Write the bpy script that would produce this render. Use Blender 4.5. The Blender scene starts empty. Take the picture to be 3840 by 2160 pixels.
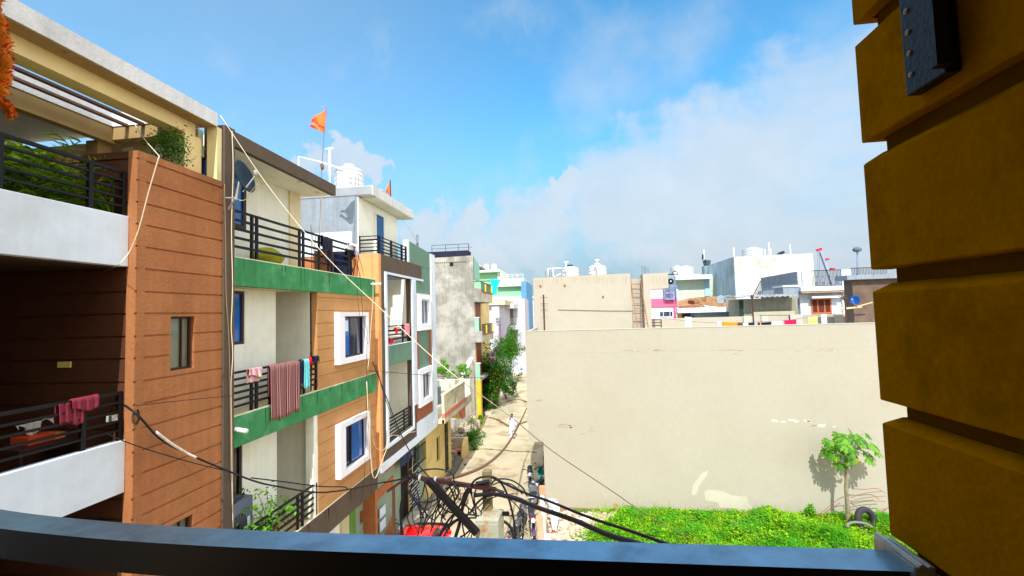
import bpy, bmesh, math, random
from mathutils import Vector, Matrix
random.seed(7)
R = math.radians
SC = bpy.context.scene
COL = SC.collection
# ---------------------------------------------------------------- camera
FOC, PITCH, ROLL, YAW, EYE = 1732.55, .0552689, .0293340, .1260149, 8.6
_up = Vector((-math.sin(ROLL)*math.cos(PITCH), -math.cos(ROLL)*math.cos(PITCH), math.sin(PITCH)))
_fw = Vector((0, 0, 1)) - _up*_up[2]; _fw.normalize()
_rt = _fw.cross(_up)
if _rt[0] < 0: _rt = -_rt
_Y = math.cos(YAW)*_fw + math.sin(YAW)*_rt
_X = -math.sin(YAW)*_fw + math.cos(YAW)*_rt
CM = Matrix((_X, _Y, _up))
cam_d = bpy.data.cameras.new('camera'); cam = bpy.data.objects.new('camera', cam_d); COL.objects.link(cam)
cam_d.sensor_width = 36; cam_d.lens = FOC/3840*36; cam_d.clip_start = .05; cam_d.clip_end = 3000
cr, cd, cf = CM.col[0], CM.col[1], CM.col[2]
cam.matrix_world = Matrix(((cr[0], -cd[0], -cf[0], 0), (cr[1], -cd[1], -cf[1], 0), (cr[2], -cd[2], -cf[2], EYE), (0, 0, 0, 1)))
SC.camera = cam
def ray(px, py): return CM @ Vector(((px-1920)/FOC, (py-1080)/FOC, 1))
def at(px, py, X=None, Y=None, Z=None):
    """the point of the photograph that lies on a known plane of the place"""
    d = ray(px, py)
    t = X/d[0] if X is not None else (Y/d[1] if Y is not None else (Z-EYE)/d[2])
    return Vector((0, 0, EYE)) + d*t
# ---------------------------------------------------------------- light
SUNV = Vector((.085, -1, 1.05)).normalized()
elev = math.asin(SUNV.z); azim = math.atan2(SUNV.x, SUNV.y)
W = bpy.data.worlds.new('World'); SC.world = W; W.use_nodes = True
nt = W.node_tree; N = nt.nodes; L = nt.links; N.clear()
out = N.new('ShaderNodeOutputWorld'); bg = N.new('ShaderNodeBackground'); L.new(bg.outputs[0], out.inputs[0])
sky = N.new('ShaderNodeTexSky'); sky.sky_type = 'NISHITA'; sky.sun_disc = False
sky.sun_elevation = elev; sky.sun_rotation = azim; sky.air_density = 1.1; sky.dust_density = .6; sky.ozone_density = 2.2
bg.inputs[1].default_value = .15
tc = N.new('ShaderNodeTexCoord')
def wn(t, **k):
    n = N.new(t)
    for a, b in k.items(): setattr(n, a, b)
    return n
nv = wn('ShaderNodeVectorMath', operation='NORMALIZE'); L.new(tc.outputs['Generated'], nv.inputs[0])
sep = wn('ShaderNodeSeparateXYZ'); L.new(nv.outputs[0], sep.inputs[0])
zz = wn('ShaderNodeMath', operation='MAXIMUM'); L.new(sep.outputs[2], zz.inputs[0]); zz.inputs[1].default_value = 0
za = wn('ShaderNodeMath', operation='ADD'); L.new(zz.outputs[0], za.inputs[0]); za.inputs[1].default_value = .22
dv = wn('ShaderNodeVectorMath', operation='DIVIDE'); L.new(nv.outputs[0], dv.inputs[0])
cb = wn('ShaderNodeCombineXYZ')
for i in range(3): L.new(za.outputs[0], cb.inputs[i])
L.new(cb.outputs[0], dv.inputs[1])
def noise(scale, det, rough, src):
    n = wn('ShaderNodeTexNoise'); n.inputs['Scale'].default_value = scale; n.inputs['Detail'].default_value = det
    n.inputs['Roughness'].default_value = rough; L.new(src, n.inputs['Vector']); return n
n1 = noise(2.1, 8, .6, dv.outputs[0]); n2 = noise(11, 8, .6, nv.outputs[0]); n3 = noise(5, 6, .55, nv.outputs[0])
def mr(src, a, b, c=0, d=1):
    m = wn('ShaderNodeMapRange', interpolation_type='SMOOTHSTEP'); L.new(src, m.inputs[0])
    for i, v in enumerate((a, b, c, d)): m.inputs[i+1].default_value = v
    return m.outputs[0]
def mth(op, a, b):
    m = wn('ShaderNodeMath', operation=op)
    for i, v in enumerate((a, b)):
        if isinstance(v, (int, float)): m.inputs[i].default_value = v
        else: L.new(v, m.inputs[i])
    return m.outputs[0]
wc = wn('ShaderNodeTexNoise'); wc.inputs['Scale'].default_value = 9; wc.inputs['Detail'].default_value = 7; wc.inputs['Roughness'].default_value = .62; L.new(nv.outputs[0], wc.inputs['Vector'])
ws = wn('ShaderNodeVectorMath', operation='SUBTRACT'); L.new(wc.outputs['Color'], ws.inputs[0]); ws.inputs[1].default_value = (.5, .5, .5)
wm = wn('ShaderNodeVectorMath', operation='SCALE'); L.new(ws.outputs[0], wm.inputs[0]); wm.inputs['Scale'].default_value = .22
wa = wn('ShaderNodeVectorMath', operation='ADD'); L.new(nv.outputs[0], wa.inputs[0]); L.new(wm.outputs[0], wa.inputs[1])
wv = wn('ShaderNodeVectorMath', operation='NORMALIZE'); L.new(wa.outputs[0], wv.inputs[0])
def blob(px, py, r_out, r_in):
    d = ray(px, py).normalized(); n = wn('ShaderNodeVectorMath', operation='DOT_PRODUCT')
    L.new(wv.outputs[0], n.inputs[0]); n.inputs[1].default_value = d
    return mr(n.outputs['Value'], math.cos(R(r_out)), math.cos(R(r_in)))
# wide soft cloud bank over the right half, down to the horizon
bank = None
for p in ((3150, 560, 15, 3), (2750, 640, 12, 2), (2350, 740, 10, 2), (2000, 850, 8, 1), (3900, 300, 20, 8), (1750, 950, 9, 1), (2900, 900, 18, 4)):
    b = blob(*p); bank = b if bank is None else mth('MAXIMUM', bank, b)
mpn = wn('ShaderNodeMapping'); mpn.inputs['Scale'].default_value = (2.2, 2.2, 7); mpn.inputs['Rotation'].default_value = (0, R(-28), 0); L.new(nv.outputs[0], mpn.inputs[0])
n4 = noise(1.5, 9, .56, mpn.outputs[0])
wob = mth('MULTIPLY', mth('SUBTRACT', n4.outputs[0], .5), 1.5)
bankm = mr(mth('ADD', bank, wob), .0, 1.1, 0, .8)
puff = None
for p in ((1290, 590, 3.6, .8), (1180, 610, 2.7, .4), (1390, 640, 2.4, .3), (1260, 560, 2.8, .2), (1960, 770, 1.6, .1), (2020, 740, 2.2, .1), (1620, 870, 3.6, .4), (1560, 910, 3, .4), (1790, 830, 2.2, .2), (2070, 730, 2.8, .3), (2150, 700, 2.6, .2), (1850, 980, 2.6, .5), (1690, 850, 3, .3)):
    b = blob(p[0], p[1], p[2]*1.15, 0); puff = b if puff is None else mth('MAXIMUM', puff, b)
puffm = mr(mth('ADD', mth('MULTIPLY', puff, 1.25), mth('MULTIPLY', mth('SUBTRACT', n2.outputs[0], .5), 3.4)), .34, 1.15, 0, .8)
wisp = mth('MAXIMUM', mth('MULTIPLY', mr(n3.outputs[0], .46, .8), .4), mth('MULTIPLY', mr(sep.outputs[0], .05, -.55), .22))
cm = mth('MAXIMUM', mth('MAXIMUM', bankm, puffm), wisp)
cm = mth('MINIMUM', cm, 1)
tint = wn('ShaderNodeMixRGB', blend_type='MULTIPLY'); tint.inputs[0].default_value = 1; L.new(sky.outputs[0], tint.inputs[1]); tint.inputs[2].default_value = (.42, .93, 1.04, 1)
ccol = wn('ShaderNodeMixRGB'); L.new(n2.outputs[0], ccol.inputs[0]); ccol.inputs[1].default_value = (2.2, 2.6, 2.95, 1); ccol.inputs[2].default_value = (3.25, 3.4, 3.6, 1)
# unseen bright cloud added at the side, overhead and behind to light shaded fronts
side = mr(mth('ADD', mth('MULTIPLY', sep.outputs[0], .9), mth('MULTIPLY', sep.outputs[1], -.55)), .25, .8)
over = mr(sep.outputs[2], .62, .85)
far = mth('MULTIPLY', mth('MAXIMUM', side, over), mr(n1.outputs[0], .3, .5, .35, 1))
bright = wn('ShaderNodeMixRGB'); L.new(far, bright.inputs[0]); L.new(ccol.outputs[0], bright.inputs[1]); bright.inputs[2].default_value = (9.4, 8.9, 8.3, 1)
cm = mth('MAXIMUM', cm, far)
mix = wn('ShaderNodeMixRGB'); L.new(cm, mix.inputs[0]); L.new(bright.outputs[0], mix.inputs[2])
hz = wn('ShaderNodeMixRGB'); L.new(mr(sep.outputs[2], .02, .42, .97, 0), hz.inputs[0]); L.new(tint.outputs[0], hz.inputs[1]); hz.inputs[2].default_value = (1.5, 1.95, 2.4, 1)
L.new(hz.outputs[0], mix.inputs[1]); L.new(mix.outputs[0], bg.inputs[0])
sd = bpy.data.lights.new('sun', 'SUN'); sd.energy = 3.0; sd.angle = R(.55); sd.color = (1, .965, .9)
so = bpy.data.objects.new('sun', sd); COL.objects.link(so); so.rotation_euler = (-SUNV).to_track_quat('-Z', 'Y').to_euler(); so.location = (0, 0, 40)
SC.view_settings.view_transform = 'Standard'; SC.view_settings.look = 'None'; SC.view_settings.exposure = .8; SC.view_settings.gamma = 1
SC.render.engine = 'CYCLES'
SC.cycles.max_bounces = 6; SC.cycles.diffuse_bounces = 4; SC.cycles.transparent_max_bounces = 8
# ---------------------------------------------------------------- helpers
def lin(c): return tuple((v/255/12.92 if v/255 <= .04045 else ((v/255+.055)/1.055)**2.4) for v in c)
MATS = {}
def M(name, rgb, rough=.85, var=.12, scale=2.5, bump=.15, streak=0., metal=0., fine=0., spec=.3, dirt=None, dirtamt=0., dscale=.9, alt=None, altscale=6, coat=0.):
    """procedural paint / plaster / metal: base colour in sRGB 0-255, broken up by noise, optional rain streaks and dirt"""
    if name in MATS: return MATS[name]
    m = bpy.data.materials.new(name); m.use_nodes = True; t = m.node_tree; n = t.nodes; l = t.links
    b = n['Principled BSDF']; c = lin(rgb)
    b.inputs['Roughness'].default_value = rough; b.inputs['Metallic'].default_value = metal
    b.inputs['Specular IOR Level'].default_value = spec
    if coat: b.inputs['Coat Weight'].default_value = coat
    tcn = n.new('ShaderNodeTexCoord'); src = tcn.outputs['Object']
    def nz(s, d=5, r=.55, v=src):
        q = n.new('ShaderNodeTexNoise'); q.inputs['Scale'].default_value = s; q.inputs['Detail'].default_value = d; q.inputs['Roughness'].default_value = r
        l.new(v, q.inputs['Vector']); return q.outputs[0]
    def mrr(s, a, bb, cc, dd):
        q = n.new('ShaderNodeMapRange'); l.new(s, q.inputs[0])
        for i, v in enumerate((a, bb, cc, dd)): q.inputs[i+1].default_value = v
        return q.outputs[0]
    def mulc(col, f):
        q = n.new('ShaderNodeVectorMath'); q.operation = 'SCALE'
        if isinstance(col, tuple): q.inputs[0].default_value = col
        else: l.new(col, q.inputs[0])
        l.new(f, q.inputs['Scale']); return q.outputs[0]
    def mixc(f, a, bb):
        q = n.new('ShaderNodeMixRGB'); l.new(f, q.inputs[0])
        for i, v in ((1, a), (2, bb)):
            if isinstance(v, tuple): q.inputs[i].default_value = (*v, 1)
            else: l.new(v, q.inputs[i])
        return q.outputs[0]
    col = c
    if alt: col = mixc(mrr(nz(altscale, 3), .42, .58, 0, 1), c, lin(alt))
    col = mulc(col, mrr(nz(scale, 6, .65), .28, .72, 1-var, 1+var))
    if fine: col = mulc(col, mrr(nz(scale*14, 3, .6), .3, .7, 1-fine, 1+fine))
    if streak:
        mp = n.new('ShaderNodeMapping'); mp.inputs['Scale'].default_value = (5, 5, .22); l.new(src, mp.inputs[0])
        col = mulc(col, mrr(nz(1.6, 6, .6, mp.outputs[0]), .35, .7, 1+streak*.3, 1-streak))
    if dirt: col = mixc(mrr(nz(dscale, 8, .68), .5, .66, 0, dirtamt), col, lin(dirt))
    l.new(col, b.inputs['Base Color']) if not isinstance(col, tuple) else None
    if bump:
        bp = n.new('ShaderNodeBump'); bp.inputs['Strength'].default_value = bump; bp.inputs['Distance'].default_value = .02
        l.new(nz(scale*9, 5, .6), bp.inputs['Height']); l.new(bp.outputs[0], b.inputs['Normal'])
    MATS[name] = m; return m
def leafmat(name, a, b_, trans=.35, rough=.5, patchy=None):
    if name in MATS: return MATS[name]
    m = bpy.data.materials.new(name); m.use_nodes = True; t = m.node_tree; n = t.nodes; l = t.links
    b = n['Principled BSDF']; b.inputs['Roughness'].default_value = rough; b.inputs['Specular IOR Level'].default_value = .25
    ge = n.new('ShaderNodeNewGeometry'); q = n.new('ShaderNodeMixRGB'); l.new(ge.outputs['Random Per Island'], q.inputs[0])
    q.inputs[1].default_value = (*lin(a), 1); q.inputs[2].default_value = (*lin(b_), 1)
    if patchy:
        tcn = n.new('ShaderNodeTexCoord'); nz = n.new('ShaderNodeTexNoise'); nz.inputs['Scale'].default_value = 1.1; nz.inputs['Detail'].default_value = 5; l.new(tcn.outputs['Object'], nz.inputs['Vector'])
        mp = n.new('ShaderNodeMapRange'); l.new(nz.outputs[0], mp.inputs[0]); mp.inputs[1].default_value = .42; mp.inputs[2].default_value = .6; mp.inputs[4].default_value = .85
        q2 = n.new('ShaderNodeMixRGB'); l.new(mp.outputs[0], q2.inputs[0]); l.new(q.outputs[0], q2.inputs[1]); q2.inputs[2].default_value = (*lin(patchy), 1); q = q2
    l.new(q.outputs[0], b.inputs['Base Color'])
    tr = n.new('ShaderNodeBsdfTranslucent'); l.new(q.outputs[0], tr.inputs[0]); mx = n.new('ShaderNodeMixShader'); mx.inputs[0].default_value = trans
    l.new(b.outputs[0], mx.inputs[1]); l.new(tr.outputs[0], mx.inputs[2]); l.new(mx.outputs[0], n['Material Output'].inputs[0])
    MATS[name] = m; return m
def glass(name, rgb, rough=.08):
    return M(name, rgb, rough=rough, var=.25, scale=1.2, bump=.02, spec=.8)
class MB:
    def __init__(s): s.v = []; s.f = []; s.mi = []; s.cur = 0
    def add(s, vs, fs):
        o = len(s.v); s.v += [tuple(v) for v in vs]; s.f += [tuple(i+o for i in f) for f in fs]; s.mi += [s.cur]*len(fs); return s
    def box(s, x0, x1, y0, y1, z0, z1):
        x0, x1 = sorted((x0, x1)); y0, y1 = sorted((y0, y1)); z0, z1 = sorted((z0, z1))
        return s.add([(x, y, z) for z in (z0, z1) for y in (y0, y1) for x in (x0, x1)],
                     [(0, 2, 3, 1), (4, 5, 7, 6), (0, 1, 5, 4), (2, 6, 7, 3), (0, 4, 6, 2), (1, 3, 7, 5)])
    def bar(s, a, b, w, h, up=(0, 0, 1)):
        a = Vector(a); b = Vector(b); d = (b-a).normalized(); u = Vector(up)
        if abs(d.dot(u)) > .98: u = Vector((0, 1, 0))
        r = d.cross(u).normalized(); u = r.cross(d).normalized()
        vs = [p + r*sx*w/2 + u*sz*h/2 for p in (a, b) for sx, sz in ((-1, -1), (1, -1), (1, 1), (-1, 1))]
        return s.add(vs, [(0, 1, 2, 3), (7, 6, 5, 4), (0, 4, 5, 1), (1, 5, 6, 2), (2, 6, 7, 3), (3, 7, 4, 0)])
    def tube(s, pts, r, n=6, cap=True):
        pts = [Vector(p) for p in pts]; rs = r if isinstance(r, (list, tuple)) else [r]*len(pts)
        o = []; ref = Vector((.13, .21, .97)).normalized()
        prev = None
        for i, p in enumerate(pts):
            d = (pts[min(i+1, len(pts)-1)] - pts[max(i-1, 0)])
            d = d.normalized() if d.length > 1e-9 else Vector((0, 0, 1))
            if prev is None:
                a = d.cross(ref)
                if a.length < .1: a = d.cross(Vector((1, 0, 0)))
            else: a = prev - d*prev.dot(d)
            a.normalize(); prev = a; b = d.cross(a)
            o += [p + (a*math.cos(2*math.pi*k/n) + b*math.sin(2*math.pi*k/n))*rs[i] for k in range(n)]
        fs = [(i*n+k, i*n+(k+1) % n, (i+1)*n+(k+1) % n, (i+1)*n+k) for i in range(len(pts)-1) for k in range(n)]
        if cap: fs += [tuple(reversed(range(n))), tuple(range((len(pts)-1)*n, len(pts)*n))]
        return s.add(o, fs)
    def cyl(s, a, b, r, n=16): return s.tube([a, b], r, n)
    def lathe(s, c, prof, n=24, axis='z'):
        c = Vector(c); o = []
        for r, h in prof:
            for k in range(n):
                t = 2*math.pi*k/n; p = (r*math.cos(t), r*math.sin(t), h)
                if axis == 'x': p = (h, p[0], p[1])
                if axis == 'y': p = (p[0], h, p[1])
                o.append(c+Vector(p))
        fs = [(i*n+k, i*n+(k+1) % n, (i+1)*n+(k+1) % n, (i+1)*n+k) for i in range(len(prof)-1) for k in range(n)]
        fs += [tuple(reversed(range(n))), tuple(range((len(prof)-1)*n, len(prof)*n))]
        return s.add(o, fs)
    def prism(s, poly, d):
        """polygon (3-D points) extruded by vector d"""
        d = Vector(d); k = len(poly); vs = [Vector(p) for p in poly] + [Vector(p)+d for p in poly]
        return s.add(vs, [tuple(reversed(range(k))), tuple(range(k, 2*k))] + [(i, (i+1) % k, (i+1) % k+k, i+k) for i in range(k)])
    def grid(s, fn, nu, nv, thick=None):
        vs = [fn(i/nu, j/nv) for j in range(nv+1) for i in range(nu+1)]
        return s.add(vs, [(j*(nu+1)+i, j*(nu+1)+i+1, (j+1)*(nu+1)+i+1, (j+1)*(nu+1)+i) for j in range(nv) for i in range(nu)])
    def build(s, name, mat, parent=None, smooth=False, bevel=0, recalc=True, solid=0, weld=False):
        me = bpy.data.meshes.new(name)
        vs = [Vector(v) for v in s.v]
        org = Vector((0, 0, 0))
        if parent is None and vs:
            mn = [min(v[i] for v in vs) for i in range(3)]; mx = [max(v[i] for v in vs) for i in range(3)]
            org = Vector(((mn[0]+mx[0])/2, (mn[1]+mx[1])/2, mn[2]))
        me.from_pydata([v-org for v in vs], [], s.f)
        ms = mat if isinstance(mat, (list, tuple)) else [mat]
        for q in ms: me.materials.append(q)
        if len(ms) > 1: me.polygons.foreach_set('material_index', s.mi)
        if recalc or weld:
            bm = bmesh.new(); bm.from_mesh(me)
            if weld: bmesh.ops.remove_doubles(bm, verts=bm.verts, dist=1e-4)
            if recalc: bmesh.ops.recalc_face_normals(bm, faces=bm.faces)
            bm.to_mesh(me); bm.free()
        if smooth: me.polygons.foreach_set('use_smooth', [True]*len(me.polygons))
        o = bpy.data.objects.new(name, me); COL.objects.link(o); o.location = org
        if parent is not None:
            o.parent = parent
            T = Vector((0, 0, 0)); q = parent
            while q is not None: T += q.location; q = q.parent
            o.location = -T
        if bevel:
            md = o.modifiers.new('bevel', 'BEVEL'); md.width = bevel; md.segments = 2; md.limit_method = 'ANGLE'; md.angle_limit = R(50)
        if solid:
            md = o.modifiers.new('solid', 'SOLIDIFY'); md.thickness = solid
        return o
def B(*a): return MB().box(*a)
def tag(o, label=None, cat=None, group=None, kind=None):
    if label: o['label'] = label
    if cat: o['category'] = cat
    if group: o['group'] = group
    if kind: o['kind'] = kind
    return o
def thing(name, label, cat, loc=(0, 0, 0), group=None):
    o = bpy.data.objects.new(name, None); COL.objects.link(o); o.location = loc; o.empty_display_size = .3
    return tag(o, label, cat, group)
def dup(root, loc, rz=0, label=None, group=None, scale=None):
    def cp(o, par):
        c = o.copy(); COL.objects.link(c); c.parent = par
        for ch in o.children: cp(ch, c)
        return c
    r = cp(root, None); r.location = loc; r.rotation_euler = (0, 0, rz)
    if scale: r.scale = (scale,)*3
    if label: r['label'] = label
    if group: r['group'] = group
    return r
def smoothpts(pts, k=6):
    pts = [Vector(p) for p in pts]; P = [pts[0]*2-pts[1]] + pts + [pts[-1]*2-pts[-2]]; o = []
    for i in range(1, len(P)-2):
        a, b, c, d = P[i-1:i+3]
        for j in range(k):
            t = j/k; o.append(.5*((2*b)+(c-a)*t+(2*a-5*b+4*c-d)*t*t+(3*b-a-3*c+d)*t**3))
    return o+[pts[-1]]
def sag(a, b, s, n=14):
    a = Vector(a); b = Vector(b)
    return [a.lerp(b, i/n)-Vector((0, 0, s*4*(i/n)*(1-i/n))) for i in range(n+1)]
def relief(axis, front, depth, u0, u1, z0, z1, us, zs, fn):
    """wall standing in plane axis=front, its outside towards the street or the camera; fn(u, z) gives how far each
    cell is set back (None = opening right through)."""
    us = sorted(set([u0, u1]+[u for u in us if u0 < u < u1])); zs = sorted(set([z0, z1]+[z for z in zs if z0 < z < z1]))
    nu, nz = len(us)-1, len(zs)-1
    D = [[None]*nz for _ in range(nu)]
    for i in range(nu):
        for j in range(nz):
            d = fn((us[i]+us[i+1])/2, (zs[j]+zs[j+1])/2); D[i][j] = depth if d is None else d
    s = -1 if axis == 'x' else 1      # x-walls face +X, y-walls face -Y
    def P(u, z, d): return (front+s*d, u, z) if axis == 'x' else (u, front+s*d, z)
    m = MB()
    for i in range(nu):
        for j in range(nz):
            d = D[i][j]
            if d < depth:
                m.add([P(us[i], zs[j], d), P(us[i+1], zs[j], d), P(us[i+1], zs[j+1], d), P(us[i], zs[j+1], d)], [(0, 1, 2, 3)])
                m.add([P(us[i], zs[j], depth), P(us[i+1], zs[j], depth), P(us[i+1], zs[j+1], depth), P(us[i], zs[j+1], depth)], [(3, 2, 1, 0)])
            e = D[i+1][j] if i+1 < nu else depth
            if e != d: m.add([P(us[i+1], zs[j], d), P(us[i+1], zs[j+1], d), P(us[i+1], zs[j+1], e), P(us[i+1], zs[j], e)], [(0, 1, 2, 3)])
            if i == 0 and d != depth: m.add([P(us[0], zs[j], d), P(us[0], zs[j+1], d), P(us[0], zs[j+1], depth), P(us[0], zs[j], depth)], [(0, 1, 2, 3)])
            e = D[i][j+1] if j+1 < nz else depth
            if e != d: m.add([P(us[i], zs[j+1], d), P(us[i+1], zs[j+1], d), P(us[i+1], zs[j+1], e), P(us[i], zs[j+1], e)], [(0, 1, 2, 3)])
            if j == 0 and d != depth: m.add([P(us[i], zs[0], d), P(us[i+1], zs[0], d), P(us[i+1], zs[0], depth), P(us[i], zs[0], depth)], [(0, 1, 2, 3)])
    return m
def inr(u, z, h): return h[0] < u < h[1] and h[2] < z < h[3]
def wall(axis, front, depth, u0, u1, z0, z1, holes=(), grooves=(), gw=.025, gd=.02):
    us = [h[0] for h in holes]+[h[1] for h in holes]; zs = [h[2] for h in holes]+[h[3] for h in holes]
    for g in grooves: zs += [g-gw/2, g+gw/2]
    def fn(u, z):
        if any(inr(u, z, h) for h in holes): return None
        if any(abs(z-g) < gw/2 for g in grooves): return gd
        return 0
    return relief(axis, front, depth, u0, u1, z0, z1, us, zs, fn)
def railing(x, y0, y1, z0, z1, nb, posts, t=.035, bh=.035, ph=None, wide=()):
    m = MB()
    for i in range(nb):
        z = z1-bh/2-(z1-z0-bh)*i/nb
        m.box(x-t/2, x+t/2, y0, y1, z-bh/2*(1.5 if i in wide else 1), z+bh/2*(1.5 if i in wide else 1))
    for p in posts: m.box(x-t*.62, x+t*.62, p-.03, p+.03, z0, z1-.002)
    return m
def window(parent, axis, c, u0, u1, z0, z1, fm, gm, mull=(), tr=(), fw=.05, depth=.07, name='window', pane='pane'):
    """framed window standing in plane axis=c : frame part with its pane as a sub-part"""
    s = -1 if axis == 'x' else 1
    m = MB()
    def bx(a, b, z_0, z_1, d0, d1, mm):
        if axis == 'x': mm.box(c+s*d0, c+s*d1, a, b, z_0, z_1)
        else: mm.box(a, b, c+s*d0, c+s*d1, z_0, z_1)
    bx(u0, u0+fw, z0, z1, 0, depth, m); bx(u1-fw, u1, z0, z1, 0, depth, m)
    bx(u0+fw, u1-fw, z0, z0+fw, 0, depth, m); bx(u0+fw, u1-fw, z1-fw, z1, 0, depth, m)
    for q in mull: bx(q-fw*.4, q+fw*.4, z0+fw, z1-fw, .004, depth-.004, m)
    for q in tr: bx(u0+fw, u1-fw, q-fw*.35, q+fw*.35, .008, depth-.008, m)
    f = m.build(name, fm, parent)
    g = MB(); bx(u0+fw*.6, u1-fw*.6, z0+fw*.6, z1-fw*.6, depth*.5, depth*.5+.012, g); g.build(pane, gm, f)
    return f
def door(parent, axis, c, u0, u1, z0, z1, fm, gm, fw=.06, name='door'):
    s = -1 if axis == 'x' else 1
    def bx(a, b, z_0, z_1, d0, d1, mm):
        if axis == 'x': mm.box(c+s*d0, c+s*d1, a, b, z_0, z_1)
        else: mm.box(a, b, c+s*d0, c+s*d1, z_0, z_1)
    m = MB(); bx(u0+fw, u1-fw, z0, z1-fw, .03, .07, m)
    d = m.build(name, gm, parent)
    m = MB(); bx(u0, u0+fw, z0, z1, -.005, .1, m); bx(u1-fw, u1, z0, z1, -.005, .1, m); bx(u0+fw, u1-fw, z1-fw, z1, -.005, .1, m)
    m.build('frame', fm, d); return d
def leaves(n, ctr, rad, size, rnd=random, shell=.5, flat=0., zbias=0):
    """cloud of small bent leaf quads in an ellipsoid"""
    m = MB()
    for _ in range(n):
        while True:
            p = Vector((rnd.uniform(-1, 1), rnd.uniform(-1, 1), rnd.uniform(-1, 1)))
            if shell*rnd.random() < p.length <= 1: break
        q = Vector(ctr)+Vector((p.x*rad[0], p.y*rad[1], p.z*rad[2]))
        leaf(m, q, size*rnd.uniform(.6, 1.3), rnd, flat)
    return m
def leaf(m, q, s, rnd=random, flat=0.):
    d = Vector((rnd.gauss(0, 1), rnd.gauss(0, 1), rnd.gauss(0, 1)*(1-flat))).normalized()
    u = Vector((rnd.gauss(0, .6), rnd.gauss(0, .6), 1+flat)).normalized(); r = d.cross(u)
    if r.length < .1: r = Vector((1, 0, 0))
    r.normalize(); u = r.cross(d)
    m.add([q, q+d*s*.45+r*s*.32+u*s*.08, q+d*s-u*s*.1, q+d*s*.45-r*s*.32+u*s*.08], [(0, 1, 2), (0, 2, 3)])
def cloth(m, a, b, drop, folds=5, amp=.03, nu=24, nv=12, nrm=(1, 0, 0), hem=.03, seed=1, over=0.):
    """cloth hanging from the line a-b, folds swelling towards the hem; over = length hanging down the back"""
    a = Vector(a); b = Vector(b); nr = Vector(nrm); rr = random.Random(seed); ph = rr.random()*6
    wob = [rr.uniform(-1, 1) for _ in range(5)]
    def f(u, v):
        if over:
            t = v*(drop+over)-over
            z = -abs(t); side = (1 if t > 0 else -1)*.025*min(1, abs(t)*30)
            k = max(0, t)/drop
        else: z = -v*drop; side = 0; k = v
        off = amp*(.25+.75*k)*(math.sin(u*folds*2*math.pi+ph+k)+.4*math.sin(u*folds*4.3*math.pi+ph*2))
        z2 = z + (hem*math.sin(u*math.pi*2*wob[0]*2+ph)*k) + hem*.8*wob[1]*u*k
        return a.lerp(b, .5+(u-.5)*(1-.08*k*abs(wob[2])))+nr*(off+side)+Vector((0, 0, z2))
    return m.grid(f, nu, nv)
def boxthing(name, mat, label, cat, args, group=None, bevel=0):
    return tag(B(*args).build(name, mat, bevel=bevel), label, cat, group)
# ================================================================ materials
WHITE = M('white_paint', (216, 228, 242), var=.05, streak=.05, bump=.06, dirt=(170, 172, 168), dirtamt=.35, dscale=.7)
CREAMW = M('cream_wall', (236, 238, 226), var=.05, streak=.06, bump=.1, dirt=(205, 200, 172), dirtamt=.35)
SOFFIT = M('soffit_cream', (214, 200, 160), var=.08)
BROWN = M('brown_cladding', (168, 110, 68), var=.12, bump=.5, scale=2.2, fine=.06, dirt=(146, 86, 52), dirtamt=.45, streak=.12)
MAUVE = M('mauve_brown_paint', (92, 80, 68), var=.1, bump=.2, streak=.12, dirt=(84, 62, 54), dirtamt=.5)
GREENB = M('green_band_paint', (60, 136, 84), var=.16, bump=.4, scale=2.6, fine=.1, streak=.14, dirt=(112, 176, 132), dirtamt=.55, dscale=1.4)
TAN = M('tan_cladding', (184, 136, 86), var=.09, bump=.3, fine=.05, dirt=(196, 150, 100), dirtamt=.5, dscale=.6)
ORANGE = M('orange_paint', (172, 110, 66), var=.12, bump=.25, dirt=(150, 88, 50), dirtamt=.5)
SAGE = M('sage_green_paint', (104, 136, 118), var=.07, bump=.3, fine=.08, streak=.1)
SAGEL = M('pale_sage_paint', (136, 156, 136), var=.1, bump=.2, dirt=(110, 126, 112), dirtamt=.5)
BLACKM = M('black_iron', (20, 18, 24), rough=.5, var=.2, bump=.05, spec=.25)
DARK = M('dark_interior', (26, 22, 20), var=.3, bump=0)
CONC = M('bare_concrete', (142, 152, 164), var=.16, bump=.3, streak=.22, fine=.06, dirt=(136, 138, 136), dirtamt=.5, dscale=.8)
CONCL = M('pale_concrete', (212, 214, 214), var=.1, bump=.25, streak=.12, dirt=(170, 172, 172), dirtamt=.5)
DKFRAME = M('dark_wood_frame', (58, 40, 36), rough=.5, var=.2)
BLUEG = glass('blue_film_glass', (20, 92, 170)); DBLUEG = glass('dark_blue_glass', (10, 30, 62)); BLACKG = glass('black_glass', (12, 13, 16))
GREYG = glass('grey_glass', (110, 116, 96))
PIPE = M('white_pvc', (226, 228, 224), rough=.45, var=.06, bump=0)
WIRE = M('cream_cable', (222, 206, 176), rough=.6, var=.12, bump=0)
BWIRE = M('black_cable', (24, 22, 28), rough=.5, var=.15, bump=0)
RUST = M('rusty_iron', (88, 52, 42), rough=.7, var=.3, dirt=(60, 36, 34), dirtamt=.7, dscale=4)
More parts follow.
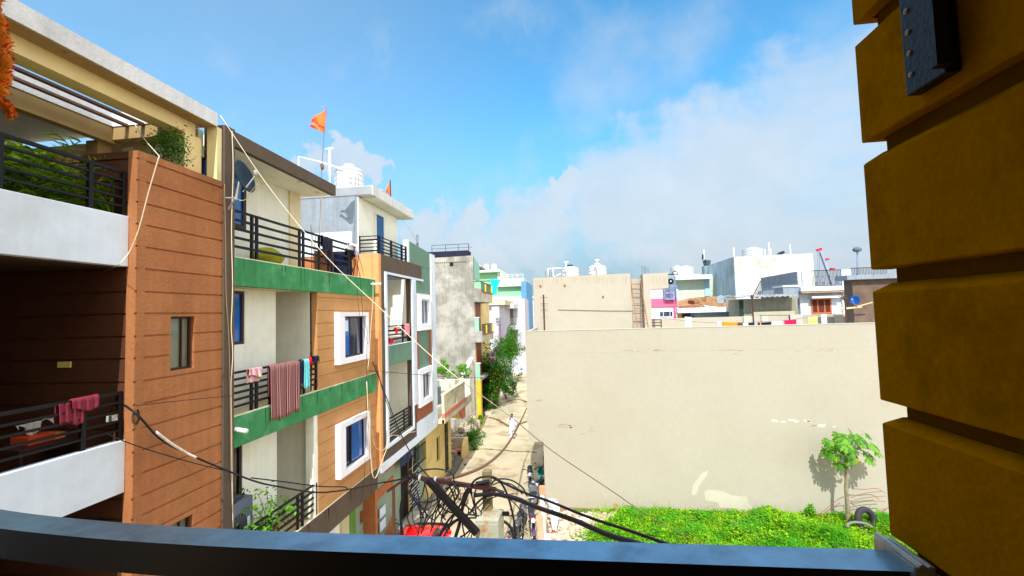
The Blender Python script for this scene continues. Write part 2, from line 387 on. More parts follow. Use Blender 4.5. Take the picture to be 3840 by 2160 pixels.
# ================================================================ ground
DIRT = M('dry_earth', (142, 122, 92), var=.2, bump=.5, scale=.6, fine=.2, dirt=(104, 88, 66), dirtamt=.6)
tag(MB().add([(-700, -60, 0), (700, -60, 0), (700, 1400, 0), (-700, 1400, 0)], [(0, 1, 2, 3)]).build('ground', DIRT), kind='structure')
ROAD = M('dusty_concrete_road', (180, 172, 144), var=.14, bump=.4, scale=.9, fine=.14, dirt=(120, 92, 58), dirtamt=.75, dscale=.55, alt=(192, 178, 152), altscale=.35)
LP = [(-6.2, -6), (-6.3, 18), (-6.5, 24), (-6.75, 28.8), (-7.0, 35.5), (-7.7, 43.5), (-8.9, 57), (-10.6, 77), (-12.6, 100), (-16, 140)]
RP = [(-1.25, -6), (-1.25, 18), (-1.42, 22), (-1.5, 28.8), (-1.9, 35.5), (-2.8, 43.5), (-4.6, 57), (-7.0, 77), (-9.6, 100), (-13.4, 140)]
m = MB()
for i in range(len(LP)-1):
    m.add([(*LP[i], .02), (*RP[i], .02), (*RP[i+1], .02), (*LP[i+1], .02)], [(0, 1, 2, 3)])
tag(m.build('street', ROAD), kind='structure')
CRACK = M('wet_dirt_crack', (112, 82, 50), var=.3, bump=.2)
def crack(pts, w):
    m = MB(); P = [at(x, y, Z=.02) for x, y in pts]; rr = random.Random(len(pts)*7+int(pts[0][0]))
    S = smoothpts(P, 8)
    for i in range(len(S)-1):
        d = (S[i+1]-S[i]); n = Vector((-d.y, d.x, 0)).normalized()
        w0 = w*rr.uniform(.5, 1.3); 
        m.add([S[i]+n*w0*rr.uniform(.3, .8), S[i]-n*w0*rr.uniform(.3, .8), S[i+1]-n*w0*.5, S[i+1]+n*w0*.5], [(0, 1, 2, 3)])
    for k, v in enumerate(m.v): m.v[k] = (v[0], v[1], .026)
    tag(m.build('street_crack', CRACK, recalc=False), kind='structure')
crack([(1770, 1686), (1820, 1684), (1900, 1690), (1960, 1694), (2015, 1696)], .16)
crack([(1832, 1565), (1860, 1572), (1890, 1588), (1915, 1600), (1945, 1592), (1975, 1580)], .3)
crack([(1895, 1508), (1930, 1498), (1965, 1503), (1972, 1510)], .35)
crack([(1600, 1866), (1680, 1862), (1760, 1848), (1850, 1858), (1940, 1850)], .14)
crack([(1690, 1880), (1745, 1870), (1750, 1890), (1700, 1940)], .1)
PAVE = M('grey_pavement', (120, 114, 104), var=.16, bump=.4, fine=.1, dirt=(84, 78, 72), dirtamt=.6)
m = MB(); m.prism([(-9.6, -6, .0), (-6.22, -6, .0), (-6.32, 18, .0), (-6.52, 24, .0), (-6.76, 28.4, 0), (-9.6, 28.4, 0)], (0, 0, .14))
tag(m.build('pavement', PAVE), kind='structure')
# ================================================================ house 1 : white parapets, brown tower
X1 = -6.63; YT0, YT1 = 6.18, 7.92
h1 = thing('brown_and_white_house', 'brown grooved tower house with plain white balcony parapets and a pale concrete roof frame', 'house', (-8.5, 4, 0))
gz = []
for py in (594, 675, 757, 839, 923, 1006, 1093, 1176, 1262, 1345, 1434, 1520, 1612, 1698, 1787, 1874): gz.append(at(506, py, Y=YT0)[2])
gz += [gz[-1]-.29*k for k in range(1, 18) if gz[-1]-.29*k > .1]
ZT = 11.27
wz = [(at(640, 1187, X=-6.5)[2], at(640, 1392, X=-6.5)[2])]; wy = (at(640, 1290, X=-6.5)[1], at(728, 1290, X=-6.5)[1])
wins = [(wy[0], wy[1], wz[0][1], wz[0][0]), (wy[0], wy[1], wz[0][1]-3.35, wz[0][0]-3.35), (wy[0], wy[1], wz[0][1]-6.7, wz[0][0]-6.7)]
wall('x', -6.5, .16, YT0, YT1, 0, ZT, wins, gz, gw=.03, gd=.022).build('tower_front', BROWN, h1)
BRD_ = M('shade_dark_brown', (84, 48, 26), var=.15, bump=.3)  # recess shade put into a darker brown than the tower front
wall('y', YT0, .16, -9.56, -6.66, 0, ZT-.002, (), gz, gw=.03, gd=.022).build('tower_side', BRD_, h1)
B(-9.7, -6.7, -3.2, -3.001, 0, 12.2).build('end_wall', BRD_, h1)  # out-of-view end added to shut light out of the recess
# shallow strip of the tower that catches the sun
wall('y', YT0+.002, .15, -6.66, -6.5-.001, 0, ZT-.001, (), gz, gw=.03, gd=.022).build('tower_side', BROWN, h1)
for w in wins[:2]:
    window(h1, 'x', -6.57, w[0]+.002, w[1]-.002, w[2]+.002, w[3]-.002, DKFRAME, GREYG, mull=((w[0]*.38+w[1]*.62),), fw=.035)
# parapets
for z0, z1 in ((9.48, 10.25), (6.14, 6.9), (2.8, 3.55)):
    B(X1-.14, X1, -3, YT0-.004, z0, z1).build('parapet', WHITE, h1, bevel=.008)
    B(-9.54, X1-.142, -3, YT0-.01, z0-.02, z0+.16).build('floor_slab', M('shade_toned_brown', (64, 48, 34), var=.15), h1)  # slab colour darkened to carry the balcony's shade
ZR1 = 10.93; railing(X1-.07, -3, YT0-.01, 10.25, 10.94, 5, [YT0-.04, 5.65, 4.6, 3.4, 2.2], t=.04, bh=.032, wide=(0,)).build('railing', BLACKM, h1)
railing(X1-.07, -3, YT0-.01, 6.9, 7.61, 5, [YT0-.04, 5.62, 4.3, 3.0], t=.04, bh=.032, wide=(0,)).build('railing', BLACKM, h1)
# back walls of both balconies (deep; their shade put into the dark brown)
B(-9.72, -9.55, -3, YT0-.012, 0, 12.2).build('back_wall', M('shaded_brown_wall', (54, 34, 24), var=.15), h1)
B(-12.0, -9.0, 7.62, 7.9, 9.5, 12.1).build('terrace_back_wall', SOFFIT, h1)
# switch plate on the tower wall in the lower balcony
p = at(245, 1367, Y=YT0)
B(p.x-.11, p.x+.11, YT0-.025, YT0-.001, p.z-.045, p.z+.045).build('switch_plate', M('yellow_plate', (226, 214, 110), var=.1), h1)
# roof slab : outer strip, beams, slats of the pergola, column
zt, zb = 12.55, 12.29
RC = M('roof_concrete', (214, 216, 218), var=.08, bump=.3, streak=.1, fine=.06, dirt=(176, 178, 180), dirtamt=.5)
B(-7.34, -6.5, -3, 7.78, zb, zt).build('roof_slab', RC, h1)
B(-12.5, -8.34, -3, 7.78, zb+.001, zt-.001).build('roof_slab', RC, h1)
B(-8.34, -7.34, 7.42, 7.779, zb+.002, zt-.002).build('roof_slab', RC, h1)
SOF = M('warm_soffit', (160, 134, 88), var=.1, bump=.15); BMC = M('beam_cream', (236, 216, 158), var=.08, bump=.15)
B(-6.79, -6.52, -3, 7.76, zb-.012, zb-.001).build('soffit', SOF, h1)
B(-7.1, -6.8, -3, 7.6, zb-.24, zb-.002).build('beam', BMC, h1)
B(-8.52, -8.36, -3, 7.6, zb-.30, zb-.014).build('beam', SOF, h1)
B(-8.36, -7.11, 7.44, 7.6, zb-.24, zb-.003).build('beam', SOF, h1)
for x in (-7.72, -8.05):
    B(x-.04, x+.04, -3, 7.42, zb-.02, zb+.02).build('pergola_slat', M('slat_brown', (120, 92, 82), var=.1), h1)
B(-7.42, -7.36, -3, 7.42, zb-.06, zb-.001).build('pergola_slat', M('slat_brown', (120, 92, 82)), h1)
B(-7.1, -6.795, 7.36, 7.74, 10.0, zb-.242).build('column', BMC, h1)
B(-8.7, -8.45, 7.25, 7.5, 10.0, zb-.302).build('column', SOF, h1)
for px, py in ((257, 201), (514, 335), (712, 438)):
    q = at(px, py, Z=zb-.012); MB().lathe((q.x, q.y, zb-.03), [(.045, 0), (.05, .004), (.05, .018)], 14).build('ceiling_lamp', SOF, h1)
# terrace end wall with two openings and a return next to the neighbour
B(-7.38, -6.9, 7.78, 7.9, 9.5, zb-.003).build('end_wall', CREAMW, h1)
B(-6.72, -6.51, 7.785, 7.9, ZT+.002, zb-.002).build('end_wall', M('sunlit_cream', (226, 214, 160), var=.06), h1)  # sun on the return put into its yellower cream
door(h1, 'y', 7.86, -6.9, -6.72, 10.0, 11.75, DKFRAME, BLUEG, fw=.02)
B(-9.0, -7.38, 7.78, 7.9, 9.5, zb-.05).build('end_wall', SOFFIT, h1)
B(-12.2, -12.0, -3, 7.6, 9.5, 11.55).build('rear_wall', M('shade_toned_brown', (64, 48, 34)), h1)  # terrace shade put into the dark rear and inner walls
B(-12.0, -9.0, 5.0, 5.15, 9.5, 11.4).build('inner_wall', M('shade_toned_brown', (64, 48, 34)), h1)
wo = MB()
for a, b, c, d in ((615, 745, 665, 785), (760, 730, 815, 790)):
    p = at(a/1.3417, b/1.3417, Y=7.77); q = at(c/1.3417, d/1.3417, Y=7.77); wo.box(p.x, q.x, 7.768, 7.779, q.z, p.z)
wo.build('window', M('daylight_pane', (250, 246, 226), var=.03), h1)  # daylight through the openings put into near-white plates
B(-12, -7.4, YT0+.162, YT1, 9.9, 10.05).build('terrace_floor', CONC, h1)
# ================================================================ house A : green bands
hA = thing('green_banded_house', 'cream house with two green balcony bands, tan grooved cladding and a mauve flat roof', 'house', (-8, 11, 0))
YA0, YA1 = 8.19, 14.745
B(-6.9, -6.46, YT1+.004, YA0, 0, 12.38).build('corner_pier', MAUVE, hA)
B(-6.62, -6.5, YA0+.002, 12.2, 12.08, 12.37).build('roof_fascia', MAUVE, hA)
B(-10, -6.622, YA0+.002, 12.2, 12.10, 12.34).build('roof_slab', CREAMW, hA)
XW = -7.5
bw = (at(868, 700, X=XW)[1], at(921, 700, X=XW)[1]); bz = (at(905, 860, X=XW)[2], at(920, 664, X=XW)[2])
wall('x', XW, .2, YA0+.002, 12.0, 9.9, 12.099, [(8.3, bw[1], bz[0], bz[1])]).build('roof_room_wall', CREAMW, hA)
window(hA, 'x', XW+.02, 8.3+.002, bw[1], bz[0], bz[1], DKFRAME, BLUEG, fw=.1)
B(-10, XW-.201, 11.85, 12.0, 9.9, 12.099).build('roof_room_wall', CREAMW, hA)
y = at(1082, 800, X=XW)[1]
B(XW+.001, XW+.05, y, 12.003, 9.9, 12.098).build('pilaster', M('warm_cream', (226, 214, 176), var=.05), hA)  # yellower cream than the wall
for px, py in ((1122, 682), (1190, 722)):
    q = at(px, py, Z=12.09); MB().lathe((q.x, q.y, 12.085), [(.06, 0), (.065, .004), (.065, .014)], 14).build('ceiling_lamp', SOFFIT, hA)
# green bands with floor slabs
def band(z0, z1, mat, x=-6.48, y0=YA0+.002, y1=YA1, name='balcony_band'):
    B(x-.12, x, y0, y1, z0, z1).build(name, mat, hA, bevel=.01)
    B(x-.125, x-.01, y0, y1-.02, z1+.001, z1+.02).build('coping', M('pale_coping', (222, 214, 190), var=.1), hA)
    B(-10, x-.121, y0, y1, z0+.01, z1-.03).build('floor_slab', SOFFIT, hA)
band(9.30, 9.86, GREENB); band(6.18, 6.77, GREENB); band(3.02, 3.68, MAUVE, y1=YA1+.0)
railing(-6.53, YA0+.01, 13.0, 9.88, 10.82, 5, [8.77, 8.92, 10.47, 10.63, 11.35, 11.83, 12.0, 12.97], t=.035, bh=.05).build('railing', BLACKM, hA)
YC = 11.2
railing(-6.53, YA0+.01, YC, 6.8, 7.63, 6, [8.77, 8.92, 9.35, 10.47, 10.63, YC-.03], t=.035, bh=.045).build('railing', BLACKM, hA)
railing(-6.53, YA0+.01, YC-.03, 3.7, 4.5, 5, [8.77, 8.92, 9.35, 10.36, 10.55, YC-.06], t=.035, bh=.045).build('railing', BLACKM, hA)
XR = -7.1
WHF = M('white_window_frame', (236, 236, 244), var=.04, bump=.05)
DFR = M('dark_brown_alu', (44, 30, 40), rough=.4, var=.1)
for k, (z0, z1) in enumerate(((6.77, 9.30), (3.68, 6.18))):
    yd = 10.39 if k == 0 else at(1038, 1700, X=XR)[1]
    zw = (8.11, 9.26) if k == 0 else (4.62, 6.0)
    yw = 9.31 if k == 0 else at(909, 1700, X=XR)[1]
    wall('x', XR, .15, YA0+.002, yd, z0-.02, z1+.01, [(8.3, yw, zw[0], zw[1])]).build('balcony_wall', CREAMW, hA)
    window(hA, 'x', XR-.02, 8.302, yw-.002, zw[0]+.002, zw[1]-.002, DKFRAME, BLUEG if k == 0 else BLACKG, fw=.06)
    B(-10, XR-.152, yd-.12, yd, z0-.02, z1+.01).build('passage_wall', CREAMW, hA)
    B(-10, -6.66, YC+.0, YC+.14, z0-.02, z1+.01).build('passage_wall', CREAMW, hA)
    B(-10.2, -10.0, yd, YC+.1, z0-.02, z1+.01).build('passage_end', M('passage_shade_cream', (150, 140, 120), var=.1), hA)  # shade of the passage put into the end wall's darker cream
    g = [z0+.02+.34*i for i in range(1, 8) if z0+.02+.34*i < z1-.05]
    wn_ = (12.36, 13.72, 7.48-k*3.08, 8.66-k*3.08)
    wall('x', -6.5, .2, YC, YA1, z0+.001, z1-.001, [wn_], g, gw=.022, gd=.016).build('clad_wall', TAN, hA)
    # boxed white window surround standing proud
    wall('x', -6.34, .157, 12.05, 13.92, 7.33-k*3.08, 8.78-k*3.08, [wn_]).build('window_surround', WHF, hA, bevel=.012)
    f = window(hA, 'x', -6.46, wn_[0]+.002, wn_[1]-.002, wn_[2]+.002, wn_[3]-.002, DFR, DBLUEG, mull=(wn_[0]*.6+wn_[1]*.4,), fw=.045)
    if k == 0:
        B(-6.49, -6.475, wn_[0]+.06, wn_[0]*.62+wn_[1]*.38, wn_[2]+.06, wn_[3]-.06).build('pane', BLUEG, f)
        B(-6.482, -6.47, wn_[0]+.1, wn_[0]*.68+wn_[1]*.32, wn_[2]+.75, wn_[3]-.12).build('paper_sheet', WHITE, f)
    else:
        B(-6.49, -6.475, wn_[0]*.55+wn_[1]*.45, wn_[1]-.1, wn_[2]+.06, wn_[3]-.06).build('pane', BLUEG, f)
B(-6.72, -6.51, 11.02, YC-.002, 3.68, 6.18).build('pilaster', CREAMW, hA)
for k in (0, 1):
    z0, z1 = 7.48-k*3.08, 8.66-k*3.08
    m = MB(); m.grid(lambda u, v: Vector((-6.60+.015*math.sin(u*40), 12.9+.75*u, z0+.05+(z1-z0-.1)*v)), 40, 2); m.build('curtain', M('pale_curtain', (170, 184, 200), var=.1), hA, smooth=True, recalc=False)
    m = MB(); m.tube([(-6.33, 12.1, z1+.13), (-6.33, 13.88, z1+.13)], .004, 4); m.build('drip_line', DKFRAME, hA)
GRIME = M('rain_grime', (52, 96, 66), var=.3, scale=4); rr = random.Random(31)
for z1, mt in ((9.86, GRIME), (6.77, GRIME), (3.68, M('mauve_grime', (70, 52, 46), var=.3))):
    for k in range(14):
        y = rr.uniform(8.4, 14.6); w = rr.uniform(.008, .03); h = rr.uniform(.12, .5)
        MB().prism([(-6.479, y-w, z1-.002), (-6.479, y+w, z1-.002), (-6.479, y+w*.2, z1-h), (-6.479, y-w*.2, z1-h)], (.003, 0, 0)).build('rain_streak', mt, hA)
# drain spouts
m = MB(); a = at(882, 1610, X=-6.48); m.tube([a, a+Vector((.26, -.02, -.03))], .045, 12); m.build('drain_spout', PIPE, hA, smooth=True)
a = at(1392, 1066, X=-6.48); m = MB(); m.tube([a, a+Vector((.34, -.01, 0))], .04, 12); m.build('drain_spout', PIPE, hA, smooth=True)
# ground storey
B(-7.4, -7.05, 8.2, 13.3, 0.14, 3.02).build('ground_wall', CREAMW, hA)
p0 = at(1280, 1960, X=-7.0)
B(-7.04, -7.0, 12.0, 12.9, .5, 2.6).build('white_grille_gate', WHITE, hA)
B(-7.35, -6.98, 13.3, 13.75, .14, 3.018).build('ground_pier', M('pale_olive', (196, 196, 158), var=.08), hA)
# ================================================================ house B : mauve frame, sage green
XB = -6.36; YB0, YB1 = 14.75, 21.05
hB = thing('mauve_framed_house', 'mauve and sage green house with two stacked white framed windows and thin white stripes', 'house', (-8, 18, 0))
B(-10, XB-.222, YB0, YB0+.18, 0, 10.76).build('side_wall', ORANGE, hB)
ORL = M('sunlit_orange', (222, 158, 104), var=.1, bump=.2)  # sun on the side strip put into a lighter orange
B(XB-.22, XB-.002, YB0, YB0+.2, 3.7, 10.755).build('side_wall', ORL, hB)
B(XB-.22-.5, XB-.222, YB0-.03, YB0-.002, 9.9, 10.76).build('side_panel', ORL, hB)
op = [(15.36, 17.86, 4.32, 10.1)]
wall('x', XB, .2, YB0+.2, 18.3, 3.78, 10.76, op).build('frame_wall', MAUVE, hB)
B(XB-.2, XB, 18.3, 19.25, 10.13, 10.76).build('frame_wall', MAUVE, hB)
m = MB(); x0, x1 = XB+.001, XB+.05
m.box(x0, x1, 15.2, 15.36, 4.28, 10.1); m.box(x0, x1, 17.86, 17.95, 4.28, 10.1); m.box(x0, x1, 15.2, 19.35, 10.1, 10.18); m.box(x0, x1, 15.2, 17.95, 4.16, 4.28)
m.build('opening_trim', WHITE, hB)
# recess behind the opening
for zf, zc2 in ((3.9, 6.88), (6.9, 10.1)):
    B(-8.6, -8.5, YB0+.2, 17.86, zf, zc2).build('balcony_wall', CREAMW, hB)
    B(-8.5, XB-.202, 17.86, 17.98, zf, zc2).build('balcony_wall', CREAMW, hB)
    # door lining seen in the recess
    pz = at(1475, 1118 if zf > 5 else 1421, X=-8.48)
    B(-8.495, -8.44, at(1454, 1200, X=-8.48)[1], at(1476, 1200, X=-8.48)[1], zf+.15, pz.z).build('doorway', M('dull_grey_door', (150, 146, 128), var=.1), hB)  # door in one flat dull grey
B(-8.6, XB-.06, 15.3, 17.92, 3.78, 4.30).build('floor_slab', CREAMW, hB)
B(XB-.14, XB-.02, 15.362, 17.858, 6.9, 7.59).build('balcony_parapet', SAGE, hB)
B(-8.6, XB-.142, 15.362, 17.858, 6.9, 7.1).build('floor_slab', CREAMW, hB)
B(XB-.15, XB-.01, 15.364, 17.856, 7.591, 7.62).build('coping', WHITE, hB)
railing(XB-.08, 15.37, 17.85, 7.62, 8.3, 4, [15.5, 17.1, 17.82], bh=.045, wide=(1, 3)).build('railing', BLACKM, hB)
railing(XB-.08, 15.37, 17.85, 4.3, 5.08, 6, [15.5, 17.1, 17.82], bh=.04, wide=(0, 2)).build('railing', BLACKM, hB)
m = MB()
for k in range(4): m.box(XB-.05, XB+.06, 17.97+.1*k, 18.02+.1*k, 5.06, 10.09)
m.build('white_stripe', WHITE, hB)
B(XB-.1, XB+.03, 17.96, 18.4, 5.07, 10.088).build('stripe_backing', MAUVE, hB)
# right bay
m = MB(); m.prism([(XB-.2, 18.3, 10.76), (XB-.2, 20.47, 10.76), (XB-.2, 20.47, 11.48), (XB-.2, 17.75, 11.63), (XB-.2, 17.75, 10.765), (XB-.2, 18.3, 10.765)], (.2, 0, 0)); m.build('parapet', SAGE, hB)
B(XB-.2, XB+.01, 17.6, 17.748, 10.77, 11.66).build('parapet_end', WHITE, hB)
wall('x', XB-.01, .2, 18.3, 20.47, 4.3, 10.128, [(18.86, 19.95, 8.24, 9.32), (18.86, 19.95, 5.1, 6.18)]).build('bay_wall', SAGE, hB)
B(XB-.21, XB-.01, 19.252, 20.47, 10.13, 10.757).build('bay_wall', SAGE, hB)
RUS = M('russet_paint', (150, 90, 62), var=.1, bump=.2)
m = MB()
for z0, z1 in ((6.3, 8.0), (4.3, 4.9)):
    if z0 > 6: m.box(XB-.009, XB+.012, 18.3, 18.72, 4.32, 9.4); m.box(XB-.009, XB+.012, 20.1, 20.45, 4.32, 8.1)
    else: m.box(XB-.009, XB+.012, 18.722, 20.098, z0+.02, z1)
m.build('russet_strip', RUS, hB)
B(XB-.2, XB+.06, 20.47, 21.05, 3.78, 11.45).build('white_edge_pier', WHITE, hB)
for zc in (8.78, 5.64):
    wall('x', XB+.12, .12, 18.45, 20.2, zc-.78, zc+.76, [(18.86, 19.95, zc-.54, zc+.54)]).build('window_surround', WHF, hB, bevel=.01)
    window(hB, 'x', XB+.03, 18.862, 19.948, zc-.538, zc+.538, WHITE, DBLUEG if zc > 7 else BLACKG, mull=(19.45,), tr=(), fw=.05)
wall('x', XB+.03, .23, YB0+.02, 18.26, 3.5, 3.778, ()).build('base_band', WHITE, hB)
wall('x', XB+.03, .23, 18.262, 21.05, 3.5, 4.3, ()).build('base_band', WHITE, hB)
B(-10, -6.6, YB0+.01, 21.0, 3.5, 3.77).build('floor_slab', SOFFIT, hB)
B(-10, -7.5, 20.9, 21.04, 3.5, 11.4).build('rear_side_wall', CONC, hB)
# roof cabin
B(-12, -7.09, YB0+.001, 18.33, 10.75, 12.79).build('cabin', CONC, hB)
B(-7.088, -7.06, YB0+.004, 18.33, 10.77, 12.72).build('cabin_front', CREAMW, hB)
B(-12, -6.52, YB0-.01, 18.85, 12.76, 13.08).build('cabin_roof', CONCL, hB)
B(-7.1, -6.54, YB0+.3, 18.84, 12.735, 12.758).build('soffit', CREAMW, hB)
B(-12, -7.3, YB0-.012, YB0-.001, 10.75, 11.55).build('plaster_patch', M('fresh_plaster_wash', (214, 222, 232), var=.05, streak=.05), hB)
B(-12, -6.56, YB0-.03, YB0-.012, 12.78, 13.06).build('roof_edge_stain', M('damp_concrete', (150, 154, 160), var=.14), hB)
door(hB, 'x', -6.975, 16.0, 16.8, 10.95, 12.46, CREAMW, M('blue_door_paint', (24, 92, 150), rough=.5, var=.15, streak=.1), fw=.05)
m = MB()
for i in range(5):
    z = 11.36-.125*i; h = .05 if i in (1, 4) else .028
    m.box(XB-.09, XB-.05, YB0+.06, 17.6, z-h/2, z+h/2); m.box(-7.04, XB-.052, YB0+.05, YB0+.085, z-h/2, z+h/2)
for y in (15.0, 16.05, 17.1, 17.55): m.box(XB-.1, XB-.04, y-.045, y+.045, 10.762, 11.385)
m.box(-7.06, -7.03, YB0+.045, YB0+.09, 10.762, 11.385)
m.build('railing', BLACKM, hB)
# ground storey of B
wall('x', -7.0, .15, 13.76, 20.9, .14, 3.5, [(14.5, 14.85, 1.95, 2.35), (18.1, 20.4, .3, 2.9)]).build('ground_wall', SAGEL, hB)
B(-7.02, -6.985, 13.755, 14.2, .15, 3.0).build('green_jamb', M('leaf_green_paint', (92, 140, 66), var=.1), hB)
m = MB(); m.box(-6.998, -6.97, 15.3, 15.65, .3, 2.55); m.box(-6.998, -6.97, 15.652, 17.3, 2.2, 2.55); m.build('orange_frame', ORANGE, hB)
B(-6.998, -6.972, 16.6, 17.5, 2.9, 3.49).build('orange_panel', ORANGE, hB)
m = MB(); m.prism([(-6.998, 15.652, .3), (-6.998, 17.3, .3), (-6.998, 17.3, 1.2)], (.026, 0, 0)); m.build('orange_panel', ORANGE, hB)
B(-9, -7.152, 17.9, 20.6, .14, 3.4).build('dark_doorway', DARK, hB)
# white grille, shutter lines in the doorway
m = MB()
for k in range(13): m.box(-6.99, -6.97, 18.95, 20.38, .35+.15*k, .395+.15*k)
m.build('slatted_shutter', M('grey_white_slat', (190, 192, 196), var=.15), hB)
B(-7.0, -6.96, 18.88, 18.95, .3, 2.9).build('yellow_post', M('dull_yellow_post', (176, 136, 40), var=.3), hB)
m = MB()
for k in range(22): m.box(-6.90, -6.885, 18.2+.13*k, 18.215+.13*k, 2.1, 2.8)
m.box(-6.91, -6.875, 18.15, 21, 2.8, 2.84); m.box(-6.91, -6.875, 18.15, 21, 2.08, 2.12); m.build('grille', BLACKM, hB)
for dz in (0, .46):
    p = [at(x, y+dz*100, X=-6.9) for x, y in ((1417.9, 1946), (1440.8, 1921), (1440.8, 1942), (1417.9, 1968))]
    z0 = p[0].z-.0; MB().prism([(-6.93, 15.85, 1.55-dz), (-6.93, 16.35, 1.55-dz), (-6.93, 16.35, 1.87-dz), (-6.93, 15.85, 1.87-dz)], (.03, 0, 0)).build('white_plate', WHITE, hB)
# entry steps
STONE = M('step_stone', (170, 164, 150), var=.14, bump=.3)
tag(MB().box(-6.95, -6.25, 17.9, 19.3, .14, .42).box(-6.95, -5.95, 17.9, 19.3, .02, .20).build('entry_steps', STONE, bevel=.015), 'pale stone entry steps below the slatted white shutter', 'steps')
# ================================================================ house D : low yellow house with the pink striped balcony
YEL = M('pale_yellow_wall', (232, 208, 140), var=.08, bump=.25, dirt=(196, 168, 108), dirtamt=.5)
OLDW = M('weathered_lime_plaster', (214, 206, 176), var=.12, bump=.35, streak=.25, dirt=(136, 130, 108), dirtamt=.6, dscale=1.6)
PINKS = M('faded_pink_band', (206, 122, 104), var=.15, bump=.3, dirt=(176, 150, 126), dirtamt=.6, dscale=2)
hD = thing('low_yellow_house', 'low pale yellow house with a weathered pink striped balcony front and a dark doorway', 'house', (-8, 24, 0))
wall('x', -6.9, .2, 21.1, 25.5, .14, 3.75, [(22.75, 23.35, 1.3, 2.5), (24.2, 25.0, .2, 3.0)]).build('front_wall', YEL, hD)
B(-9, -7.1, 25.36, 25.5, .14, 3.75).build('side_wall', YEL, hD)
B(-8.9, -7.11, 21.2, 25.3, .14, 3.7).build('dark_room', DARK, hD)
B(-7.06, -7.0, 22.76, 23.34, 1.31, 2.49).build('window', DKFRAME, hD)
m = MB()
for k in range(5): m.box(-6.95, -6.92, 24.22, 24.98, .3+.5*k, .36+.5*k)
for k in range(3): m.box(-6.96, -6.93, 24.24+.32*k, 24.30+.32*k, .2, 2.9)
m.build('iron_door', BLACKM, hD)
B(-9.6, -6.02, 21.1, 25.3, 3.6, 3.78).build('floor_slab', OLDW, hD)
sl = [(19.9+1.25, )]
slots = []
y = 21.6
for k in range(4): slots.append((21.3+.42*k, 21.42+.42*k, 4.12, 4.62))
gsl = lambda u, z: .05 if any(inr(u, z, s) for s in slots) or inr(u, z, (23.15, 23.35, 4.25, 4.6)) else (.03 if inr(u, z, (22.95, 23.55, 4.1, 4.74)) else 0)
relief('x', -6.0, .12, 21.1, 25.3, 4.06, 4.9, [s[0] for s in slots]+[s[1] for s in slots]+[22.95, 23.15, 23.35, 23.55], [4.12, 4.62, 4.25, 4.6, 4.1, 4.74], gsl).build('balcony_front', OLDW, hD)
B(-6.14, -5.985, 21.1, 25.3, 3.84, 4.058).build('pink_band', PINKS, hD)
B(-6.12, -5.99, 21.1, 25.3, 3.6, 3.838).build('balcony_foot', OLDW, hD)
B(-6.15, -5.97, 21.1, 25.32, 4.902, 4.96).build('coping', OLDW, hD)
m = MB(); m.prism([(-6.0, 24.2, 3.6), (-6.0, 25.3, 3.6), (-6.0, 25.3, 3.0), (-6.0, 24.75, 3.0)], (-.12, 0, 0)); m.build('drop_panel', PINKS, hD)
m = MB(); m.prism([(-6.9, 24.4, 3.59), (-6.9, 25.3, 3.59), (-6.9, 25.3, 2.9)], (.78, 0, 0)); m.build('bracket', YEL, hD)
B(-9.5, -6.2, 27.4, 27.6, 3.9, 4.72).build('rear_parapet', M('bleached_plaster', (226, 218, 196), var=.1, bump=.2, streak=.1), hD)
B(-9.5, -6.14, 25.3, 27.6, 3.4, 3.9).build('rear_slab', OLDW, hD)
B(-9.4, -7.3, 24.9, 25.1, 3.8, 4.7).build('block_wall', CONC, hD)
# rubble bank and the broken white wall beyond it
RUB = M('rubble_stone', (190, 176, 158), var=.3, bump=.6, scale=5, dirt=(120, 92, 76), dirtamt=.6, dscale=3)
rr = random.Random(3); m = MB()
def stone(m, c, s, rr):
    vs = []; 
    for sx in (-1, 1):
        for sy in (-1, 1):
            for sz in (-1, 1): vs.append(Vector(c)+Vector((sx*s*rr.uniform(.5, 1), sy*s*rr.uniform(.5, 1), sz*s*rr.uniform(.35, .8))))
    m.add(vs, [(0, 1, 3, 2), (4, 6, 7, 5), (0, 4, 5, 1), (2, 3, 7, 6), (0, 2, 6, 4), (1, 5, 7, 3)])
for _ in range(420):
    u = rr.random(); y = 26.0+9.5*u; x = rr.uniform(-9.6, -7.3); z = max(.1, (2.7-.1*(y-26))*max(0, 1-abs(x+9.4)/2.4)+rr.uniform(-.2, .2))
    stone(m, (x, y, z), rr.uniform(.08, .24), rr)
tag(m.build('rubble_heap', RUB), 'heap of pale broken stones and bricks behind the low yellow house', 'rubble', kind='stuff')
m = MB(); m.prism([(-7.9, 36.6, 0), (-7.9, 29.5, 0), (-7.9, 29.8, 1.2), (-7.9, 31.5, 2.6), (-7.9, 33, 4.2), (-7.9, 36.6, 5.2)], (-.35, 0, 0))
tag(m.build('broken_wall', M('flaking_whitewash', (238, 232, 220), var=.18, bump=.6, dirt=(150, 128, 112), dirtamt=.8, dscale=1.8)), 'ragged whitewashed stone wall running up to the tall unfinished house', 'wall')
# seat shaped porch wall
po = thing('porch_parapet', 'low curved plaster parapet with a dark ledge beside the doorway of the yellow house', 'parapet', (-7.2, 28.2, 0))
B(-7.7, -6.82, 28.42, 28.55, .02, 1.0).build('back_panel', OLDW, po)
m = MB(); m.prism([(-6.82, 27.3, .02), (-6.82, 28.5, .02), (-6.82, 28.5, 1.06), (-6.82, 28.0, 1.04), (-6.82, 27.6, .75), (-6.82, 27.35, .3)], (.2, 0, 0)); m.build('curved_cheek', YEL, po, bevel=.02)
B(-7.7, -6.83, 27.9, 28.41, .3, .42).build('ledge', PINKS, po)
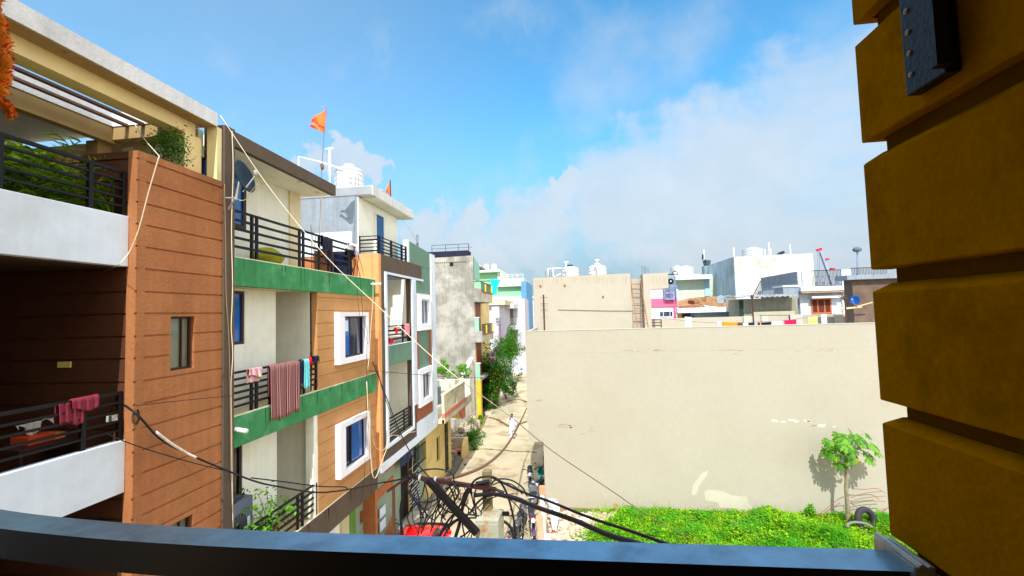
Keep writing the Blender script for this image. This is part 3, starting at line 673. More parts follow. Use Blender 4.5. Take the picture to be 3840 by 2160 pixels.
# ================================================================ house C : tall unfinished concrete side, yellow balconies
UNF = M('mottled_cement_render', (150, 147, 137), var=.26, bump=.5, scale=1.1, streak=.2, fine=.1, dirt=(120, 114, 104), dirtamt=.75, dscale=.55, alt=(184, 180, 170), altscale=.9)
YP = M('bright_yellow_paint', (238, 208, 84), var=.08, bump=.1)
MINTP = M('mint_panel', (150, 200, 176), var=.08, bump=.1)
BRD = M('red_brown_door', (150, 66, 38), rough=.5, var=.15)
hC = thing('unfinished_tall_house', 'tall house with a bare mottled cement side wall and yellow balconies towards the street', 'house', (-9.5, 40, 0))
B(-12.5, -7.83, 37, 37.2, 0, 13.1).build('side_wall', UNF, hC)
m = MB(); m.prism([(-12.5, 37, 13.1), (-7.83, 37, 13.1), (-7.83, 37, 13.46), (-12.5, 37, 13.38)], (0, .2, 0)); m.build('top_course', UNF, hC)
m = MB(); x = -11.1
while x < -8.45: m.box(x, x+.09, 36.97, 37.0, 12.93, 13.0); x += .16
m.build('tile_edge', M('dark_tile_brown', (74, 66, 58)), hC)  # row of small dark brown blocks under the top course
B(-9.8, -9.5, 36.985, 36.999, 12.65, 12.95).build('vent_hole', DARK, hC)
B(-12.5, -8.1, 37.21, 44, 12.9, 13.0).build('roof_slab', CONC, hC)
B(-12.0, -8.35, 37.3, 38.6, 13.5, 13.95).build('dark_awning', M('dark_tarp', (34, 36, 60), var=.2), hC)
m = MB()
m.tube([(-11.6, 38, 14.6), (-8.4, 38, 14.6)], .02); m.tube([(-8.4, 38, 13.9), (-8.4, 38, 14.6)], .03); m.tube([(-11.6, 38, 14.3), (-8.1, 38, 14.3)], .015)
for x in (-11.6, -10.4, -9.3): m.tube([(x, 38, 13.9), (x, 38, 14.6)], .02)
m.build('roof_frame', BLACKM, hC)
m = MB(); m.prism([(-7.83, 37.05, 13.4), (-7.83, 39.6, 12.9), (-7.83, 39.6, 11.5), (-7.83, 37.05, 11.5)], (-.1, 0, 0)); m.build('mint_screen', MINTP, hC)
B(-12, -8.6, 41, 47, 0, 11).build('body', YEL, hC)
B(-12.4, -8.3, 37.2, 46.5, 0, 9.7).build('body', YEL, hC)
for z0, z1 in ((9.63, 10.5), (6.35, 7.0)):
    B(-7.82, -7.22, 37.0, 37.14, z0, z1+.25).build('balcony_side', UNF, hC)
    B(-7.34, -7.2, 37.142, 42.2, z0, z1-.1).build('balcony_front', OLDW, hC)
    B(-7.36, -7.16, 37.14, 42.25, z1-.098, z1+.02).build('balcony_ledge', M('dark_red_ledge', (150, 96, 78), var=.15), hC)
    B(-8.3, -7.34, 37.142, 42.2, z0-.02, z0+.14).build('floor_slab', UNF, hC)
    m = MB()
    for k in range(20): m.box(-7.30, -7.27, 37.3+.25*k, 37.33+.25*k, z1+.02, z1+.75)
    m.box(-7.31, -7.26, 37.15, 42.2, z1+.75, z1+.8); m.build('railing', BLACKM, hC)
    for yy in (38.9, 41.9): B(-7.32, -7.2, yy, yy+.35, z1+.021, z1+.7).build('yellow_pier', YP, hC)
for z0, z1 in ((7.0, 9.6), (3.3, 6.3)):
    B(-8.298, -7.85, 37.21, 37.5, z0, z1).build('yellow_return', YP, hC)
    B(-8.298, -8.2, 37.55, 38.9, z0+.1, z1-.2).build('doorway', DARK, hC)
    B(-8.28, -8.12, 38.92, 41.0, z0, z1).build('red_brown_door', BRD, hC)
    B(-7.83, -7.5, 37.02, 37.2, z0, z0+1.3).build('mint_panel', MINTP, hC)
    B(-7.88, -7.45, 36.99, 37.25, z0+1.3, z0+1.4).build('mint_ledge', CONCL, hC)
B(-7.83, -7.46, 37.0, 37.5, 0, 3.3).build('yellow_pier', M('ochre_yellow_paint', (222, 186, 60), var=.15, streak=.2, bump=.1), hC)
B(-8.3, -7.6, 37.6, 46.4, 3.1, 3.3).build('floor_slab', UNF, hC)
B(-8.31, -8.29, 37.6, 46, 0.02, 3.1).build('shop_front', DARK, hC)
# ================================================================ far street, left
LIL = M('pale_lilac_wall', (196, 196, 210), var=.1, bump=.15, streak=.1, dirt=(196, 186, 184), dirtamt=.6, dscale=.5)
PLUM = M('plum_panel', (144, 104, 140), var=.1); MINT = M('mint_wall', (150, 204, 160), var=.05, streak=.05); MINTL = M('pale_mint', (196, 214, 190), var=.04)
TURQ = M('turquoise_sheet', (20, 206, 206), var=.1, rough=.6); SKYB = M('sky_blue_wall', (96, 152, 200), var=.15, streak=.2)
hE = thing('lilac_white_house', 'pale lilac and white house with plum panels, beyond the tall unfinished house', 'house', (-10, 60, 0))
B(-13.5, -8.75, 56, 66, 0, 9.7).build('wing', LIL, hE)
B(-13.5, -6.6, 66.01, 72, 0, 10.7).build('rear_wing', LIL, hE)
B(-13.5, -8.0, 55.8, 66, 9.71, 10.3).build('parapet', OLDW, hE)
B(-9.6, -7.6, 61, 66, 9.3, 9.9).build('balcony_soffit', CONCL, hE)
B(-10.1, -9.7, 55.97, 56, 9.1, 9.5).build('plum_panel', PLUM, hE)
def PB(x0, y0, x1, y1, Y, d, name, mat, par):
    a = at(x0, y0, Y=Y); b = at(x1, y1, Y=Y); return B(a.x, b.x, Y-d, Y, b.z, a.z).build(name, mat, par)
PB(1870, 1213, 1882, 1312, 55.9, .02, 'plum_panel', PLUM, hE); PB(1876, 1262, 1883, 1303, 55.87, .02, 'window', BLACKG, hE)
PB(1858, 1150, 1866, 1195, 55.9, .02, 'blue_panel', M('baby_blue_panel', (190, 214, 236)), hE)
PB(1882, 1190, 1889, 1330, 55.9, .35, 'corner_pier', CONC, hE)
m = MB()
for k in range(4):
    a = at(1860, 1194+5*k, Y=55.6); b = at(1881, 1192+5*k, Y=55.6); m.tube([a, b], .03, 4)
m.build('balcony_bars', RUST, hE)
PB(1906, 1153, 1926, 1220, 65.99, .02, 'recess', M('recess_brown', (128, 112, 104)), hE)
PB(1905, 1158, 1908, 1215, 65.96, .02, 'doorway', DARK, hE)
PB(1906, 1219, 1943, 1234, 65.9, 1.6, 'balcony_slab', WHITE, hE)
PB(1906, 1236, 1943, 1330, 65.99, .02, 'lower_recess', M('recess_grey', (136, 128, 122)), hE)
PB(1908, 1133, 1940, 1148, 65.95, .7, 'ledge', CONCL, hE)
m = MB()
for k in range(5): m.tube([at(1907, 1196+5*k, Y=64.2), at(1944, 1194+5*k, Y=64.2)], .03, 4)
for k in range(5): m.tube([at(1913+7*k, 1112, Y=65.5), at(1913+7*k, 1132, Y=65.5)], .03, 4)
m.build('railing', CONCL, hE)
hF = thing('mint_green_house', 'mint green house topped by three white water tanks, rising behind the lilac house', 'house', (-12, 84, 0))
B(-17.5, -8.25, 82, 92, 0, 11.7).build('lower_body', MINTL, hF)
B(-17.5, -8.4, 82.5, 92, 11.71, 14.7).build('body', MINT, hF)
B(-13.0, -8.2, 81.7, 92, 13.45, 14.9).build('parapet', MINTL, hF)
B(-17.5, -12.5, 82.3, 90, 14.72, 16.1).build('upper_room', MINT, hF)
B(-13.0, -11.9, 82.0, 89.9, 14.91, 16.1).build('upper_pier', MINTL, hF)
B(-17.5, -12.4, 81.2, 90.2, 16.11, 16.6).build('roof_slab', MINTL, hF)
m = MB()
for k in range(2): m.tube([(-12.9, 81.9, 15.3+.3*k), (-8.3, 81.9, 15.3+.3*k)], .03, 4)
for k in range(5): m.tube([(-12.2+.97*k, 81.9, 14.9), (-12.2+.97*k, 81.9, 15.6)], .03, 4)
m.build('roof_railing', PIPE, hF)
TANKW = M('white_plastic_tank', (198, 202, 206), rough=.5, var=.04, bump=0, dirt=(168, 172, 174), dirtamt=.5)
def tank(x, y, z, r, h, label, lid=None, group='white water tanks on the roofs', ribs=5):
    t = thing('water_tank', label, 'water tank', (x, y, z), group)
    prof = [(r*.97, 0)]
    for k in range(ribs):
        a = h*.82*k/ribs; b = h*.82*(k+1)/ribs
        prof += [(r, a+.02*h), (r, b-.045*h), (r*.955, b-.03*h), (r*.955, b-.005*h)]
    prof += [(r, h*.83), (r*.99, h*.86), (r*.6, h*.94), (r*.36, h*.96)]
    MB().lathe((x, y, z), prof, 28).build('body', TANKW, t, smooth=False)
    MB().lathe((x, y, z+h*.96), [(r*.36, 0), (r*.38, .03*h), (r*.36, .08*h), (r*.1, .1*h)], 20).build('lid', lid or TANKW, t)
    return t
for i, (x, nm) in enumerate(((-15.0, 'middle'), (-14.0, ''), (-16.9, ''))): pass
tk = [tank(at(px, 1012, Y=84).x, 84, 16.6, .55, 1.25, lb) for px, lb in ((1793, 'small white tank on the mint green house, half behind the mottled wall'), (1824, 'middle one of the three small white tanks on the mint green house'), (1853, 'small white tank nearest the street on the mint green house'))]
# turquoise awning, blue house, distant white houses
m = MB(); a, b, c, d = [at(x, y, Y=60) for x, y in ((1838, 1046), (1878, 1050), (1860, 1104), (1843, 1104))]
m.grid(lambda u, v: (a.lerp(b, u)).lerp(d.lerp(c, u), v)+Vector((.12*math.sin(v*math.pi)*(-1 if u > .5 else 0), .12*math.sin(u*9+v*5), 0)), 14, 14)
tag(m.build('awning', TURQ, solid=.03, smooth=True), 'bright turquoise sheet hung over the terrace of the lilac house', 'awning')
hG = thing('blue_house', 'narrow sky blue house front with white pilasters, at the far bend of the street', 'house', (-7.5, 78, 0))
B(-8.1, -7.25, 76, 88, 0, 13.9).build('front', SKYB, hG)
m = MB()
for k in range(3): PBx = at(1961+5*k, 1170, Y=75.9).x; m.box(PBx-.08, PBx+.08, 75.9, 75.99, 8.3, 10.6)
m.build('white_pilaster', CONCL, hG)
a = at(1972, 1120, Y=100); b = at(2004, 1240, Y=100)
hw = thing('distant_white_house', 'distant white house with upright lilac strips, at the end of the street', 'house', ((a.x+b.x)/2, 101, 0))
B(a.x, b.x, 100, 108, 0, a.z).build('body', CONCL, hw); B(a.x-.2, b.x+.2, 99.6, 108.2, a.z+.01, a.z+.5).build('roof_slab', WHITE, hw)
m = MB()
for px in (1978, 1988, 1995): q = at(px, 1150, Y=99.98).x; m.box(q-.25, q+.25, 99.9, 99.99, 1, a.z-1.6)
m.build('lilac_strip', LIL, hw)
a = at(1958, 1285, Y=72); b = at(1968, 1335, Y=72)
tag(B(a.x, b.x+.3, 71.9, 72, at(1958, 1262, Y=72).z-.0, at(1958, 1285, Y=72).z).build('shop_sign', M('red_white_sign', (214, 110, 90), var=.3, scale=3)), 'small red and white shop sign at the far end of the street', 'sign')
hS = thing('street_stall', 'rusty roofed dark stall at the far end of the street', 'stall', (-7.6, 73, 0))
B(-8.6, -7.0, 72.2, 75, .02, 3.0).build('body', DARK, hS); B(-8.8, -6.7, 71.7, 75.2, 3.01, 3.35).build('roof', RUST, hS)
# more distant skyline
rr = random.Random(11)
PAL = [WHITE, CREAMW, CONC, CONCL, LIL, MINTL, M('dull_pink_wall', (214, 176, 168)), SKYB, OLDW]
CN = ['white', 'cream', 'grey cement', 'pale grey', 'lilac white', 'pale mint', 'dull pink', 'blue', 'weathered beige']
def farhouse(x, y, w, d, h, ci, lab):
    t = thing('distant_house', lab, 'house', (x, y, 0), 'distant flat roofed houses')
    B(x-w/2, x+w/2, y, y+d, 0, h).build('body', PAL[ci], t)
    B(x-w/2-.2, x+w/2+.2, y-.3, y+d, h+.002, h+.35).build('roof_slab', PAL[(ci+2) % 9], t)
    k = max(1, int(w/2.4))
    for j in range(int(h/3)):
        for i in range(k): cx = x-w/2+w*(i+.5)/k; B(cx-.45, cx+.45, y-.05, y+.02, j*3+1, j*3+2.2).build('window', BLACKG, t)
    return t
FH = [(-22, 120, 9, 8, 10.5, 3, 'pale grey distant house left of the street end, behind the mint green house'),
      (-12.5, 125, 6, 8, 9.0, 6, 'dull pink distant house closing the end of the street'),
      (-3, 110, 7, 8, 8.4, 0, 'white distant house just behind the cream stair block'),
      (5, 130, 9, 9, 9.3, 8, 'weathered beige distant house behind the ladder gap'),
      (22, 95, 8, 9, 9.9, 4, 'lilac white distant house between the blue house and the bare grey block'),
      (34, 120, 10, 9, 9.6, 1, 'cream distant house beside the red tipped crane'),
      (46, 100, 10, 9, 9.2, 2, 'grey cement distant house low behind the roof railing')]
for f in FH: farhouse(*f)

# small things lying in the lane
rr = random.Random(55)
for i, (px, py, s_, c, lb) in enumerate(((1778, 1610, .14, (150, 140, 124), 'grey stone at the roadside near the broken white wall'), (1832, 1553, .34, (206, 198, 180), 'flat pale slab lying by the yellow pier'), (1700, 1850, .1, (160, 140, 110), 'small stone on the street in front of the entry steps'), (1745, 1742, .09, (120, 110, 96), 'small dark stone near the porch parapet'))):
    p = at(px, py, Z=.06); m = MB(); stone(m, p, s_, rr); tag(m.build('street_stone', M('street_stone_%d' % i, c, var=.2, bump=.4)), lb, 'stone')
m = MB()
for _ in range(700):
    k = rr.random()**1.5*34+17; e = -6.3-.012*max(0, k-24)*4 if rr.random() < .6 else -1.6-.03*max(0, k-24); x = e+abs(rr.gauss(0, .35))*(1 if e < -4 else -1); stone(m, (x, k, .03), rr.uniform(.01, .035), rr)
tag(m.build('gravel', RUB), 'scattered gravel and grit along both edges of the street', 'gravel', kind='stuff')
# ================================================================ big cream building on the right
CRM = M('cream_rendered_wall', (174, 168, 152), var=.03, bump=.2, scale=.35, fine=.03, dirt=(168, 159, 142), dirtamt=.55, dscale=.22)
LIGHTP = M('fresh_putty', (190, 185, 168), var=.04, bump=.1)
hR = thing('cream_building', 'large plain cream windowless building filling the right side, with a terrace on top', 'building', (5, 24, 0))
XL, XR2, YF = -2.12, 16.8, 21.0
ZP = 7.76
B(-1.45, XR2, YF, 34, 0, 2.83).build('ground_floor', CRM, hR)
B(XL, XR2, YF, 34, 2.83, 6.75).build('upper_floor', CRM, hR)
B(XL+.1, XR2-.1, YF+.152, 30.9, 6.75, 6.8).build('terrace_floor', CONC, hR)
B(XL, XR2, YF, YF+.15, 6.752, ZP).build('front_parapet', CRM, hR)
B(XL, XL+.15, YF+.152, 30.4, 6.752, ZP-.002).build('side_parapet', CRM, hR)
B(XL-.02, XR2, YF-.015, YF+.165, ZP+.001, ZP+.03).build('coping', LIGHTP, hR)
# pale repair patches low on the wall
def patch(pts, name='repair_patch'):
    P = [at(x, y, Y=YF) for x, y in pts]; m = MB(); m.prism([(p.x, YF+.004, p.z) for p in P], (0, -.01, 0)); m.build(name, LIGHTP, hR)
patch([(2592, 1850), (2600, 1815), (2632, 1775), (2655, 1765), (2650, 1785), (2622, 1820), (2612, 1852), (2600, 1858)])
patch([(2640, 1848), (2655, 1836), (2710, 1842), (2742, 1858), (2800, 1863), (2808, 1888), (2822, 1902), (2815, 1912), (2740, 1905), (2700, 1904), (2692, 1885), (2645, 1876)])
m = MB(); rr = random.Random(5)
for px, py, n, w in ((2960, 1580, 12, 70), (3095, 1597, 5, 30)):
    for k in range(n):
        a = at(px+rr.uniform(-w, w), py+rr.uniform(-5, 5), Y=YF); s = rr.uniform(.04, .12); m.box(a.x, a.x+s*1.8, YF-.004, YF+.002, a.z, a.z+s*.5)
for k_ in range(len(m.v)//8): MB().add(m.v[k_*8:k_*8+8], m.f[:6]).build('flaked_spot', M('flaked_white', (236, 232, 220)), hR)
STN = M('old_damp_mark', (166, 148, 122), var=.3, scale=3); rr = random.Random(14)
def mark(px0, px1, py, n, s0, mat=STN, name='damp_mark'):
    for k in range(n):
        a = at(rr.uniform(px0, px1), py+rr.gauss(0, 5), Y=YF); w = rr.uniform(.05, .3)*s0; h = rr.uniform(.01, .035)*s0; e = [(a.x+w*math.cos(t*.7)*rr.uniform(.5, 1.1), YF-.003, a.z+h*math.sin(t*.7)*rr.uniform(.5, 1.1)) for t in range(9)]
        MB().prism(e, (0, .01, 0)).build(name, mat, hR)
mark(2340, 2480, 1316, 8, 1.0); mark(2700, 2780, 1316, 5, 1.0); mark(2970, 3160, 1313, 6, .8); mark(2090, 2170, 1600, 9, 1.1); mark(2180, 2230, 1612, 5, 1); mark(2000, 2080, 1500, 4, .7, M('faint_grey_mark', (172, 166, 152)), 'faint_mark'); mark(3040, 3090, 1600, 5, .8)
# stair block with two tanks
YB = 27.0
hs = thing('stair_block', 'cream stair block standing on the roof terrace, ladder leaning on its right part', 'building', (1.5, 28, 6.8))
def wpoly(pts, y, d, name, mat, par):
    P = [at(a, b, Y=y) for a, b in pts]; m = MB(); m.prism([(p.x, y, p.z) for p in P], (0, d, 0)); return m.build(name, mat, par)
zb_ = 6.8
CRM2 = M('cream_block_wall', (180, 170, 152), var=.04, bump=.15, streak=.02, dirt=(176, 164, 140), dirtamt=.5, dscale=.5)
a = at(2000, 1043, Y=YB); b = at(2358, 1025, Y=YB); c = at(2370, 1100, Y=YB)
m = MB(); m.prism([(a.x, YB, zb_), (c.x+.05, YB, zb_), (b.x+.06, YB, b.z), (a.x, YB, a.z)], (0, 3.5, 0)); m.build('main_wall', CRM2, hs)
a2 = at(2410, 1027, Y=YB); b2 = at(2504, 1022, Y=YB)
B(c.x+.06, a2.x, YB+.6, YB+3.4, zb_, at(2390, 1045, Y=YB+.6).z).build('middle_wall', CRM2, hs)
k1 = at(2440, 1090, Y=YB)
m = MB(); m.prism([(a2.x, YB, zb_), (k1.x, YB, zb_), (k1.x, YB, k1.z+.05), (b2.x, YB, at(2504, 1080, Y=YB).z), (b2.x, YB, b2.z), (a2.x, YB, a2.z)], (0, 1.2, 0)); m.build('right_wall', CRM2, hs)
STR = M('thin_dark_streaks', (150, 132, 104), var=.2)
m = MB(); rr = random.Random(9)
for px in (2152, 2160, 2182, 2190, 2200, 2212, 2228, 2240, 2250, 2262, 2282, 2295, 2305, 2315, 2337, 2345, 2352, 2452, 2462, 2475, 2488, 2497, 2095, 2105, 2085, 2078):
    p = at(px, 1037+rr.uniform(-2, 3), Y=YB-.002); q = at(px+rr.uniform(-6, 4), 1060+rr.uniform(0, 6), Y=YB-.002)
    m.bar((p.x, YB-.001, p.z), (q.x, YB-.001, q.z), .008, .018, up=(0, 1, 0))
for px in (2008, 2015, 2022, 2033): p = at(px, 1050, Y=YB); m.box(p.x-.01, p.x+.01, YB-.005, YB+.001, p.z-.5, p.z)
m.build('rain_streaks', STR, hs)
for px, py in ((2027, 1072), (2262, 1112), (2118, 1070)):
    p = at(px, py, Y=YB); m = MB(); m.lathe((p.x, YB-.07, p.z), [(.05, 0), (.06, .03), (.04, .07)], 10, axis='y'); m.build('bulb_holder', M('brass_brown', (150, 100, 60)), hs)
m = MB(); P1 = [at(x, y, Y=YB-.03) for x, y in ((2092, 1162), (2150, 1163), (2230, 1165), (2320, 1166), (2420, 1166))]; m.tube(smoothpts(P1, 4), .012, 5); m.build('wall_cable', RUST, hs)
for px, h in ((2045, 1016), (2054, 1014), (2062, 1017), (2068, 1020)):
    pass
m = MB()
for px, py in ((2045, 1016), (2060, 1014), (2068, 1020), (2407, 998), (2415, 998), (2420, 999), (2430, 1003)):
    p = at(px, py, Y=YB+.5); m = MB(); m.tube([(p.x, YB+.5, at(px, 1042, Y=YB+.5).z-.1), p], .025, 6); m.build('starter_bar', M('grey_rebar', (112, 122, 136), rough=.6), hs)
tank(at(2138, 1030, Y=29).x, 29, 10.15, .56, 1.32, 'white ribbed tank with a dark blue lid on the cream stair block', lid=M('navy_lid', (44, 52, 90), rough=.4))
tank(at(2240, 1030, Y=29).x, 29, 10.2, .57, 1.3, 'white lidded ribbed tank behind the taller vent pipe on the cream stair block')
def ventpipe(px, py0, py1, Y, label, r=.04):
    t = thing('vent_pipe', label, 'pipe', at(px, py1, Y=Y), 'white vent pipes on the roofs')
    a, b = at(px, py0, Y=Y), at(px, py1, Y=Y)
    m = MB(); m.tube([b, (b.x, b.y, a.z)], r, 8); m.tube([(b.x-.14, b.y, a.z-.05), (b.x+.14, b.y, a.z-.05)], r*1.05, 8); m.build('pipe', PIPE, t, smooth=True)
    return t
ventpipe(2125, 980, 1040, 28.0, 'white vent pipe in front of the tank with the dark blue lid')
ventpipe(2241, 972, 1036, 28.0, 'taller white vent pipe in front of the white lidded tank')
t = thing('pipe_frame', 'white pipe frame joined to the tank with the dark blue lid', 'pipe', at(2056, 1040, Y=28.5))
m = MB(); P = [at(x, y, Y=28.5) for x, y in ((2056, 1042), (2055, 1008), (2072, 1007), (2106, 1005))]; m.tube(P, .035, 8)
P = [at(x, y, Y=28.5) for x, y in ((2075, 1042), (2074, 1007))]; m.tube(P, .04, 8); P = [at(x, y, Y=28.5) for x, y in ((2078, 1038), (2104, 1026))]; m.tube(P, .03, 8); m.build('pipe', PIPE, t, smooth=True)
# rusty post with pegs on the block wall
t = thing('rusty_post', 'rusty upright post with thin cross pegs against the cream stair block', 'post', at(2041, 1240, Y=26.5))
a, b = at(2038, 1105, Y=26.6), at(2042, 1240, Y=26.6); m = MB(); m.tube([(b.x, 26.6, 6.8), (a.x, 26.6, a.z)], .045, 8)
for k in (1116, 1139, 1162): p = at(2040, k, Y=26.6); m.tube([(p.x-.22, 26.6, p.z), (p.x+.22, 26.6, p.z)], .01, 5)
m.build('post', RUST, t)
# ladder leaning on the gap
t = thing('ladder', 'brown metal ladder leaning against the cream stair block', 'ladder', at(2408, 1234, Y=26.0))
LAD = M('ladder_brown', (140, 96, 66), rough=.6, var=.2)
A0, A1 = at(2365, 1050, Y=YB+.5), at(2391, 1236, Y=25.7); B0, B1 = at(2402, 1050, Y=YB+.5), at(2432, 1236, Y=25.7)
def ext(p0, p1): d = (p1-p0); return p0+d*((p0.z-6.8)/(p0.z-p1.z))
A1, B1 = ext(A0, A1), ext(B0, B1)
for p, q in ((A0, A1), (B0, B1)): MB().bar(p, q, .05, .04).build('side_rail', LAD, t)
m = MB()
for k in range(12): f = (k+.9)/12.6; m.tube([A0.lerp(A1, f), B0.lerp(B1, f)], .018, 6)
m.build('rungs', LAD, t)
t = thing('roof_grille_panel', 'small dark barred frame at the terrace edge right of the ladder', 'grille', at(2490, 1235, Y=25))
m = MB()
for k in range(4): m.tube([at(2444, 1200+10.5*k, Y=25), at(2479, 1199+10.5*k, Y=25)], .025, 5)
m.tube([at(2479, 1198, Y=25), at(2480, 1235, Y=25)], .03, 6); m.build('bars', M('dark_red_iron', (92, 40, 50)), t)
# terrace rear parapet
rp = thing('rear_terrace_parapet', 'long cream parapet at the back of the roof terrace behind the washing', 'parapet', (10, 30.8, 6.8))
B(k1.x-.4, XR2, 30.6, 30.75, 6.8, 8.0).build('wall', CRM2, rp)
for px0, px1 in ((2788, 2815), (2855, 2880), (2960, 3010), (3130, 3160)):
    a, b = at(px0, 1200, Y=30.55), at(px1, 1200, Y=30.55); B(a.x, b.x, 30.5, 30.598, 6.8, 8.03).build('pier', LIGHTP, rp)
# ================================================================ houses behind the terrace
PINK = M('hot_pink_band', (240, 104, 140), var=.06); PALEP = M('pale_pink_wall', (246, 226, 232), var=.05); BLUGR = M('slate_blue_frame', (120, 142, 184), var=.06)
def FB(x0, y0, x1, y1, Y, d, name, mat, par, back=False):
    a = at(x0, y0, Y=Y); b = at(x1, y1, Y=Y)
    return B(a.x, b.x, Y, Y+d, b.z, a.z).build(name, mat, par) if back else B(a.x, b.x, Y-d, Y, b.z, a.z).build(name, mat, par)
hP = thing('pink_banded_house', 'pale pink house with a hot pink band and a slate blue lattice screen', 'house', (6.8, 38, 0))
a = at(2430, 1088, Y=36); b = at(2541, 1088, Y=36)
B(a.x, b.x, 36, 41, 0, a.z).build('body', PALEP, hP)
FB(2430, 1121, 2541, 1148, 35.99, .1, 'pink_band', PINK, hP); FB(2525, 1149, 2541, 1300, 35.99, .09, 'pink_band', PINK, hP)
m = MB(); 
for x0, y0, x1, y1 in ((2487, 1072, 2492, 1124), (2508, 1072, 2513, 1122), (2530, 1070, 2537, 1124), (2493, 1072, 2529, 1077), (2493, 1096, 2529, 1101), (2493, 1118, 2529, 1124)):
    p, q = at(x0, y0, Y=35.8), at(x1, y1, Y=35.8); m.box(p.x, q.x, 35.6, 35.88, q.z, p.z)
m.build('lattice_screen', BLUGR, hP)
window(hP, 'y', 35.96, at(2471, 1167, Y=36).x, at(2523, 1167, Y=36).x, at(2500, 1189, Y=36).z, at(2500, 1166, Y=36).z, WHITE, DBLUEG, mull=(at(2487, 1170, Y=36).x, at(2512, 1170, Y=36).x), fw=.06, depth=.03)
hL = thing('pale_green_house', 'pale green and sky blue plastered house below two big white tanks', 'house', (12.6, 53, 0))
a = at(2535, 1046, Y=50); b = at(2662, 1046, Y=50)
B(a.x, b.x+1, 50, 57, 0, a.z).build('body', M('pale_green_plaster', (206, 216, 190), var=.08, streak=.15), hL)
FB(2533, 1046, 2549, 1200, 49.99, .1, 'blue_strip', M('pale_sky_strip', (176, 206, 226), var=.06), hL); FB(2640, 1046, 2662, 1110, 49.99, .09, 'blue_strip', M('pale_sky_strip', (176, 206, 226)), hL)
FB(2526, 1036, 2662, 1047, 49.9, .9, 'roof_slab', WHITE, hL)
FB(2528, 1022, 2560, 1036, 52, .4, 'parapet', CONCL, hL, True)
m = MB()
for k in range(3): m.tube([at(2574, 1029+3*k, Y=51.5), at(2622, 1029+3*k, Y=51.5)], .03, 4)
for k in range(5): m.tube([at(2574+12*k, 1028, Y=51.5), at(2574+12*k, 1037, Y=51.5)], .03, 4)
m.build('roof_railing', CONCL, hL)
ta = at(2540, 1032, Y=53); tb = at(2574, 1034, Y=53)
tank(ta.x, 53, ta.z, .72, 1.0, 'wide squat white tank on the pale green house, nearer the spool')
tank(tb.x, 53.2, tb.z, .88, 1.05, 'widest white tank on the pale green house, nearer the bare grey block')
# dark ringed drum + bent pole beside block
t = thing('wall_fan', 'round black fan grille hanging at the right edge of the cream stair block', 'fan', at(2515, 1065, Y=33))
p = at(2515, 1055, Y=33); m = MB(); m.lathe((p.x, 33, p.z), [(.06, -.06), (.19, -.05), (.21, 0), (.19, .05)], 20, axis='y'); m.build('drum', BLACKM, t)
m = MB(); m.lathe((p.x, 32.93, p.z), [(.03, 0), (.05, .01), (.03, .03)], 12, axis='y'); m.build('hub', WHITE, t)
t = thing('antenna_arm', 'black bent antenna arm sticking out above the cream stair block', 'antenna', at(2505, 1030, Y=30))
m = MB(); m.tube([at(2506, 1029, Y=30), at(2543, 1028, Y=30)], .03, 6); m.tube(smoothpts([at(x, y, Y=30) for x, y in ((2520, 1027), (2524, 1019), (2532, 1017), (2540, 1022), (2542, 1028))], 4), .022, 6); m.build('arm', BLACKM, t)
# brick shop with slab, shutter
hK = thing('brick_shop', 'rough brick house with a white roof edge over a grey blue shutter', 'house', (9.5, 36, 0))
BRK = M('rough_brick', (176, 134, 96), var=.25, bump=.6, scale=4, dirt=(110, 70, 50), dirtamt=.9, dscale=2.2)
P = [at(x, y, Y=37) for x, y in ((2540, 1240), (2758, 1240), (2760, 1108), (2620, 1114), (2545, 1132))]
m = MB(); m.prism(P, (0, 3, 0)); m.build('brick_gable', BRK, hK)
FB(2541, 1156, 2764, 1168, 34, .8, 'roof_edge', WHITE, hK, True)
FB(2541, 1168, 2758, 1300, 34.6, .2, 'front', M('dusty_blue_wall', (120, 138, 150), var=.1), hK, True)
FB(2602, 1170, 2748, 1240, 34.59, .06, 'shutter', M('grey_blue_shutter', (130, 146, 154), var=.12, streak=.15, rough=.6), hK)
FB(2591, 1170, 2601, 1240, 34.59, .1, 'blue_pier', BLUEG, hK); FB(2749, 1168, 2760, 1240, 34.59, .1, 'blue_pier', BLUEG, hK)
FB(2541, 1168, 2558, 1240, 34.58, .1, 'wood_door', M('yellow_wood', (190, 150, 96), var=.2, streak=.3), hK); FB(2559, 1169, 2590, 1240, 34.58, .05, 'doorway', M('red_brown_dark', (76, 34, 26)), hK)
FB(2580, 1128, 2604, 1142, 36.99, .06, 'brick_hole', M('hollow_dark', (90, 44, 24)), hK)
rr = random.Random(21)
JUNK = [('roof_plank', M('grey_plank', (168, 150, 130), var=.2)), ('roof_plank', BRK), ('roof_plank', M('red_tin', (150, 70, 52)))]
def roofplank(px0, py0, px1, py1, Y, mat, label, w=.16):
    t = MB(); t.bar(at(px0, py0, Y=Y), at(px1, py1, Y=Y), w, .07); tag(t.build('roof_plank', mat), label, 'plank', 'planks and scrap on the brick shop roof')
roofplank(2544, 1140, 2588, 1142, 35.4, JUNK[0][1], 'grey plank lying highest on the brick shop roof'); roofplank(2541, 1147, 2640, 1141, 35, JUNK[1][1], 'long brick coloured plank across the brick shop roof'); roofplank(2542, 1153, 2620, 1150, 34.8, JUNK[2][1], 'red tin strip at the front edge of the brick shop roof')
m = MB(); m.prism([at(x, y, Y=35) for x, y in ((2640, 1143), (2662, 1149), (2690, 1150), (2680, 1156), (2648, 1156))], (0, .2, 0)); tag(m.build('cream_sheet', CREAMW), 'crumpled cream sheet on the brick shop roof', 'sheet')
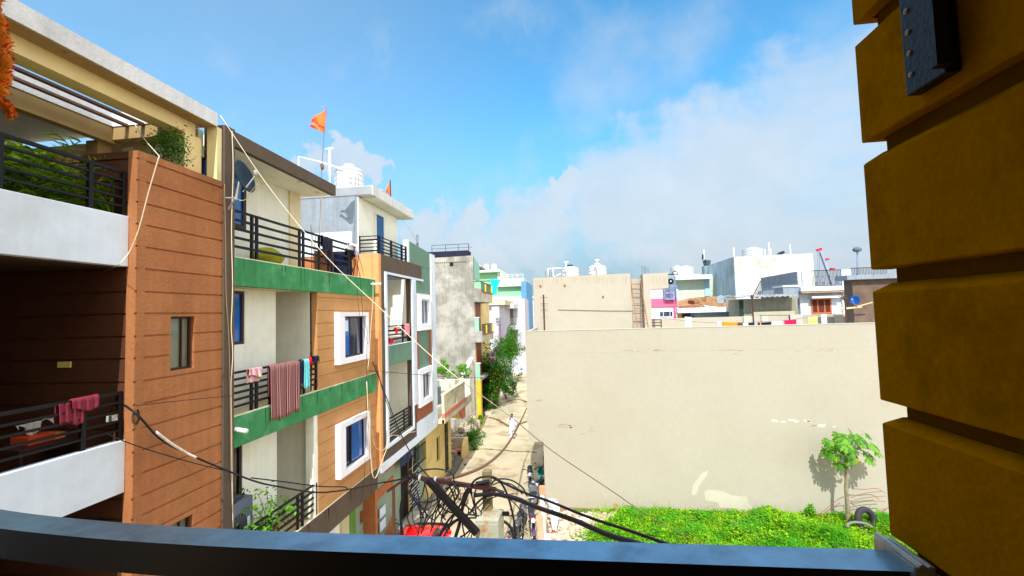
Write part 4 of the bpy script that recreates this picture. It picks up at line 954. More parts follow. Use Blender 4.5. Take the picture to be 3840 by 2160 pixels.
def dish(px, py, Y, r, mat, label, face, arm=None, group=None):
    p = at(px, py, Y=Y); t = thing('satellite_dish', label, 'satellite dish', (p.x, p.y, p.z-r*1.3), group)
    m = MB(); n = 20; vs = []
    f = Vector(face).normalized(); a = f.cross(Vector((0, 0, 1))).normalized(); b = a.cross(f)
    prof = [(0, 0), (r*.35, .02*r), (r*.7, .09*r), (r, .2*r)]
    vs = [p-f*.0]
    for rad, h in prof[1:]:
        for k in range(n): th = 2*math.pi*k/n; vs.append(p+(a*math.cos(th)+b*math.sin(th))*rad+f*h)
    fs = [(0, 1+k, 1+(k+1) % n) for k in range(n)]
    for q in range(2): fs += [(1+q*n+k, 1+q*n+(k+1) % n, 1+(q+1)*n+(k+1) % n, 1+(q+1)*n+k) for k in range(n)]
    m.add(vs, fs); m.build('reflector', mat, t, smooth=True, solid=.012*max(1, r))
    m = MB(); m.tube([p-f*.02, p-f*.1-Vector((0, 0, r*1.25))], .02+.01*r, 6); m.build('mast', M('grey_metal', (168, 170, 172), rough=.5), t)
    m = MB(); m.tube([p-Vector((0, 0, r*.9))+f*.1*r, p+f*r*.9-Vector((0, 0, .1*r))], .012+.006*r, 5); m.lathe(p+f*r*.9-Vector((0, 0, .12*r)), [(.03, 0), (.04, .05), (.03, .09)], 8); m.build('feed_arm', M('grey_metal', (168, 170, 172)), t)
    return t
dish(2704, 1124, 35.2, .33, CONC, 'light grey satellite dish on the brick shop roof', (-.3, -1, .5), group='satellite dishes on the brick shop')
dish(2733, 1124, 35.0, .36, M('dark_dish', (110, 118, 122), rough=.5), 'darker grey satellite dish beside the light one on the brick shop roof', (.3, -1, .4), group='satellite dishes on the brick shop')
# bare grey block
hG2 = thing('bare_grey_block', 'big windowless block of bare streaky cement, tallest on the right skyline', 'building', (18, 48, 0))
STK = M('streaky_cement', (184, 182, 172), var=.16, bump=.3, scale=.9, fine=.06, dirt=(140, 136, 126), dirtamt=.6, dscale=.35, alt=(206, 204, 196), altscale=.6)
BST = M('bluish_cement', (176, 196, 208), var=.14, bump=.3, scale=.7, streak=.45, dirt=(140, 144, 144), dirtamt=.7, dscale=.5)  # side face bluer and more streaked than the front
B(14.84, 21.5, 44, 52, 0, 13.17).build('body', STK, hG2)
B(14.80, 14.838, 44, 52.5, 0, 13.16).build('side_face', BST, hG2)
a = at(2641, 997, Y=52); b = at(2664, 997, Y=52); B(a.x, b.x, 52.0, 53, 9.0, a.z).build('rear_corner', CONC, hG2); DRZ = a.z; DRX = (a.x+b.x)/2
m = MB()
for px, py0 in ((2753, 928), (2838, 925), (2886, 908), (2893, 930), (2871, 933), (2966, 915), (2642, 935)):
    p = at(px, py0, Y=45); m.tube([(p.x, 45.2, 13.15), (p.x, 45.2, p.z)], .05 if px > 2800 else .07, 6)
m.build('roof_pipes', PIPE, hG2)
p = at(2822, 958, Y=46); t = tank(p.x, 46, 13.18, .9, .95, 'low white tank mostly hidden behind the top of the bare grey block')
m = MB(); m.prism([at(x, y, Y=45) for x, y in ((2915, 952), (2928, 944), (2940, 940), (2944, 948), (2936, 953))], (0, .3, 0)); tag(m.build('dark_sheet', M('navy_cloth', (38, 42, 76), var=.2)), 'dark blue sheet lying on top of the bare grey block', 'sheet')
m = MB(); m.lathe((DRX+.1, 52.5, DRZ), [(.3, 0), (.42, .5), (.42, .62), (.2, .66)], 16); tag(m.build('dark_drum', M('teal_drum', (60, 84, 96), rough=.4)), 'dark drum at the far corner of the bare grey block', 'drum')
p = at(2645, 985, Y=52); m = MB(); m.tube([p, at(2641, 935, Y=52)], .05, 6); m.grid(lambda u, v: at(2640-8*u, 950+20*v+6*u, Y=52)+Vector((0, .1*math.sin(u*6), 0)), 5, 5); tag(m.build('black_pennant', BLACKM, recalc=False), 'small black pennant on a crooked pole at the far corner of the bare grey block', 'flag')
# white house with railings
hW = thing('white_railed_house', 'white house with a brown shuttered window and ornate railings on its roof', 'house', (17, 36, 0))
ZW = at(3010, 1076, Y=33).z
B(15.42, 21, 33.6, 40, 0, ZW-.3).build('body', WHITE, hW)
B(15.2, 21, 32.9, 40, ZW-.3, ZW).build('roof_slab', WHITE, hW)
B(15.25, 21, 32.95, 33.55, ZW-.42, ZW-.302).build('slab_soffit', M('tan_soffit', (190, 150, 110)), hW)
for a0, a1 in ((3008, 3042), (3156, 3192)): a, b = at(a0, 1050, Y=33), at(a1, 1050, Y=33); B(a.x, b.x, 32.95, 33.1, ZW+.001, 10.85).build('roof_pier', WHITE, hW)
def ornrail(px0, px1, ztop, zbot, Y, n, par, name='railing'):
    a, b = at(px0, 1050, Y=Y), at(px1, 1050, Y=Y); m = MB(); m.box(a.x, b.x, Y-.02, Y+.02, ztop-.04, ztop); m.box(a.x, b.x, Y-.02, Y+.02, zbot, zbot+.03)
    for k in range(n): x = a.x+(b.x-a.x)*(k+.5)/n; m.tube([(x, Y, zbot), (x, Y, ztop)], .012, 4)
    for k in range(4):
        x = a.x+(b.x-a.x)*(k+.7)/4.4; pts = [(x+.07*math.cos(t*.785), Y-.02, zbot+.18+.07*math.sin(t*.785)) for t in range(9)]; m.tube(pts, .014, 4, cap=False); m.lathe((x, Y-.02, zbot+.55), [(.01, 0), (.035, .06), (.01, .16)], 6)
    m.build(name, BLACKM, par)
ornrail(3043, 3156, 10.88, ZW+.02, 33, 22, hW); ornrail(3193, 3330, 10.95, ZW+.02, 33, 24, hW)
B(15.38, 15.42, 33.7, 39.8, 8.4, 10.9).build('stair_wall', CONC, hW)
window(hW, 'y', 33.55, 16.08, 17.36, 7.98, 9.0, M('brown_shutter_frame', (196, 112, 56), var=.2), M('dark_curtain', (96, 46, 44), var=.3), mull=(16.5, 16.93), fw=.09, depth=.05)
B(15.95, 17.75, 33.1, 33.6, 9.02, 9.16).build('sunshade', WHITE, hW)
a, b = at(3067, 1085, Y=33.55), at(3080, 1096, Y=33.55); B(a.x, b.x, 33.55, 33.598, b.z, a.z).build('vent_hole', DARK, hW)
m = MB(); p = at(3160, 1075, Y=33.4); m.tube([(p.x, 33.5, 6), (p.x, 33.5, 9.7)], .05, 8); m.build('rain_pipe', PIPE, hW)
ornrail(3045, 3180, 7.98, 7.2, 31.5, 26, hW)
# steel stair + slope seen against the block
t = thing('iron_stair_rail', 'thin dark iron stair railing rising to the right beside the grey slanted wall', 'railing', at(2820, 1118, Y=36))
m = MB(); m.tube([at(2822, 1112, Y=36), at(2853, 1053, Y=36)], .03, 5)
for k in range(6): x = 2826+5*k; m.tube([at(x, 1114, Y=36), at(x+2, 1104-9*k, Y=36)], .015, 4)
m.tube(smoothpts([at(x, y, Y=36) for x, y in ((2832, 1115), (2842, 1100), (2858, 1093), (2860, 1118))], 4), .02, 4); m.build('bars', BLACKM, t)
t = thing('concrete_water_tank', 'square grey cement water tank in front of the slanted wall', 'water tank', at(2965, 1120, Y=32))
FB(2936, 1075, 2995, 1118, 32, 1.4, 'tank', CONC, t, True); FB(2934, 1070, 2998, 1075, 31.95, 1.5, 'lid', CONCL, t, True)
# tin roofed shed
hT = thing('tin_roofed_shed', 'low grey shed with a rippled tin roof edge and a dark open front', 'shed', (12.5, 31, 6.8))
FB(2770, 1122, 2998, 1240, 31.6, 2, 'rear_wall', M('shed_olive_wall', (150, 148, 128), var=.15, streak=.2), hT, True)
FB(2826, 1170, 2986, 1240, 31.2, .12, 'low_wall', M('shed_cream_wall', (186, 182, 156), var=.1), hT, True)
FB(2772, 1126, 2792, 1240, 31.5, .08, 'doorway', M('dark_green_door', (34, 60, 58)), hT)
m = MB(); a, b = at(2815, 1120, Y=30.6), at(3000, 1122, Y=30.6)
m.grid(lambda u, v: Vector((a.x+(b.x-a.x)*u, 30.6+1.6*v, a.z+.1+.16*v+.03*math.sin(u*60))), 90, 2); m.build('tin_roof', M('tin_sheet', (170, 172, 170), rough=.5, metal=.3, var=.2, dirt=(110, 96, 84), dirtamt=.6), hT, solid=.02)
B(a.x-.9, a.x-.02, 30.7, 32.4, a.z+.12, a.z+.17).build('blue_sheet', M('pale_blue_sheet', (150, 182, 204)), hT)
for i, px in enumerate((2840, 2862, 2888)):
    p = at(px, 1114, Y=31); m = MB(); stone(m, (p.x, 31.1, p.z+.0), .1, random.Random(i)); tag(m.build('roof_brick', M('loose_brick', (172, 102, 78))), ('brick on the left of the tin roof', 'brick in the middle of the tin roof', 'brick on the right of the tin roof')[i]+' of the grey shed', 'brick', 'loose bricks on the tin roof')
# brown brick building at the pillar
hB2 = thing('brown_brick_house', 'dark brown raw brick house with a broken concrete roof slab, beside the dark pillar', 'house', (16, 29, 6))
RB = M('raw_brown_brick', (112, 92, 78), var=.25, bump=.6, scale=3, dirt=(74, 58, 52), dirtamt=.8, dscale=1.3)
B(15.35, 19, 27.5, 28.3, 0, 9.9).build('wall', RB, hB2); B(14.95, 19, 27.2, 28.4, 9.9, 10.15).build('roof_slab', CONC, hB2); B(15.0, 19, 26.9, 27.49, 0, 8.55).build('front_wall', RB, hB2)
t = thing('blue_dish', 'blue satellite dish against the brown brick house', 'satellite dish', (15, 27.3, 8)); t2 = None
bpy.data.objects.remove(t)
dish(3208, 1128, 27.2, .3, M('royal_blue', (30, 84, 156), rough=.4), 'blue satellite dish leaning against the brown brick house', (-1, -.5, .3))
for x0, y0, x1, y1, lb in ((3140, 1162, 3225, 1152, 'grey pole lying flat from the brown brick house towards the white house'), (3150, 1156, 3232, 1152, 'reddish plank beside the flat grey pole'), (3205, 1153, 3272, 1134, 'pale bamboo pole rising towards the dark pillar'), (3145, 1110, 3215, 1152, 'thin pole slanting down to the brown brick house')):
    m = MB(); m.tube([at(x0, y0, Y=26.5), at(x1, y1, Y=26.3)], .035 if 'thin' not in lb else .018, 6); tag(m.build('loose_pole', M('bamboo', (206, 184, 140)) if 'bamboo' in lb or 'grey' in lb else RUST), lb, 'pole')
# crane and tower lamp
t = thing('crane', 'far red tipped crane jib leaning over the white house railing', 'crane', at(3130, 1065, Y=160))
CR = M('crane_grey', (150, 158, 184), rough=.5); CRR = M('crane_red', (226, 44, 60))
m = MB(); m.bar(at(3078, 945, Y=160), at(3135, 1100, Y=160), 1.0, .8); m.build('jib', CR, t)
m = MB(); m.prism([at(x, y, Y=159.5) for x, y in ((3064, 935), (3075, 930), (3083, 928), (3083, 938), (3070, 940))], (0, 1.2, 0)); m.build('jib_head', CRR, t)
for px, py in ((3100, 972), (3121, 1008)): m = MB(); m.bar(at(px-7, py, Y=159.8), at(px+7, py, Y=159.8), 1.2, .5); m.build('collar', CRR, t)
m = MB(); m.tube([at(3066, 938, Y=160), at(3070, 1100, Y=160)], .09, 4); m.tube([at(3072, 938, Y=160), at(3076, 1100, Y=160)], .09, 4); m.build('hoist_cable', CR, t)
t = thing('high_mast', 'far tall grey mast with a round head above the white house railing', 'mast', at(3216, 1060, Y=150))
m = MB()
for dx in (-5, 0, 6): m.tube([at(3216+dx*1.2, 1100, Y=150), at(3215+dx*.3, 944, Y=150)], .12, 4)
m.build('legs', CR, t); m = MB(); p = at(3215, 945, Y=150); m.lathe((p.x, 150, p.z), [(.4, 0), (1.1, .3), (1.2, .9), (.8, 1.4), (.3, 1.6)], 12); m.build('head', M('mast_head', (96, 112, 134)), t)
# rusty T posts and washing
def tpost(px, py0, py1, Y, label, r=.035, cap=True):
    t = thing('clothes_post', label, 'post', (at(px, py1, Y=Y).x, Y, 6.8), 'rusty posts on the roof terrace')
    a = at(px, py0, Y=Y); m = MB(); m.tube([(a.x, Y, 6.8), (a.x, Y, a.z)], r, 7); m.build('post', RUST, t)
    if cap: m = MB(); m.lathe((a.x, Y, a.z-.12), [(.05, 0), (.09, .05), (.06, .12), (.08, .16)], 8); m.build('finial', RUST, t)
    return t
tpost(2820, 1110, 1230, 24, 'tall rusty post with a knobbed top between the dark cloths'); tpost(3168, 1115, 1220, 24, 'rusty post in front of the white railed house'); 
t = tpost(2960, 1183, 1230, 24, 'short rusty post at the end of a thin iron bar', cap=False)
m = MB(); m.tube([at(2848, 1183, Y=24), at(2962, 1182, Y=24)], .015, 5); tag(m.build('iron_bar', RUST), 'thin iron bar between two rusty posts above the washing', 'bar')
LY = 23.0
line = [at(x, y, Y=LY) for x, y in ((2480, 1192), (2600, 1206), (2700, 1210), (2820, 1207), (2960, 1200), (3110, 1176), (3170, 1165))]
m = MB(); m.tube(smoothpts(line, 5), .006, 4); tag(m.build('washing_line', BWIRE), 'thin washing line across the roof terrace', 'washing line')
CL = [((2568, 1188), (2593, 1190), 42, (236, 238, 244), 'white shirt hanging highest, left on the washing line', 'shirt'),
      ((2688, 1205), (2706, 1206), 26, (236, 196, 206), 'white and red patterned cloth on the washing line', 'cloth'),
      ((2706, 1206), (2765, 1209), 22, (255, 140, 40), 'wide orange cloth on the washing line', 'cloth'),
      ((2765, 1210), (2785, 1210), 15, (96, 70, 40), 'small brown cloth next to the orange one', 'cloth'),
      ((2786, 1211), (2802, 1210), 10, (206, 206, 212), 'small pale grey cloth next to the brown one', 'cloth'),
      ((2806, 1210), (2829, 1209), 16, (24, 32, 76), 'small navy cloth in front of the knobbed post', 'cloth'),
      ((2840, 1209), (2850, 1209), 14, (110, 20, 50), 'narrow maroon cloth beside the wide black one', 'cloth'),
      ((2855, 1209), (2892, 1207), 18, (18, 18, 34), 'wide black cloth on the washing line', 'cloth'),
      ((2895, 1205), (2932, 1203), 24, (238, 238, 240), 'white cloth between the black and the crimson one', 'cloth'),
      ((2940, 1201), (2986, 1197), 28, (208, 24, 84), 'crimson patterned cloth on the washing line', 'cloth'),
      ((3028, 1190), (3066, 1185), 34, (190, 186, 118), 'olive cloth on the washing line', 'cloth'),
      ((3078, 1180), (3100, 1178), 44, (190, 206, 220), 'blue checked towel at the right end of the washing line', 'towel')]
for i, (a, b, dp, c, lb, cat) in enumerate(CL):
    A, Bp = at(*a, Y=LY), at(*b, Y=LY); d = dp*LY/FOC*1.05
    m = MB(); cloth(m, A, Bp, d, folds=2+i % 3, amp=.02, nu=14, nv=8, nrm=(0, 1, 0), hem=.06, seed=i)
    tag(m.build('hanging_'+cat, M('washing_%s' % lb.split()[0]+str(i), c, var=.18 if 'pattern' not in lb else .5, scale=5, bump=0, rough=.9), smooth=True, solid=.008, recalc=False), lb, cat, 'washing on the roof terrace')
# ================================================================ the balcony one stands on
OCH = M('ochre_render', (150, 102, 0), var=.1, bump=.16, scale=7, fine=.1, dirt=(104, 70, 0), dirtamt=.55, dscale=6, spec=0, rough=1)
pil = thing('grooved_pillar', 'dark ochre rendered pillar with deep horizontal grooves at the right edge of the balcony', 'pillar', (.85, .6, 7.05))
zg = [9.14, 8.90, 8.65, 8.40, 8.15, 7.9, 7.65, 7.4]
rr = random.Random(2)
def block(z0, z1):
    """rusticated block with rounded arrises and slightly uneven render"""
    x0, x1, y0, y1, c = .58, 1.5, -1.6, .975, .022
    m = MB(); prof = [(c, z0), (c*.08, z0+.0015), (0, z0+.004), (0, z1-.017), (c*.12, z1-.014), (c, z1)]
    ys = [y0+(y1-y0)*k/60 for k in range(61)]
    vs = []; n = len(ys)
    for d, z in prof:
        for k, y in enumerate(ys):
            e = rr.uniform(-.0008, .0008); yy = y-d if k == n-1 else y
            vs.append((x0+d+e, yy, z+rr.uniform(-.0008, .0008)))
    m.add(vs, [(j*n+k, j*n+k+1, (j+1)*n+k+1, (j+1)*n+k) for j in range(len(prof)-1) for k in range(n-1)])
    # far return of the pillar
    xs = [x0+(x1-x0)*k/20 for k in range(21)]; vs = []; q = len(xs)
    for d, z in prof:
        for k, x in enumerate(xs): vs.append((x+(d if k == 0 else 0), y1-d, z))
    m.add(vs, [(j*q+k, j*q+k+1, (j+1)*q+k+1, (j+1)*q+k) for j in range(len(prof)-1) for k in range(q-1)])
    o = m.build('pillar_block', OCH, pil, smooth=False, recalc=True); return o
edges = [10.1]+zg+[7.05]
for i in range(len(edges)-1):
    z1 = edges[i]-(0 if i == 0 else .013); z0 = edges[i+1]+(.013 if i+1 < len(edges)-1 else 0)
    if i == 0: block(9.153, 9.42); block(9.447, 9.72); block(9.75, 10.1)
    else: block(z0, z1)
B(.605, 1.5, -1.6, .945, 7.05, 10.1).build('core', M('groove_shade_ochre', (104, 68, 0), var=.15, bump=.2, scale=12, spec=0), pil)  # shade inside the grooves put into a darker ochre
# rail
RAILM = M('sky_sheen_rail', (124, 160, 182), rough=.3, var=.35, scale=7, bump=.03, metal=.75, dirt=(90, 104, 118), dirtamt=.6, dscale=9)  # sky reflection put into the pale blue of the top face
rl = thing('balcony_rail', 'wide dark enamelled steel handrail running across the foreground and bending at its left end', 'railing', (-.4, .9, 8.0))
m = MB(); P = [(p.x, p.y) for p in smoothpts([(-2.4, 1.27, 0), (-1.9, 1.085, 0), (-1.45, .975, 0), (-1.1, .928, 0), (-.75, .908, 0), (-.3, .905, 0), (.575, .91, 0)], 6)]
W2 = .036
def off(i, s):
    a = Vector(P[max(i-1, 0)]); b = Vector(P[min(i+1, len(P)-1)]); d = (b-a).normalized(); n = Vector((-d.y, d.x)); q = Vector(P[i])+n*s; return q
for i in range(len(P)-1):
    a0, a1, b0, b1 = off(i, -W2), off(i, W2), off(i+1, -W2), off(i+1, W2)
    zt_, zb_2 = 8.15, 8.085
    m.add([(a0.x, a0.y, zt_), (a1.x, a1.y, zt_), (b1.x, b1.y, zt_), (b0.x, b0.y, zt_), (a0.x, a0.y, zb_2), (a1.x, a1.y, zb_2), (b1.x, b1.y, zb_2), (b0.x, b0.y, zb_2)],
          [(0, 1, 2, 3), (7, 6, 5, 4), (0, 3, 7, 4), (1, 5, 6, 2)])
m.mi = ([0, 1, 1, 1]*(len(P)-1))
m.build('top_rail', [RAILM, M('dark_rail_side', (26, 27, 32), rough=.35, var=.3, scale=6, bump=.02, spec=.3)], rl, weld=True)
m = MB()
for x in (-1.7, -.62, .3): m.box(x-.015, x+.015, .9, .93, 7.15, 8.084)
for z in (7.3, 7.45, 7.6, 7.75): m.box(-1.7, .574, .907, .922, z-.008, z+.008)
m.build('lower_bars', BLACKM, rl)
CHR = M('worn_steel', (150, 160, 160), rough=.3, metal=.7, var=.3, scale=20)
m = MB(); m.box(.545, .577, .86, .968, 8.075, 8.165); m.tube([(.55, .85, 8.168), (.55, .965, 8.168)], .006, 8); m.tube([(.562, .85, 8.168), (.562, .95, 8.168)], .004, 8); m.build('wall_flange', CHR, rl, bevel=.003)
# black drilled channel screwed to the pillar
ch = thing('drilled_channel', 'black steel channel with a row of round bolt heads fixed to the ochre pillar', 'bracket', (.57, .78, 8.94))
MB().box(.556, .578, .735, .815, 8.935, 10.08).build('channel', M('blue_black_steel', (9, 12, 15), rough=.45, var=.3, scale=10), ch, bevel=.002)
MB().box(.535, .556, .72, .735, 8.94, 10.08).build('channel_lip', M('blue_black_steel', (9, 12, 15)), ch)
for z in (8.965, 9.0, 9.035, 9.07, 9.105, 9.14):
    m = MB(); m.lathe((.556, .80, z), [(.0045, 0), (.0045, -.002), (.002, -.003)], 10, axis='x'); m.build('bolt', M('dull_brass', (150, 130, 80), rough=.4), ch)
# room shell behind and above the viewer
own = thing('own_building', 'ochre walls and ceiling of the building the photographer stands in', 'building', (0, -1.5, 0))
B(-2.6, 3, -4.5, .86, 10.1, 10.25).build('ceiling', OCH, own); B(-2.6, 3, -4.6, -4.5, 7, 10.1).build('back_wall', OCH, own)
B(-2.35, 3, -4.5, 1.0, 6.9, 7.05).build('balcony_floor', OCH, own); B(-2.35, 1.49, -4.5, .9, .0, 6.9).build('lower_wall', OCH, own); B(1.5, 3.0, -4.5, .98, 0, 10.09).build('side_wall', OCH, own)
B(-2.6, 3, -12, .7, 10.26, 13.6).build('sky_block_storey', OCH, own); B(-2.6, -2.45, -12, -2.2, 0, 10.09).build('street_wall', OCH, own)  # unseen storey added tall to keep sky light off the tower balcony
# orange cloth hanging at the far left
ORF = M('fuzzy_orange_cloth', (255, 140, 30), var=.25, scale=20, bump=.5, rough=1, dirt=(226, 84, 16), dirtamt=.7, dscale=9)
oc = thing('orange_garland', 'fuzzy orange cloth streamer hanging close to the viewer at the left edge', 'garland', (-1.12, .75, 9.0))
def fuzz(pts, r, n, name):
    m = MB(); S = smoothpts(pts, 6); k = len(S); rs = [r[0]+(r[1]-r[0])*i/(k-1) for i in range(k)]
    rs = [q*(1+.18*math.sin(i*1.1)) for i, q in enumerate(rs)]; m.tube(S, rs, 12)
    rn = random.Random(n)
    for _ in range(n):
        i = rn.randrange(k); d = Vector((rn.gauss(0, 1), rn.gauss(0, 1), rn.gauss(0, 1))).normalized(); q = S[i]+d*rs[i]*.95
        m.add([q, q+d*.006+Vector((.002, 0, 0)), q+d*.005+Vector((0, 0, .003))], [(0, 1, 2)])
    m.build(name, ORF, oc, smooth=True)
g0 = at(-45, -60, Y=.75)
MB().tube([g0, (g0.x-.03, .75, 9.7), (g0.x-.03, .75, 10.1)], .004, 6).build('cord', BWIRE, oc)
fuzz([g0, at(-30, 60, Y=.75), at(-12, 130, Y=.75), at(-8, 220, Y=.74), at(-12, 280, Y=.75), at(-25, 340, Y=.75)], (.016, .019), 900, 'streamer')
fuzz([at(-25, 330, Y=.75), at(-5, 385, Y=.75), at(18, 395, Y=.75), at(34, 415, Y=.75), at(40, 445, Y=.75)], (.008, .004), 300, 'tail')
# ================================================================ pole, cross arm, box and the cable tangle
YPOLE = 10.8
PC = M('weathered_pole_concrete', (126, 114, 80), var=.2, bump=.5, scale=4, fine=.15, streak=.25, dirt=(96, 88, 70), dirtamt=.7, dscale=3)
pt = at(1826, 1762, Y=YPOLE)
pole = thing('electric_pole', 'square weathered concrete electric pole with a rusty cross arm and a black brace', 'pole', (pt.x, YPOLE, 0))
m = MB(); w0, w1 = .135, .098
m.add([(pt.x-w0, YPOLE-w0, 0), (pt.x+w0, YPOLE-w0, 0), (pt.x+w0, YPOLE+w0, 0), (pt.x-w0, YPOLE+w0, 0), (pt.x-w1, YPOLE-w1, pt.z), (pt.x+w1, YPOLE-w1, pt.z), (pt.x+w1, YPOLE+w1, pt.z), (pt.x-w1, YPOLE+w1, pt.z)],
      [(3, 2, 1, 0), (4, 5, 6, 7), (0, 1, 5, 4), (1, 2, 6, 5), (2, 3, 7, 6), (3, 0, 4, 7)])
m.build('pole', PC, pole, bevel=.015)
YA = YPOLE-.2
MARM = M('maroon_arm', (62, 30, 30), rough=.65, var=.25, dirt=(50, 28, 30), dirtamt=.6, dscale=4)
MB().bar(at(1555, 1790, Y=YA), at(1860, 1836, Y=YA), .09, .085).build('cross_arm', MARM, pole)
m = MB()
for px, py in ((1575, 1792), (1633, 1800)): p = at(px, py, Y=YA); m.box(p.x-.022, p.x+.022, YA-.055, YA+.055, p.z-.055, p.z+.055)
m.build('clamp', M('galvanised_clamp', (196, 200, 200), rough=.4), pole)
MB().bar(at(1606, 1800, Y=YA-.1), at(1790, 2000, Y=YA-.35), .15, .12).build('brace', M('black_brace', (14, 11, 10), rough=.6, var=.25), pole)
m = MB(); m.bar(at(1452, 1843, Y=YA-.2), at(1535, 1785, Y=YA-.05), .05, .05); m.build('stay_arm', MARM, pole)
m = MB(); m.tube([at(1850, 1832, Y=YA), at(1890, 1848, Y=YA-.05)], .035, 8); m.tube([at(1785, 1815, Y=YA), at(1835, 1806, Y=YA)], .05, 8); m.build('insulator', BLACKM, pole)
p = at(1475, 1822, Y=13.7); t = thing('iron_t_post', 'rusty upright iron post standing in front of the sage green ground floor', 'post', (p.x, 13.7, .1))
MB().box(p.x-.035, p.x+.035, 13.66, 13.74, .1, p.z).build('post', RUST, t)
# meter box
bp = [at(1352/4.025+1440, 1010/4.025+1700, Y=10.35), at(1752/4.025+1440, 1010/4.025+1700, Y=10.35)]
jb = thing('junction_box', 'pale grey green metal junction box streaked with rust below the pole', 'junction box', ((bp[0].x+bp[1].x)/2, 10.5, bp[0].z-.6))
JBM = M('pale_box_paint', (160, 164, 144), rough=.6, var=.08, bump=.1, dirt=(160, 92, 30), dirtamt=.85, dscale=3.2)
x0, x1, z1 = bp[0].x, bp[1].x, bp[0].z
m = MB(); m.prism([(x0, 10.42, z1), (x1, 10.42, z1), (x1, 10.62, z1+.075), (x1, 10.8, z1+.075), (x1, 10.8, z1-.9), (x1, 10.42, z1-.9)][:0] or [(x0+.02, 10.40, z1-.9), (x0+.02, 10.40, z1-.02), (x0+.06, 10.52, z1+.05), (x0+.1, 10.8, z1+.08), (x0+.1, 10.8, z1-.9)], (x1-x0-.08, 0, 0)); m.build('case', JBM, jb, bevel=.02)
MB().box(x0+.03, x1-.05, 10.375, 10.399, z1-.86, z1-.09).build('door', JBM, jb, bevel=.012)
m = MB(); 
for k in range(3): m.box(x0+.16+.03*k, x1-.2, 10.368, 10.374, z1-.42-.09*k, z1-.405-.09*k) if k != 1 else m.box((x0+x1)/2-.03, (x0+x1)/2+.03, 10.368, 10.374, z1-.5, z1-.46)
m.build('faded_lettering', M('faded_purple_print', (140, 128, 120), var=.5, scale=30), jb)
MB().box(x1+.01, x1+.17, 10.6, 10.64, z1+.0, z1+.09).build('side_plate', BLACKM, jb)
